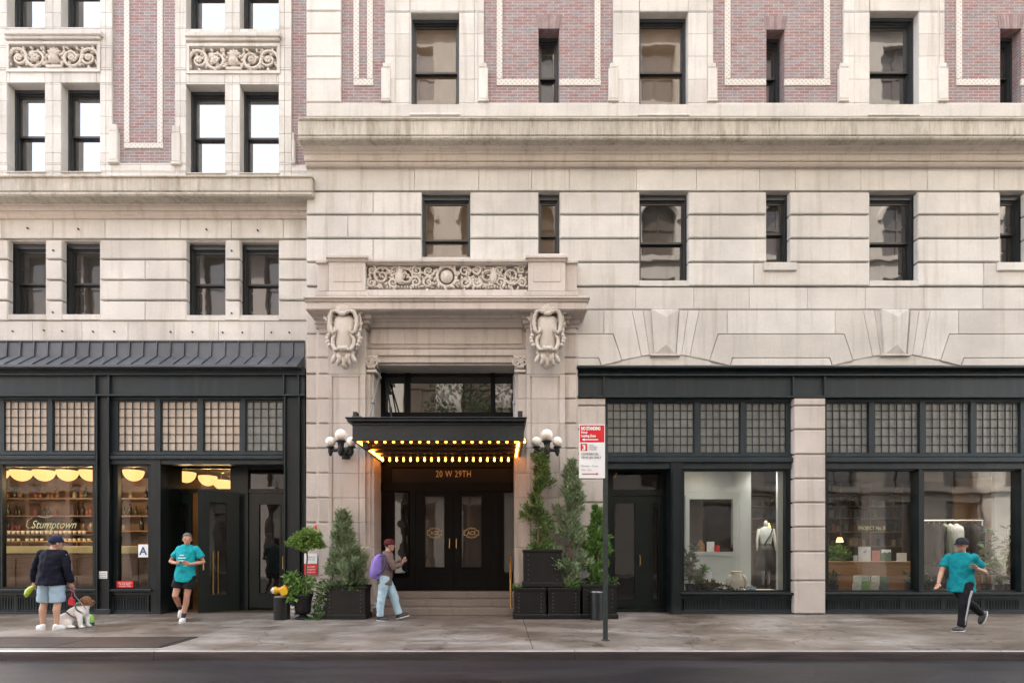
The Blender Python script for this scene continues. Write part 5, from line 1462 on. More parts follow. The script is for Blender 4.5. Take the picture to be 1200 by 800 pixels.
def plant(name, label, px, Y, z0, ptop, spread, n, L, Wd, mt, seed, pot=True, potm=None, stems=6):
    x = PX(px,Y); zt = PZ(ptop,Y)
    t = thing(name, label, 'plant', (x, Y, z0))
    rr = random.Random(seed); hp = .16 if pot else 0
    if pot:
        b = MB(); b.lathe([(.08,z0),(.085,z0+.01),(.11,z0+.16),(.115,z0+.17),(.10,z0+.17),(.09,z0+.14),(.0,z0+.14)], x, Y, 16); b.build('pot', potm or M['black'], t)
    s_ = MB(); lf = MB()
    for i in range(stems):
        a = rr.uniform(0,6.28); q_ = rr.uniform(.2,1)*spread; h = (zt-z0-hp)*rr.uniform(.55,1)
        P = [Vector((x,Y,z0+hp*.8)), Vector((x+math.cos(a)*q_*.3,Y+math.sin(a)*q_*.25,z0+hp+h*.5)), Vector((x+math.cos(a)*q_*.8,Y+math.sin(a)*q_*.5,z0+hp+h))]
        s_.tube(P, [.010,.008,.004], 5)
        for k in range(n//stems):
            f = rr.uniform(.15,1); p = P[0].lerp(P[1],f*2) if f < .5 else P[1].lerp(P[2],f*2-1)
            d = Vector((rr.gauss(0,1),rr.gauss(0,.7),rr.gauss(.25,.5)))
            leafquad(lf, p, d, Vector((rr.gauss(0,.3),rr.gauss(0,.3),1)), L*rr.uniform(.6,1.2), Wd*rr.uniform(.7,1.2), .12)
    s_.build('stem', M['bark'], t); lf.build('foliage', mt, t)
    return t
plant('potted_plant', 'dark leafy potted plant at the left end of the white display', 808, .5, zp, 632, .36, 190, .20, .10, M['house_plant'], 3)
plant('potted_fern', 'low feathery potted plant in front of the white display wall', 818, .42, zp, 664, .32, 300, .15, .05, M['shrub'], 4)
lv = MB(); leaves_in(lv, 420, (PX(838,.5),.5,zp+.06), .48, .16, .10, .11, .05, 8, 0)
leaves_in(lv, 160, (PX(826,.5),.5,zp+.12), .25, .14, .12, .11, .05, 9, 0)
o = lv.build('leaf_garland', M['dry_leaf'], None, loc=(PX(838,.5),.5,zp)); tag(o, 'heap of dry brown and green leaves along the display floor', 'garland')
xx = PX(862.5,.5)
def bag(b):
    b.loft([ell(xx,.5,zp+.0,.15,.09),ell(xx,.5,zp+.04,.19,.11),ell(xx,.5,zp+.18,.205,.11),ell(xx,.5,zp+.30,.19,.10),ell(xx,.5,zp+.40,.12,.08),ell(xx,.5,zp+.45,.10,.07)])
    for s in (-1,1): b.tube([(xx+s*.16,.46,zp+.34),(xx+s*.23,.44,zp+.22),(xx+s*.20,.42,zp+.08)], [.05,.05,.03], 8, dome=True)
    b.tube([(xx+.11*math.cos(a*math.pi/8),.42,zp+.27+.11*math.sin(a*math.pi/8)) for a in range(8,17)], .022, 6, dome=True)
    b.tube([(xx+.115*math.cos(a*math.pi/8),.5+.08*math.sin(a*math.pi/8),zp+.45) for a in range(17)], .022, 6)
item('knitted_sweater', 'cream knitted sweater on a stand on the display floor', 'sweater', bag, M['offwhite'], (xx,.5,zp), True)
xx = PX(829.5,.8); item('white_card', 'white illustrated card on the display floor below the framed opening', 'card', lambda b: [b.box(xx-.12, xx+.10, .8, .81, zp+.17, zp+.44), b.box(xx-.16, xx+.14, .74, .9, zp+.14, zp+.165), b.box(xx-.13, xx+.11, .76, .88, zp, zp+.14)], M['signwhite'], (xx,.8,zp))
def scarf(b):
    rr = random.Random(3)
    for i in range(7):
        a = rr.uniform(0,3.1); b.ball((PX(877,.42)+rr.uniform(-.12,.12), .42+rr.uniform(-.05,.05), zp+.035+.02*i*.5), .10, .06, .04, 10, 6, rot=Matrix.Rotation(a,3,'Z'))
item('scarf', 'crumpled blue-grey scarf on the display floor by the sweater', 'scarf', scarf, pmat('blue_grey_wool', (.17,.22,.28), .9, 0, .2, 12), (PX(877,.42),.42,zp), True)
# desk and goods
YDk = .95
dk = thing('shop_desk', 'long oiled wooden desk front behind the shop window', 'desk', (PX(1018,YDk), YDk, 0))
b = MB(); b.pb(966, 1074.5, 657.5, 660, YDk-.03, YDk+.6, .006); b.build('top', M['wood'], dk)
b = MB(); b.pb(967, 1073.5, 660.1, 720, YDk, YDk+.04); b.pb(967, 968.5, 660.1, 720, YDk+.04, YDk+.5); b.pb(1072, 1073.5, 660.1, 720, YDk+.04, YDk+.5)
for py in (673, 684): b.pb(968, 1073, py, py+.5, YDk-.004, YDk)
b.build('panel', M['wood'], dk)
zd = PZ(657.5,YDk-.03); Yk2 = YDk+.12
def book(px, w_, h_, label, col, nm='book', lean=0, cat='book'):
    xx = PX(px,Yk2); m_ = pmat('cover_'+nm, col, .5, 0, .12, 8)
    b = MB(); b.cbox(xx-w_/2, xx+w_/2, Yk2, Yk2+.025, zd, zd+h_, .004); b.box(xx-w_/2+.006, xx+w_/2-.003, Yk2+.003, Yk2+.03, zd+.004, zd+h_-.004)
    o = b.build('book', m_, None, loc=(xx,Yk2,zd)); tag(o, label, cat); return o, xx
o, xx = book(1013.5, .30, .36, 'large white illustrated book upright on the wooden desk', (.62,.66,.68))
b = MB(); b.ball((xx+.0,Yk2-.001,zd+.24), .045, .003, .022, 10, 6); b.ball((xx+.03,Yk2-.001,zd+.275), .018, .003, .016, 8, 6); b.tube([(xx,Yk2-.001,zd+.22),(xx-.005,Yk2-.001,zd+.17)], .004, 4); b.build('cover_drawing', M['greyink'], o)
book(1027, .19, .27, 'salmon pink book upright on the wooden desk', (.50,.20,.15))
o, xx = book(1038.5, .25, .30, 'green and white photo book upright on the wooden desk', (.12,.22,.15))
b = MB(); b.ext([(xx-.115,zd+.20),(xx-.05,zd+.235),(xx+.02,zd+.205),(xx+.08,zd+.24),(xx+.115,zd+.215),(xx+.115,zd+.29),(xx-.115,zd+.29)], Yk2-.003, Yk2-.001, px=False); b.build('cover_sky', M['signwhite'], o)
book(1057, .24, .21, 'small white book upright at the right of the desk', (.55,.57,.55))
book(1003, .10, .15, 'small pale blue book beside the large white book', (.40,.46,.52))
lv = MB(); leaves_in(lv, 220, (PX(984,Yk2),Yk2+.05,zd+.17), .24, .14, .17, .13, .06, 21, 0)
o = lv.build('leafy_bouquet', M['shrub'], None, loc=(PX(984,Yk2),Yk2,zd)); tag(o, 'leafy green bunch lying on the left end of the desk', 'bouquet')
YM2 = .45; rr = random.Random(9)
cols_ = [(.55,.62,.60),(.20,.36,.12),(.50,.50,.46),(.10,.14,.12),(.56,.58,.56),(.34,.46,.42),(.60,.60,.56),(.12,.2,.10)]
nmz = ['pale mint','leaf green','stone grey','near black','white','sea green','ivory','dark green']
for i in range(8):
    a = 1002+(i % 4)*10.5+rr.uniform(-1,1)*.5; row = i//4; hh = .22+.05*row*0+rr.uniform(0,.05); Ym = YM2+.12*row; zz_ = zp-.02+(.13 if row else 0)
    xx = PX(a+3,Ym)
    b = MB(); b.cbox(xx-.095, xx+.095, Ym, Ym+.02, zz_, zz_+hh, .003)
    if row: b.box(xx-.06, xx+.06, Ym+.02, Ym+.1, zp-.02, zz_+.05)
    o = b.build('magazine', pmat('magazine_cover', cols_[i], .35, 0, .3, 14), None, loc=(xx,Ym,zp)); tag(o, nmz[i]+' magazine in the '+('back' if row else 'front')+' row at the foot of the desk', 'magazine', 'magazines at the foot of the desk')
plant('potted_fern', 'low fern at the left foot of the wooden desk', 977, .5, zp-.02, 672, .26, 220, .15, .035, M['house_plant'], 14)
plant('potted_plant', 'slender plant at the right foot of the wooden desk', 1066, .5, zp-.02, 670, .24, 110, .16, .05, M['house_plant'], 15)
text('lettering', 'PROJECT No. 8', 1006, 620.2, .16, 4.0, M['palegold'], dw4, w_px=31, spacing=1.05)
# clothes rail
YL2 = 1.35
cr = thing('clothes_rail', 'pale metal clothes rail hung across the right shop window', 'clothes rail', (PX(1115,YL2), YL2, 0))
b = MB(); b.tube([(PX(1078,YL2),YL2,PZ(609.5,YL2)),(PX(1152,YL2),YL2,PZ(609.5,YL2))], .02, 8); b.build('bar', M['signwhite'], cr)
b = MB()
for px in (1079, 1151): b.tube([(PX(px,YL2),YL2,PZ(609.5,YL2)),(PX(px,YL2),YL2,.005)], .016, 8); b.tube([(PX(px,YL2),YL2-.2,.02),(PX(px,YL2),YL2+.2,.02)], .016, 8)
b.build('stand', M['signwhite'], cr)
gar = [(1088,'black',(.012,.012,.013),47),(1094.5,'charcoal',(.03,.03,.033),45),(1101,'black',(.010,.010,.012),50),(1107,'sage green',(.25,.29,.23),52),(1114,'pale grey',(.55,.56,.56),50),(1121,'white',(.68,.70,.70),44),(1127.5,'black',(.012,.012,.014),48),(1132,'white piped black',(.02,.02,.022),50),(1139,'charcoal',(.035,.036,.04),52),(1145.5,'navy',(.015,.022,.04),50)]
nth = {}
for i, (px, nm, colr, ln) in enumerate(gar):
    xx = PX(px,YL2); zt = PZ(611.5,YL2); L = ln*sc(YL2)
    b = MB(); ringz = []
    for f, hw, th in ((0,.03,.02),(.04,.10,.03),(.09,.20,.05),(.2,.215,.06),(.6,.20,.055),(1,.235,.06)):
        z = zt-.04-f*L; ringz.append([(xx+th*math.cos(2*math.pi*j/14)+.02*math.sin(f*5+i), YL2+hw*math.sin(2*math.pi*j/14), z) for j in range(14)])
    b.loft(ringz)
    lab = nm+' garment on the clothes rail, '+('leftmost on the bar' if i == 0 else 'rightmost on the bar' if i == 9 else 'beside the '+gar[i-1][1]+' one, '+('first','second','third','fourth','fifth','sixth','seventh','eighth','ninth','tenth')[i]+' along the bar')
    o = b.build('garment', cloth('garment_cloth', colr), None, True, loc=(xx,YL2,zt)); tag(o, lab, 'garment', 'garments on the clothes rail')
    h = MB(); h.tube([(xx,YL2-.0,zt-.05),(xx,YL2,zt+.0),(xx+.0,YL2+.02,zt+.035),(xx,YL2-.015,zt+.055)], .006, 5); h.build('hook', M['brass'], o)
b = MB(); b.pb(1118, 1168, 560, 712, 2.7, 2.75); b.build('ochre_wall_panel', M['ochre'], hot)
b = MB(); b.pb(1166, 1210, 540, 712, 1.9, 2.0); b.build('display_partition', M['white'], hot)
plant('rubber_plant', 'tall rubber plant with broad dark leaves beside the clothes rail', 1156, .75, zp-.02, 598, .28, 46, .26, .16, M['house_plant'], 31, stems=3)
plant('rubber_plant', 'bushy tall plant by the pale wall at the right window edge', 1184, .6, zp-.02, 616, .34, 170, .20, .11, M['house_plant'], 32, stems=7)
plant('potted_plant', 'dense green plant in front of the tall plants, right window', 1172, .4, zp-.02, 648, .36, 300, .13, .06, M['shrub'], 33, stems=9)
plant('potted_plant', 'small dark plant at the left foot of the clothes rail', 1087, .5, zp-.02, 668, .14, 90, .13, .05, M['house_plant'], 34)
# ------------------------------------------------------------------ planters and shrubs by the entrance
def planter(label, a, b, t, u, Yf, dep, soil_drop=.04, plinth=True, group=None):
    x0, x1, z0, z1 = PX(a,Yf), PX(b,Yf), PZ(u,Yf), PZ(t,Yf)
    if z0 < .06: z0 = .002
    r_ = thing('planter_box', label, 'planter', ((x0+x1)/2, Yf+dep/2, z0), group)
    m_ = MB(); e = .045; y0, y1 = Yf, Yf+dep
    m_.box(x0+.02, x1-.02, y0+.02, y0+e+.02, z0, z1-.06); m_.box(x0+.02, x1-.02, y1-e-.02, y1-.02, z0, z1-.06)
    m_.box(x0+.02, x0+e+.02, y0+e+.02, y1-e-.02, z0, z1-.06); m_.box(x1-e-.02, x1-.02, y0+e+.02, y1-e-.02, z0, z1-.06)
    for q0, q1 in ((y0,y0+.07),(y1-.07,y1)): m_.cbox(x0, x1, q0, q1, z1-.06, z1, .008)
    m_.box(x0, x0+.07, y0+.07, y1-.07, z1-.06, z1-.001); m_.box(x1-.07, x1, y0+.07, y1-.07, z1-.06, z1-.001)
    if plinth: m_.cbox(x0-.01, x1+.01, y0-.01, y1+.01, z0, z0+.10, .012)
    m_.build('box', M['planter'], r_)
    rv = MB(); n = 6
    for i in range(n):
        z = z0+.16+(z1-z0-.28)*i/(n-1)
        for x in (x0+.11, x1-.11): rv.ball((x, y0+.018, z), .014, .010, .014, 6, 4)
    rv.build('rivet', M['rivet'], r_)
    s_ = MB(); s_.box(x0+.066, x1-.066, y0+.066, y1-.066, z1-.25, z1-soil_drop); s_.build('soil', M['soil'], r_)
    return r_
YPb = -.86
planter('wide black riveted planter box left of the entrance steps, holding the bushy conifer', 379.5, 428.5, 686, 727, YPb, .53)
planter('black riveted planter box on the pavement, leftmost of the lower row right of the steps', 602, 640.5, 688.5, 725, YPb+.03, .50)
planter('black riveted planter box in the middle of the lower row, right of the steps', 641.8, 681, 688.5, 725, YPb+.03, .50)
planter('black riveted planter box stacked on top of two others, right of the steps', 613, 659.5, 643.5, 687.6, YPb+.06, .46)
planter('black planter box below the small cypress, behind the steel bin', 682, 724, 684.5, 724.5, YPb+.05, .66)

def conifer(name, label, px, py_base, py_top, Y, rfun, n, mt, seed, L=(.06,.14), Wd=.022, up=.8, ld=75, sd=.022, ax=None):
    x, zb, zt = PX(px,Y), PZ(py_base,Y), PZ(py_top,Y)
    h = zt-zb
    t = thing(name, label, 'shrub', (x, Y, zb))
    c = MB(); limbs = sprays(c, n, (x,Y,zb), h, rfun, L, Wd, up, ld, sd, seed=seed, ax=ax)
    k = MB(); k.tube([(x,Y,zb-.08),(x+.01,Y,zb+h*.4),(x-.01,Y,zb+h*.9)], [.035,.022,.006], 7)
    for p, q_ in limbs[::2]: k.tube([Vector((x,Y,zb))+Vector((0,0,p.z)), Vector((x,Y,zb))+q_*.9], [.008,.003], 4)
    k.build('trunk', M['bark'], t); c.build('foliage', mt, t)
    return t
s_ = sc(-.6)
def r_left(f, a):
    return (.44 if f < .3 else .44-.30*min(1,(f-.3)/.35) if f < .65 else .14*(1-(f-.65)/.38))*(1+.18*math.sin(11*f+2*a))+.03
def r_yew(f, a):
    return (.20+.09*math.sin(11*f+a)+.08*math.sin(27*f+2*a)+(.22*math.exp(-((f-.5)/.05)**2)*max(0,math.cos(a))))*(1-f**4*.6)
def r_jun(f, a): return .34*math.sin(min(1, f*1.6+.42)*math.pi/2)*(1-max(0,f-.35)/.66)**.7*(1+.16*math.sin(13*f+2*a))+.03
def r_cyp(f, a): return .30*(.55+.45*math.sin(math.pi*min(1,f*1.3+.12)))*(1-max(0,f-.6)/.42)**.6*(1+.1*math.sin(15*f+3*a))
t = conifer('bushy_conifer', 'bushy blue-green conifer with a tall spire in the planter left of the steps', 403, 690, 603, -.60, r_left, 12000, M['juniper'], 3, ld=40, sd=.034, ax=lambda f: .05*math.sin(6*f))
# its lower side shoot on the right
c = MB(); sprays(c, 4200, (PX(416,-.62), -.62, PZ(690,-.62)), .78, lambda f, a: .25*(1-f)**.6+.04, seed=8, Wd=.024); c.build('side_foliage', M['juniper'], t)
conifer('yew_shrub', 'tall dark irregular yew in the topmost stacked planter box', 631, 645, 534, -.56, r_yew, 6500, M['yew'], 5, (.06,.13), .024, .6, 24, .036, ax=lambda f: .09*math.sin(8*f+.6)-.02)
conifer('juniper_shrub', 'tall grey-green juniper between the dark yew and the sign post', 668, 686, 548, -.55, r_jun, 12000, M['juniper'], 6, ld=36, sd=.034, ax=lambda f: .06*math.sin(7*f+2))
conifer('cypress_shrub', 'small bright green cypress in the planter behind the sign post', 700, 680, 598, -.48, r_cyp, 9000, M['cypress'], 7, (.05,.11), .022, ld=55)
def ground_leaves(name, label, spec, mt, L, Wd, loc):
    m_ = MB()
    for i, (n, c, rx, ry, rz) in enumerate(spec): leaves_in(m_, n, c, rx, ry, rz, L, Wd, 50+i, 0, .3)
    o = m_.build(name, mt, None, loc=loc); tag(o, label, 'plant'); return o
Yi = -.62
ground_leaves('trailing_ivy', 'ivy spilling from the left planter box down to the pavement', [
    (420, (PX(392,Yi),Yi-.05,PZ(686,Yi)), .40, .24, .10), (300, (PX(416,Yi),Yi-.08,PZ(687,Yi)), .26, .18, .08),
    (160, (PX(377,-.8),-.75,PZ(694,-.8)), .15, .12, .20), (130, (PX(374.5,-.8),-.78,PZ(707,-.8)), .14, .10, .20), (110, (PX(373,-.85),-.8,PZ(719,-.85)), .17, .10, .12), (90, (PX(368,-.95),-.92,PZ(726,-.95)), .17, .10, .05)], M['ivy'], .075, .06, (PX(392,Yi),Yi,PZ(686,Yi)))
ground_leaves('ivy_mound', 'low ivy around the foot of the small cypress', [(420, (PX(702,-.5),-.52,PZ(683,-.5)), .40, .25, .13)], M['ivy'], .07, .055, (PX(702,-.5),-.5,PZ(684,-.5)))
ground_leaves('ground_plant', 'tuft of pale leaves at the foot of the juniper', [(160, (PX(671,-.72),-.7,PZ(685,-.7)), .17, .1, .08)], M['shrub'], .06, .045, (PX(671,-.7),-.7,PZ(688,-.7)))
ground_leaves('ground_plant', 'tuft of pale leaves under the tall dark yew', [(260, (PX(632,-.66),-.62,PZ(641,-.62)), .33, .14, .07)], M['shrub'], .06, .04, (PX(632,-.6),-.6,PZ(645,-.6)))
ground_leaves('ground_plant', 'few green leaves at the left end of the lower planter row', [(90, (PX(606,-.66),-.62,PZ(687,-.62)), .10, .12, .05)], M['shrub'], .06, .04, (PX(606,-.6),-.6,PZ(689,-.6)))
# urn with a topiary tree
Yu = -.80; xu = PX(355,Yu)
def zu(p): return PZ(p,Yu)
ur = thing('stone_urn', 'black footed urn planter between the standpipe and the left planter box', 'urn', (xu, Yu, 0))
b = MB(); b.lathe([(.16,.002),(.165,.03),(.12,.05),(.075,.075),(.08,.10),(.15,.125),(.165,.20),(.185,.44),(.215,.50),(.215,.53),(.19,.535),(.165,.50),(.0,.48)], xu, Yu, 24); b.build('bowl', M['planter'], ur, True)
tp_ = thing('topiary_tree', 'small topiary tree with a flattened round crown growing from the urn', 'tree', (xu, Yu, .48))
b = MB(); b.tube([(xu+.02,Yu,.45),(xu+.06,Yu,.9),(xu+.09,Yu,1.3),(xu+.08,Yu,1.75)], [.022,.019,.018,.012], 8)
for i in range(6):
    a = i*1.05; b.tube([(xu+.085,Yu,1.45+.04*i),(xu+.085+math.cos(a)*.25,Yu+math.sin(a)*.22,1.62+.03*i)], [.010,.004], 5)
b.build('trunk', M['bark'], tp_, True)
c = MB(); xc = PX(360,Yu)
for i, (dx, dz, rx, rz, n) in enumerate(((-.04,0,.26,.17,900),(-.20,-.05,.20,.11,620),(.19,-.07,.18,.10,520),(.04,.13,.22,.12,620),(-.33,-.07,.12,.045,170),(-.06,-.15,.22,.09,420),(.28,-.12,.11,.06,160),(.16,.07,.15,.10,330),(-.14,.10,.13,.08,260))):
    leaves_in(c, n, (xc+dx, Yu, zu(632)+dz), rx, rx*.85, rz, .055, .030, 80+i, .35)
c.build('crown', M['topiary'], tp_)
ground_leaves('leafy_bush', 'leafy green bush filling the urn around the topiary stem', [(330, (PX(354,Yu),Yu,zu(687)), .27, .24, .22), (90, (PX(343,Yu),Yu-.05,zu(676)), .13, .12, .12), (110, (PX(345,Yu),Yu-.12,zu(697)), .17, .12, .10)], M['shrub'], .10, .065, (PX(354,Yu),Yu,.53))
# standpipe
Ys_ = -.86; xs_ = PX(330.5,Ys_)
sp_ = thing('fire_standpipe', 'black standpipe with a yellow two-way fitting on top beside the cafe door', 'standpipe', (xs_, Ys_, 0))
zt = PZ(699,Ys_)
b = MB(); b.lathe([(.165,.002),(.165,zt-.01),(.15,zt)], xs_, Ys_, 24); b.build('sleeve', M['planter'], sp_, False)
b = MB(); b.lathe([(.155,zt+.001),(.155,zt+.02),(.06,zt+.03)], xs_, Ys_, 20); b.build('collar', pmat('galvanised', (.30,.31,.31), .4, .6, .2), sp_)
ym_ = pmat('yellow_enamel', (.62,.36,.015), .35, 0, .1)
b = MB(); b.lathe([(.075,zt+.02),(.075,zt+.045),(.088,zt+.05),(.092,zt+.17),(.112,zt+.172),(.112,zt+.192),(.085,zt+.194),(.07,zt+.225),(.03,zt+.232),(.03,zt+.262),(.0,zt+.263)], xs_+.06, Ys_, 18)
b.tube([(xs_+.04,Ys_-.02,zt+.14),(xs_-.08,Ys_-.07,zt+.145),(xs_-.085,Ys_-.073,zt+.145),(xs_-.13,Ys_-.095,zt+.145)], [.065,.060,.080,.080], 14)
b.tube([(xs_+.07,Ys_-.04,zt+.13),(xs_+.10,Ys_-.13,zt+.13),(xs_+.101,Ys_-.131,zt+.13),(xs_+.11,Ys_-.17,zt+.13)], [.06,.06,.078,.078], 14)
b.build('fitting', ym_, sp_, False)
b = MB(); b.tube([(xs_-.131,Ys_-.0955,zt+.145),(xs_-.165,Ys_-.112,zt+.145)], [.068,.062], 12); b.tube([(xs_-.165,Ys_-.112,zt+.145),(xs_-.185,Ys_-.122,zt+.145)], [.03,.03], 8); b.build('cap', M['offwhite'], sp_)
b = MB()
for z in (.10, .18): b.tube([(PX(338,-.3),-.3,z),(PX(346,-.3),-.3,z)], .03, 8)
b.tube([(PX(341,-.3),-.3,.002),(PX(341,-.3),-.3,.24)], .025, 8); b.tube([(PX(344,-.3),-.3,.002),(PX(344,-.3),-.3,.22)], .025, 8)
o = b.build('wall_pipes', M['offwhite'], None, loc=(PX(342,-.3),-.3,0)); tag(o, 'short white pipes at the foot of the wall behind the urn', 'pipes')
ws = thing('wall_sign', 'small sign, white above and red below, on the stone behind the topiary stem', 'sign', (PX(364,-.15), -.15, PZ(673,-.15)))
b = MB(); b.pb(356.5, 371.5, 648, 660, -.15, -.145); b.build('upper_panel', M['signwhite'], ws)
b = MB(); b.pb(356.5, 371.5, 660.2, 673, -.15, -.145); b.build('lower_panel', M['red'], ws)
b = MB(); b.pb(363, 365, 648, 673, -.144, -.036); b.build('bracket', M['black'], ws)
for k, s_t in enumerate(('FIRE DEPT', 'STANDPIPE', 'CONNECTION')): text('lettering', s_t, 364, 664.5+k*3.2, -.1535, 1.6, M['signwhite'], ws, 'CENTER', w_px=11)
for k, s_t in enumerate(('SPRINKLER', 'SHUT OFF')): text('lettering', s_t, 364, 653+k*3.2, -.1535, 1.5, M['greyink'], ws, 'CENTER', w_px=10)
b = MB(); b.cbox(PX(369,-.1), PX(373,-.1), -.12, -.03, PZ(620,-.1), PZ(615,-.1), .006)
o = b.build('alarm_bell', M['red'], None, loc=(PX(371,-.1),-.1,PZ(620,-.1))); tag(o, 'tiny red alarm box on the stone behind the topiary crown', 'alarm')
# steel bin
Yb_ = -.93; xb = PX(699.3,Yb_); zb = PZ(693,Yb_)
bn = thing('steel_bin', 'small cylindrical steel bin standing against the planter by the sign post', 'bin', (xb, Yb_, 0))
b = MB(); b.lathe([(.135,.002),(.135,zb-.02),(.128,zb-.01)], xb, Yb_, 24); b.build('drum', pmat('dark_steel', (.05,.055,.06), .28, .8, .15), bn, False)
b = MB(); b.lathe([(.138,zb-.008),(.138,zb),(.10,zb+.003),(.095,zb-.02)], xb, Yb_, 24); b.build('rim', pmat('bright_steel', (.45,.47,.48), .3, .9, .1), bn)

# parking sign
Yo = -3.45; xo = PX(709.6,Yo)
ps = thing('parking_sign', 'red and white parking sign on a thin steel post at the kerb', 'street sign', (xo, Yo, 0))
b = MB(); zt = PZ(497,Yo); w_ = .036
b.box(xo-w_, xo+w_, Yo-.008, Yo+.0, 0.002, zt); b.box(xo-w_, xo-w_+.01, Yo, Yo+.04, 0.002, zt); b.box(xo+w_-.01, xo+w_, Yo, Yo+.04, 0.002, zt)
b.lathe([(.07,.001),(.07,.01),(.045,.016)], xo, Yo+.01, 14)
b.build('post', M['pole'], ps)
b = MB()
for z in [zt-.06-.1*i for i in range(32)]: b.ball((xo, Yo-.008, z), .008, .003, .008, 6, 4)
b.build('post_hole', M['black'], ps)
Yn = Yo-.014
def plate(t, u, nm, mt):
    m_ = MB(); m_.pb(678.6, 709, t, u, Yn, Yn+.004); return m_.build(nm, mt, ps)
pt = plate(497, 560, 'sign_plate', M['signwhite'])
m_ = MB(); m_.pb(679.5, 708.2, 498, 518, Yn-.002, Yn-.0005); m_.pb(680.3, 688.2, 519.6, 528, Yn-.002, Yn-.0005); m_.build('red_panel', M['red'], pt)
Yl = Yn-.004
def st_(s, x, y, h, mt, w=None, al='LEFT', bold=0): text('lettering', s, x, y, Yl, h, mt, pt, al, w_px=w, ext=.0008, bold=bold)
st_('NO STANDING', 681, 503.6, 3.9, M['signwhite'], 22.5, bold=.004); st_('Hotel', 681, 507.6, 2.6, M['signwhite'], 7, bold=.002); st_('Loading Zone', 681, 511.7, 2.7, M['signwhite'], 17, bold=.002)
m_ = MB(); m_.ext([(682,514.8),(685,513),(685,514.2),(701,514.2),(701,515.4),(685,515.4),(685,516.6)], Yl-.001, Yl); m_.build('arrow', M['signwhite'], pt)
st_('3', 684.3, 527.1, 6.2, M['signwhite'], None, 'CENTER', bold=.004)
st_('HOUR', 690, 522, 1.7, M['greyink'], 6); st_('METERED', 690, 524.6, 1.7, M['greyink'], 10); st_('PARKING', 690, 527.2, 1.7, M['greyink'], 9)
st_('COMMERCIAL', 681, 533, 2.7, M['ink'], 20.5); st_('VEHICLES ONLY', 681, 537, 2.7, M['ink'], 23.5)
st_('Monday - Friday', 681, 546.6, 2.0, M['greyink'], 20); st_('7am - 7pm', 681, 551, 2.0, M['greyink'], 12)
m_ = MB(); m_.ext([(682,554.4),(699,554.4),(699,553.4),(701.6,554.9),(699,556.4),(699,555.4),(682,555.4)], Yl-.001, Yl); m_.build('arrow', M['red'], pt)
# ------------------------------------------------------------------ people and the dog
def skin(name, mb, voxel, it, mt, parent, folds=0.0):
    """fuse overlapping closed volumes into one continuous surface"""
    tmp = mb.build('tmp', mt)
    md = tmp.modifiers.new('r', 'REMESH'); md.mode = 'VOXEL'; md.voxel_size = voxel; md.use_smooth_shade = True
    sm = tmp.modifiers.new('s', 'SMOOTH'); sm.iterations = it; sm.factor = .5
    if folds:
        tx = bpy.data.textures.new('folds', 'CLOUDS'); tx.noise_scale = .11; tx.noise_depth = 2
        dm = tmp.modifiers.new('d', 'DISPLACE'); dm.texture = tx; dm.strength = folds; dm.mid_level = .28; dm.texture_coords = 'LOCAL'
        s5 = tmp.modifiers.new('s2', 'SMOOTH'); s5.iterations = 2; s5.factor = .4
    dg = bpy.context.evaluated_depsgraph_get(); dg.update()
    me = bpy.data.meshes.new_from_object(tmp.evaluated_get(dg))
    bpy.data.objects.remove(tmp, do_unlink=True)
    base = Vector((0,0,0)); qn = parent
    while qn is not None: base += qn.location; qn = qn.parent
    me.transform(Matrix.Translation(-base))
    me.name = name; me.materials.clear(); me.materials.append(mt)
    me.polygons.foreach_set('use_smooth', [True]*len(me.polygons))
    o = bpy.data.objects.new(name, me); COL.objects.link(o); o.parent = parent
    return o
def ringv(c, w, d, rw, rd, n=16): return [Vector(c)+w*rw*math.cos(2*math.pi*j/n)+d*rd*math.sin(2*math.pi*j/n) for j in range(n)]
def lerp(a, b, f): return Vector(a)*(1-f)+Vector(b)*f
SK = {}
def skinmat(col):
    if col not in SK: SK[col] = pmat('skin', col, .5, 0, .08, 6, .002, 60)
    return SK[col]
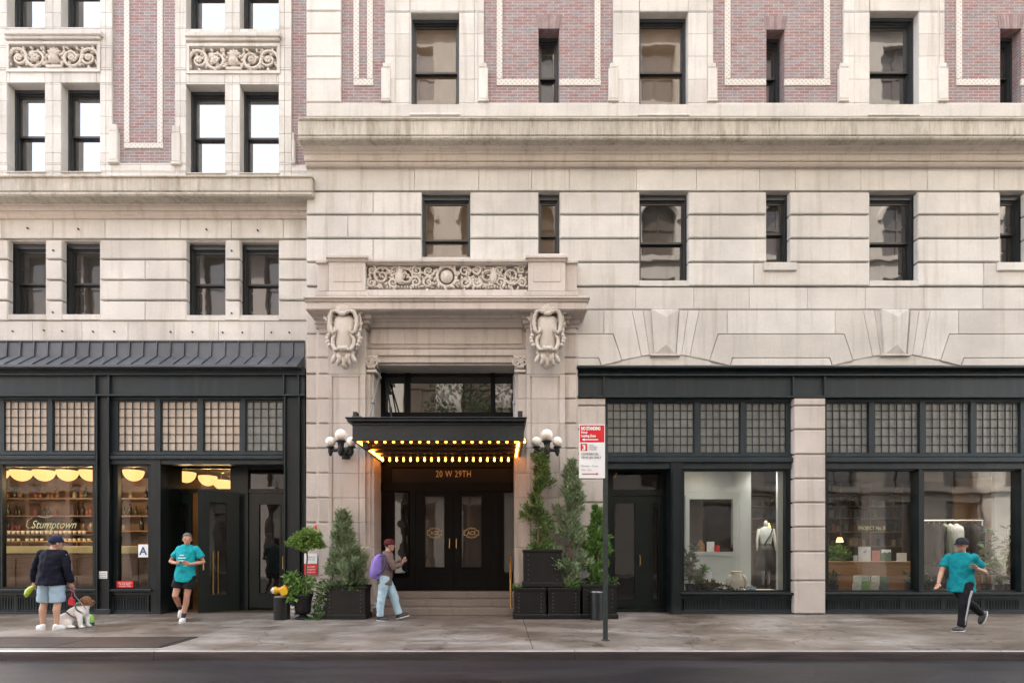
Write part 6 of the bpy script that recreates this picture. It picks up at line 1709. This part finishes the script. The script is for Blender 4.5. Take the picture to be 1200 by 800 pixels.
def person(label, cat, O, J, skin_c, hair_c, top, bottom, shoe_c, hat=None, sleeve=1.0, legs=1.0, fat=1.0, sock=None, hair_long=False, group=None, tophem=.0, leg_w=1.0):
    O = Vector(O); G = {k: O+Vector(v) for k, v in J.items() if k not in ('fwd','hfwd','toeL','toeR')}
    fwd = Vector(J['fwd']).normalized(); hf = Vector(J['hfwd']).normalized()
    root = thing('person', label, cat, O)
    sw = (G['sr']-G['sl']).normalized()
    up = (G['neck']-G['pel']).normalized()
    dp = up.cross(sw).normalized(); sw = dp.cross(up).normalized()
    if dp.dot(fwd) < 0: dp = -dp
    shw = (G['sr']-G['sl']).length/2
    def torso(mb, k, lo=-.08, hi=None):
        P = lambda f: lerp(G['pel'], G['neck'], f)
        L = (G['neck']-G['pel']).length
        prof = [(lo/L, .172*fat+k*.6, .135*fat+k*.6), (.05, .172*fat, .130*fat), (.30, .15*fat, .125*fat), (.62, .165*fat**.5, .125*fat**.5), (.84, shw*.93, .105), (.93, shw*.72, .09), (.99, shw*.45, .078), (1.03, .072, .068)]
        mb.loft([ringv(P(f), sw, dp, a+k, b+k) for f, a, b in prof])
    body = MB(); torso(body, 0)
    body.tube([G['neck']-up*.04, lerp(G['neck'],G['head'],.5), G['head']], [.062,.055,.05], 12)
    h = G['head']; hs = hf.cross(Vector((0,0,1))).normalized(); hu = Vector((0,0,1))
    rot = Matrix((hs, hf, hu)).transposed()
    body.ball(h+hu*.02, .077, .098, .108, 16, 12, rot=rot); body.ball(h+hf*.03-hu*.05, .055, .062, .065, 14, 10, rot=rot)
    body.ball(h+hf*.100-hu*.005, .013, .020, .024, 8, 6, rot=rot)
    body.ball(h+hf*.078+hu*.03, .045, .02, .014, 8, 6, rot=rot)
    for s in (-1, 1): body.ball(h+hs*s*.078-hf*.005, .012, .022, .032, 8, 6, rot=rot)
    for s, e, w_, hd in (('sl','el','wl','hl_'),('sr','er','wr','hr_')):
        S, E, W = G[s], G[e], G[w_]
        body.tube([S, lerp(S,E,.5), E, lerp(E,W,.3), W], [.054,.046,.039,.041,.027], 12, dome=True)
        d = (G[hd]-W); L = d.length; d.normalize()
        side = d.cross(fwd if abs(d.dot(fwd)) < .85 else hu).normalized(); nrm = side.cross(d)
        body.ball(W+d*.045, .040, .016, .050, 10, 8, rot=Matrix((side, nrm, d)).transposed())
        for i in range(4):
            o_ = side*(-.030+.020*i); a = W+d*.075+o_; ln = (.062,.072,.068,.054)[i]; cv = nrm*.018
            body.tube([a, a+d*ln*.5+cv*.4, a+d*ln+cv*1.6], [.0095,.009,.0075], 6, dome=True)
        a = W+d*.03+side*-.036; body.tube([a, a+d*.03-side*.022+nrm*.006, a+d*.062-side*.026+nrm*.018], [.012,.010,.008], 6, dome=True)
    for hp, kn, an, tk in (('hl','kl','al','toeL'),('hr','kr','ar','toeR')):
        H, K, A = G[hp], G[kn], G[an]
        back = -fwd*.022
        body.tube([H, lerp(H,K,.35), K, lerp(K,A,.3)+back, lerp(K,A,.65)+back*.4, A], [.088,.080,.056,.058,.044,.036], 14, dome=True)
    skin('body', body, .0075, 2, skinmat(skin_c), root) if False else None
    bo = skin('body', body, .0075, 2, skinmat(skin_c), root)
    # eyes, brows and mouth
    ey = MB()
    for s in (-1, 1): ey.ball(h+hf*.088+hs*s*.032+hu*.016, .012, .008, .007, 8, 6, rot=rot)
    ey.build('eye', pmat('eye_dark', (.03,.02,.018), .3), root)
    mo = MB(); mo.ball(h+hf*.089-hu*.055, .024, .008, .006, 8, 6, rot=rot); mo.build('mouth', pmat('lip', (.30,.12,.10), .5), root)
    # clothes
    sh = MB(); torso(sh, .020, -.10-tophem)
    for s, e, w_ in (('sl','el','wl'),('sr','er','wr')):
        S, E, W = G[s], G[e], G[w_]
        if sleeve >= 1: sh.tube([lerp(S, G['neck']-up*.06, .12), lerp(S,E,.5), E, lerp(E,W,.5), lerp(E,W,.93)], [.066,.064,.056,.052,.042], 12)
        else: sh.tube([lerp(S, G['neck']-up*.06, .12), lerp(S,E,sleeve*.5), lerp(S,E,sleeve)], [.066,.066,.070], 12)
    sh.ball(G['neck']-up*.03, .085, .075, .045, 12, 8)
    for s in ('sl', 'sr'): sh.ball(lerp(G[s], G['neck']-up*.06, .12), .076, .076, .076, 12, 8)
    skin('shirt', sh, .010, 3, top, root, .038)
    pa = MB()
    pc_ = G['pel']
    pa.loft([ringv(pc_-up*.10, sw, dp, .165*fat, .13*fat), ringv(pc_-up*.04, sw, dp, .178*fat, .138*fat), ringv(pc_+up*.05, sw, dp, .155*fat, .115*fat)])
    for hp, kn, an in (('hl','kl','al'),('hr','kr','ar')):
        H, K, A = G[hp], G[kn], G[an]
        pa.ball(H, .102*leg_w**.5, .102*leg_w**.5, .105, 12, 8)
        if legs >= 1: pa.tube([lerp(H,K,.02), lerp(H,K,.4), K, lerp(K,A,.4)-fwd*.01, lerp(K,A,.98)], [.098*leg_w**.5,.095*leg_w**.5,.072*leg_w,.066*leg_w,.058*leg_w], 14)
        else: pa.tube([H, lerp(H,K,legs*.5), lerp(H,K,legs)], [.112,.112,.108], 14)
    skin('trousers' if legs >= 1 else 'shorts', pa, .010, 3, bottom, root, .03)
    for an, tk in (('al','toeL'),('ar','toeR')):
        A = G[an]; T = Vector(J[tk]).normalized(); sd_ = T.cross(hu).normalized(); n_ = sd_.cross(T)
        R3 = Matrix((sd_, T, n_)).transposed(); c = A+T*.065-n_*.05
        s2 = MB(); s2.ball(c, .050, .138, .052, 16, 10, rot=R3); s2.ball(A-T*.01-n_*.02, .046, .055, .05, 12, 8, rot=R3)
        s2.v = [tuple(Vector(v)+n_*max(0, -.028-(Vector(v)-c).dot(n_))) for v in s2.v]
        so = s2.build('shoe', shoe_c[0], root, True)
        s3 = MB(); ring_ = lambda k, e: [c+sd_*(.053+e)*math.cos(2*math.pi*j/20)*(1-.12*math.sin(2*math.pi*j/20)*0)+T*(.142+e)*math.sin(2*math.pi*j/20)+n_*k for j in range(20)]
        s3.loft([ring_(-.045,-.004), ring_(-.040,0), ring_(-.024,-.002)]); s3.build('sole', shoe_c[1], so)
        if sock: 
            K = G['kl' if an == 'al' else 'kr']; s4 = MB(); s4.tube([A, lerp(A,K,.16), lerp(A,K,.22)], [.042,.044,.046], 10); s4.build('sock', sock, root)
    hm = MB()
    hmm = pmat('hair', hair_c, .7, 0, .2, 30)
    hb_ = MB(); hb_.ball(h+hu*.042-hf*.004, .087, .104, .103, 22, 16, rot=rot)
    hb_.v = [tuple(v if (Vector(v)-h).dot(hf) < .030 or (Vector(v)-h).dot(hu) > .066 else Vector(v)-hf*.05) for v in hb_.v]
    if hair_long: hb_.ball(h-hf*.09-hu*.05, .075, .05, .12, 12, 8, rot=rot); hb_.ball(h-hf*.04+hu*.11, .05, .05, .035, 10, 8, rot=rot)
    hb_.build('hair', hmm, root, True)
    if hat:
        hb_ = MB(); n = 20; prof = [(1.08,.022),(1.09,.05),(1.0,.095),(.72,.132),(.3,.148),(.03,.150)]
        hb_.loft([[h+hs*.084*r*math.cos(2*math.pi*j/n)+hf*(.104*r*math.sin(2*math.pi*j/n)-.005)+hu*(z+.005) for j in range(n)] for r, z in prof])
        if hat[1]:
            V = []
            for j in range(11):
                a = math.pi*j/10; V.append(h+hs*.082*math.cos(a)+hf*(.06+.125*math.sin(a))+hu*(.032-.02*math.sin(a)))
            hb_.loft([V, [v+hu*.008 for v in V]])
        hb_.build('cap', hat[0], root, True)
    return root
# man with the dog, seen from behind
navy = cloth('navy_knit', (.006,.007,.016), .15, .012); denim = cloth('pale_blue_denim', (.30,.42,.52), .12, .012)
teal = cloth('turquoise_jersey', (.010,.31,.36), .08, .02); blk = cloth('black_shorts', (.012,.012,.014), .15, .015)
white_sh = pmat('white_trainer', (.70,.70,.70), .5, 0, .06); dk_sh = pmat('dark_trainer', (.03,.03,.035), .5, 0, .1); gsole = pmat('pale_sole', (.55,.55,.54), .6)
OM = (PX(60.5,-2.28), -2.28, 0)
person('man seen from behind in navy sweater, pale blue shorts and cap, holding a dog leash', 'person', OM,
    dict(fwd=(0.05,1,0), hfwd=(.55,.8,0), pel=(0,0,.93), neck=(.02,.0,1.45), head=(.065,.03,1.58), sl=(-.20,0,1.39), sr=(.23,0,1.39), el=(-.305,-.02,1.10), er=(.305,-.01,1.10),
         wl=(-.345,.03,.86), wr=(.315,.05,.85), hl_=(-.36,.05,.78), hr_=(.32,.08,.77), hl=(-.10,0,.90), hr=(.10,0,.90), kl=(-.145,.01,.48), kr=(.105,.01,.48), al=(-.165,0,.085), ar=(.10,0,.085), toeL=(-.85,.4,-.02), toeR=(.45,.85,-.02)),
    (.46,.27,.19), (.02,.014,.012), navy, denim, (white_sh, gsole), hat=(cloth('navy_cap', (.014,.020,.055)), True), sleeve=1, legs=.93, fat=1.22, tophem=.0)
# leash, bag, dog
xm, ym_, _ = OM
lz = MB(); hx, hz = xm+.33, .80
lz.tube([(hx,ym_+.08,hz),(hx+.03,ym_+.08,.62),(hx+.12,ym_+.09,.50),(hx+.22,ym_+.10,.38)], .008, 6)
lz.tube([(hx-.02,ym_+.08,hz+.02),(hx-.035,ym_+.06,hz-.08),(hx+.02,ym_+.06,hz-.10),(hx+.02,ym_+.08,hz+.02)], .009, 6)
o = lz.build('dog_leash', pmat('grey_webbing', (.16,.15,.17), .7), None, loc=(hx,ym_,hz)); tag(o, 'grey dog leash running from the hand of the man to the white dog', 'leash')
lz = MB(); lz.cbox(hx-.07, hx+.03, ym_+.03, ym_+.09, .44, .55, .02); lz.tube([(hx-.02,ym_+.06,.55),(hx,ym_+.07,.78)], .006, 5); lz.ball((hx-.02,ym_+.06,.56), .04, .03, .03, 8, 6)
o = lz.build('bag_pouch', pmat('red_nylon', (.55,.02,.04), .5), None, loc=(hx,ym_,.5)); tag(o, 'small red pouch dangling beside the dog leash', 'pouch')
bg_ = MB(); bx_, bz_ = xm-.37, .78
bg_.loft([[(bx_+dx+w_*math.cos(2*math.pi*j/12)*.9, ym_-.02+w_*.5*math.sin(2*math.pi*j/12), bz_+dz+w_*.25*math.sin(4*math.pi*j/12+1)) for j in range(12)] for dx, dz, w_ in ((.045,.03,.02),(.02,0,.055),(-.03,-.07,.075),(-.065,-.14,.06),(-.08,-.18,.02))])
o = bg_.build('lime_bag', pmat('lime_plastic', (.32,.42,.02), .4, 0, .2, 15, .01, 20), None, True, loc=(bx_,ym_,bz_)); tag(o, 'crumpled lime green bag in the left hand of the man with the dog', 'bag')
# sitting dog: white with a brown head, looking to the right
xd, yd = PX(88.5,-2.05), -2.05
dg_ = thing('dog', 'sturdy white dog with a brown head sitting on the sidewalk on a leash', 'dog', (xd, yd, 0))
b = MB()
def eb(c, rx, ry, rz, ang=0): b.ball((xd+c[0], yd+c[1], c[2]), rx, ry, rz, 14, 10, rot=Matrix.Rotation(-ang, 3, 'Y'))
eb((-.14,0,.15), .17, .15, .145, .3); eb((-.02,0,.24), .20, .135, .14, .75); eb((.10,.0,.31), .125, .125, .13, .9); eb((.16,0,.40), .085, .085, .10, .8)
for s in (-1, 1):
    eb((-.09,s*.11,.10), .13, .055, .085, .2); eb((.0,s*.12,.035), .10, .04, .032)
    b.tube([(xd+.12,yd+s*.08,.28),(xd+.155,yd+s*.085,.14),(xd+.16,yd+s*.085,.04)], [.06,.042,.034], 10, dome=True); eb((.185,s*.085,.028), .055, .036, .028)
b.tube([(xd-.28,yd,.08),(xd-.34,yd-.01,.05),(xd-.36,yd-.03,.045)], [.035,.022,.012], 8, dome=True)
b.ball((xd+.195,yd+.01,.50), .092, .095, .098, 14, 10); b.ball((xd+.255,yd+.07,.465), .058, .06, .052, 12, 8); b.ball((xd+.225,yd+.03,.45), .075, .08, .06, 12, 8)
md, t_, out_ = nodes('dog_coat')
po = obj_pos(t_); sp2 = N(t_, 'ShaderNodeSeparateXYZ'); t_.links.new(po, sp2.inputs[0])
nz = noise(t_, po, 7, 3, .5)
ad2 = N(t_, 'ShaderNodeMath', operation='MULTIPLY_ADD'); ad2.inputs[1].default_value = .10; t_.links.new(nz, ad2.inputs[0]); t_.links.new(sp2.outputs[2], ad2.inputs[2])
fb_ = noise(t_, po, 60, 4, .6)
bsdf(t_, out_, mix(t_, ramp(t_, ad2.outputs[0], .455, .47), mix(t_, fb_, (.60,.58,.56), (.76,.75,.73)), mix(t_, fb_, (.14,.065,.035), (.24,.12,.065))), .85, 0, .2, fb_, .01)
skin('body', b, .009, 2, md, dg_)
b = MB()
for s in (-1, 1): b.loft([[(xd+.175+dx+w_*math.cos(2*math.pi*j/8), yd+.01+s*(.075+dy)+.012*math.sin(2*math.pi*j/8), .555-dz) for j in range(8)] for dx, dy, dz, w_ in ((0,0,0,.03),(-.01,.018,.03,.035),(-.012,.025,.07,.018))])
b.build('ear', pmat('brown_ear', (.11,.05,.03), .85, 0, .2, 20), dg_, True)
b = MB(); b.ball((xd+.325,yd+.035,.48), .016, .02, .014, 8, 6); b.build('nose', M['black'], dg_, True)
b = MB()
cc_ = Vector((xd+.125,yd,.36)); ax = Vector((.75,0,.66)).normalized(); u1 = Vector((0,1,0)); u2 = ax.cross(u1)
b.tube([cc_+u1*.128*math.cos(a*math.pi/10)+u2*.118*math.sin(a*math.pi/10) for a in range(21)], .013, 6)
b.tube([(xd-.05,yd-.145,.31),(xd+.03,yd-.15,.25),(xd+.11,yd-.125,.19),(xd+.17,yd-.06,.16)], .014, 6); b.build('harness', pmat('grey_harness', (.08,.085,.09), .7), dg_)
# small dog toy / bottle behind the dog
b = MB(); xt, yt_ = PX(106,-1.75), -1.75
b.lathe([(.055,.002),(.06,.02),(.06,.16),(.045,.19),(.02,.21)], xt, yt_, 14); o = b.build('water_bottle', pmat('lime_bottle', (.28,.52,.10), .35, 0, .15, 9), None, True, loc=(xt,yt_,0)); tag(o, 'green and lime bottle standing behind the dog', 'bottle')
b = MB(); b.lathe([(.058,.002),(.064,.004),(.064,.06),(.060,.062)], xt, yt_, 14); b.build('base', pmat('dark_green_plastic', (.01,.09,.04), .4), o)
b = MB(); xt2, yt2 = PX(94,-1.5), -1.5
b.loft([[(xt2+w_*math.cos(2*math.pi*j/12), yt2+w_*.6*math.sin(2*math.pi*j/12), z) for j in range(12)] for z, w_ in ((.002,.10),(.02,.13),(.22,.14),(.34,.12),(.42,.07))])
o = b.build('green_bag', pmat('green_bag_cloth', (.01,.16,.07), .6, 0, .2, 9), None, True, loc=(xt2,yt2,0)); tag(o, 'dark green bag on the sidewalk behind the dog, by the stall riser', 'bag')

# jogger leaving the cafe
OJ = (PX(217,-1.23), -1.23, 0)
pj = person('man in turquoise T-shirt and black shorts jogging past the open cafe door', 'person', OJ,
    dict(fwd=(.25,-1,0), hfwd=(.55,-.85,0), pel=(.0,0,.96), neck=(.06,-.03,1.55), head=(.085,-.07,1.675), sl=(-.145,.03,1.47), sr=(.25,-.03,1.47), el=(-.30,.0,1.23), er=(.37,.02,1.22),
         wl=(-.06,-.20,1.20), wr=(.23,-.22,1.18), hl_=(.02,-.24,1.22), hr_=(.15,-.27,1.22), hl=(-.09,0,.94), hr=(.10,0,.94), kl=(-.13,-.12,.54), kr=(.07,-.06,.52), al=(-.19,.14,.26), ar=(-.02,-.03,.09), toeL=(-.15,-.35,-.95), toeR=(.25,-.95,-.05)),
    (.43,.22,.15), (.10,.09,.085), teal, blk, (white_sh, gsole), sleeve=.62, legs=.62, fat=1.05, sock=dk_sh, tophem=.03)
xt, yt_, zt = Vector(OJ)+Vector((.045,-.185,1.36))
for k, (s_t, wd_) in enumerate((('RUN THE CITY', 11), ('EVERY SINGLE MORNING', 16), ('BEFORE WORK', 11))): pass
mk = MB()
for k, (dx, wd_) in enumerate(((0,.10),(.0,.17),(.0,.12))):
    z = zt-.055*k
    for j in range(int(wd_/.022)):
        x = xt-wd_/2+j*.022+.01*(k % 2); mk.cbox(x, x+.016, yt_-.012+abs(x-xt)*.12+.012*(k == 0), yt_+.03, z-.010, z+.010, .002)
mk.build('shirt_print', M['signwhite'], pj)

# walker with the purple backpack
OW = (PX(451,-.97), -.97, 0)
person('person in maroon cap and pale jeans with a purple backpack walking past the steps', 'person', OW,
    dict(fwd=(1,.30,0), hfwd=(1,.25,0), pel=(.0,0,.90), neck=(.05,.02,1.42), head=(.09,.04,1.55), sl=(-.03,.18,1.34), sr=(.11,-.15,1.34), el=(.19,.24,1.12), er=(.23,-.20,1.10),
         wl=(.36,.10,1.24), wr=(.37,-.06,1.19), hl_=(.40,.02,1.29), hr_=(.41,.01,1.24), hl=(-.02,.09,.87), hr=(.02,-.09,.87), kl=(.17,.10,.50), kr=(-.05,-.09,.48), al=(.27,.12,.11), ar=(-.08,-.09,.085), toeL=(.95,.2,.25), toeR=(.95,-.1,-.05)),
    (.36,.20,.14), (.03,.014,.012), cloth('taupe_knit', (.13,.095,.085), .15), cloth('light_wash_jeans', (.33,.47,.56), .14, .014), (dk_sh, gsole), hat=(cloth('maroon_cap', (.085,.018,.022)), False), sleeve=1, legs=1, fat=.92, hair_long=False, leg_w=1.18, tophem=.05)
xb_, yb_, zb_ = Vector(OW)+Vector((-.115,-.10,1.13))
bk = thing('backpack', 'purple backpack worn by the walker beside the entrance steps', 'backpack', (xb_, yb_, zb_-.25))
lav = cloth('purple_nylon', (.23,.17,.52), .1, .01)
rz = Matrix.Rotation(R(-22), 3, 'Z') @ Matrix.Rotation(R(8), 3, 'Y')
b = MB()
for z, w_, d_, off in ((-.26,.12,.07,0),(-.25,.165,.10,0),(-.10,.19,.125,-.01),(.06,.185,.115,-.01),(.18,.15,.09,0),(.245,.09,.05,.01),(.255,.03,.02,.015)): pass
b.loft([[Vector((xb_,yb_,zb_))+rz @ Vector((off+d_*math.cos(2*math.pi*j/20)*(1.0), w_*math.sin(2*math.pi*j/20), z)) for j in range(20)] for z, w_, d_, off in ((-.265,.10,.06,0),(-.25,.165,.10,0),(-.10,.19,.12,-.01),(.06,.18,.11,-.01),(.18,.14,.085,0),(.245,.08,.05,.01),(.255,.03,.02,.015))])
b.build('bag', lav, bk, True)
b = MB()
b.loft([[Vector((xb_,yb_,zb_))+rz @ Vector((-.075+d_*math.cos(2*math.pi*j/16), w_*math.sin(2*math.pi*j/16), z)) for j in range(16)] for z, w_, d_ in ((-.235,.09,.04),(-.22,.135,.07),(-.12,.145,.08),(-.05,.12,.06),(-.04,.08,.04))])
b.build('pocket', lav, bk, True)
b = MB()
for s in (-1, 1): b.tube([Vector((xb_,yb_,zb_))+rz @ Vector(p) for p in ((.08,s*.09,.22),(.20,s*.11,.26),(.28,s*.13,.12),(.24,s*.15,-.06),(.08,s*.12,-.18))], .018, 6)
b.tube([Vector((xb_,yb_,zb_))+rz @ Vector(p) for p in ((.03,-.03,.24),(.03,-.02,.30),(.03,.02,.30),(.03,.03,.24))], .010, 6)
b.build('strap', cloth('dark_purple_strap', (.05,.035,.12)), bk, True)

# man striding to the left at the right edge
OR = (PX(1122,-2.37), -2.37, 0)
teal2 = cloth('teal_jersey', (.004,.20,.235), .14, .02)
tp2 = cloth('black_track', (.010,.010,.013), .15, .014)
pr = person('man in teal T-shirt, cap and black striped track pants striding past the right shop window', 'person', OR,
    dict(fwd=(-1,-.35,0), hfwd=(-1,-.45,0), pel=(.07,0,.86), neck=(.06,-.02,1.40), head=(.045,-.04,1.54), sl=(.185,-.14,1.32), sr=(-.085,.12,1.32), el=(.37,-.14,1.06), er=(-.19,.12,1.06),
         wl=(.12,-.25,1.14), wr=(-.33,.02,.86), hl_=(.03,-.26,1.22), hr_=(-.385,-.01,.77), hl=(.09,-.09,.83), hr=(.05,.09,.83), kl=(.03,-.10,.46), kr=(.26,.09,.50), al=(-.01,-.09,.085), ar=(.52,.10,.30), toeL=(-.97,-.2,-.02), toeR=(-.35,0,-.93)),
    (.40,.22,.15), (.03,.02,.016), teal2, tp2, (dk_sh, gsole), hat=(cloth('dark_cap', (.02,.022,.028)), True), sleeve=.62, legs=1, fat=.98, tophem=.05)
b = MB(); O_ = Vector(OR)
b.tube([O_+Vector(p) for p in ((.075,-.215,.74),(.05,-.195,.60),(.035,-.182,.46),(.02,-.165,.30),(.0,-.15,.12))], [.020,.018,.014,.014,.012], 6)
b.build('side_stripe', cloth('grey_stripe', (.34,.34,.38)), pr)
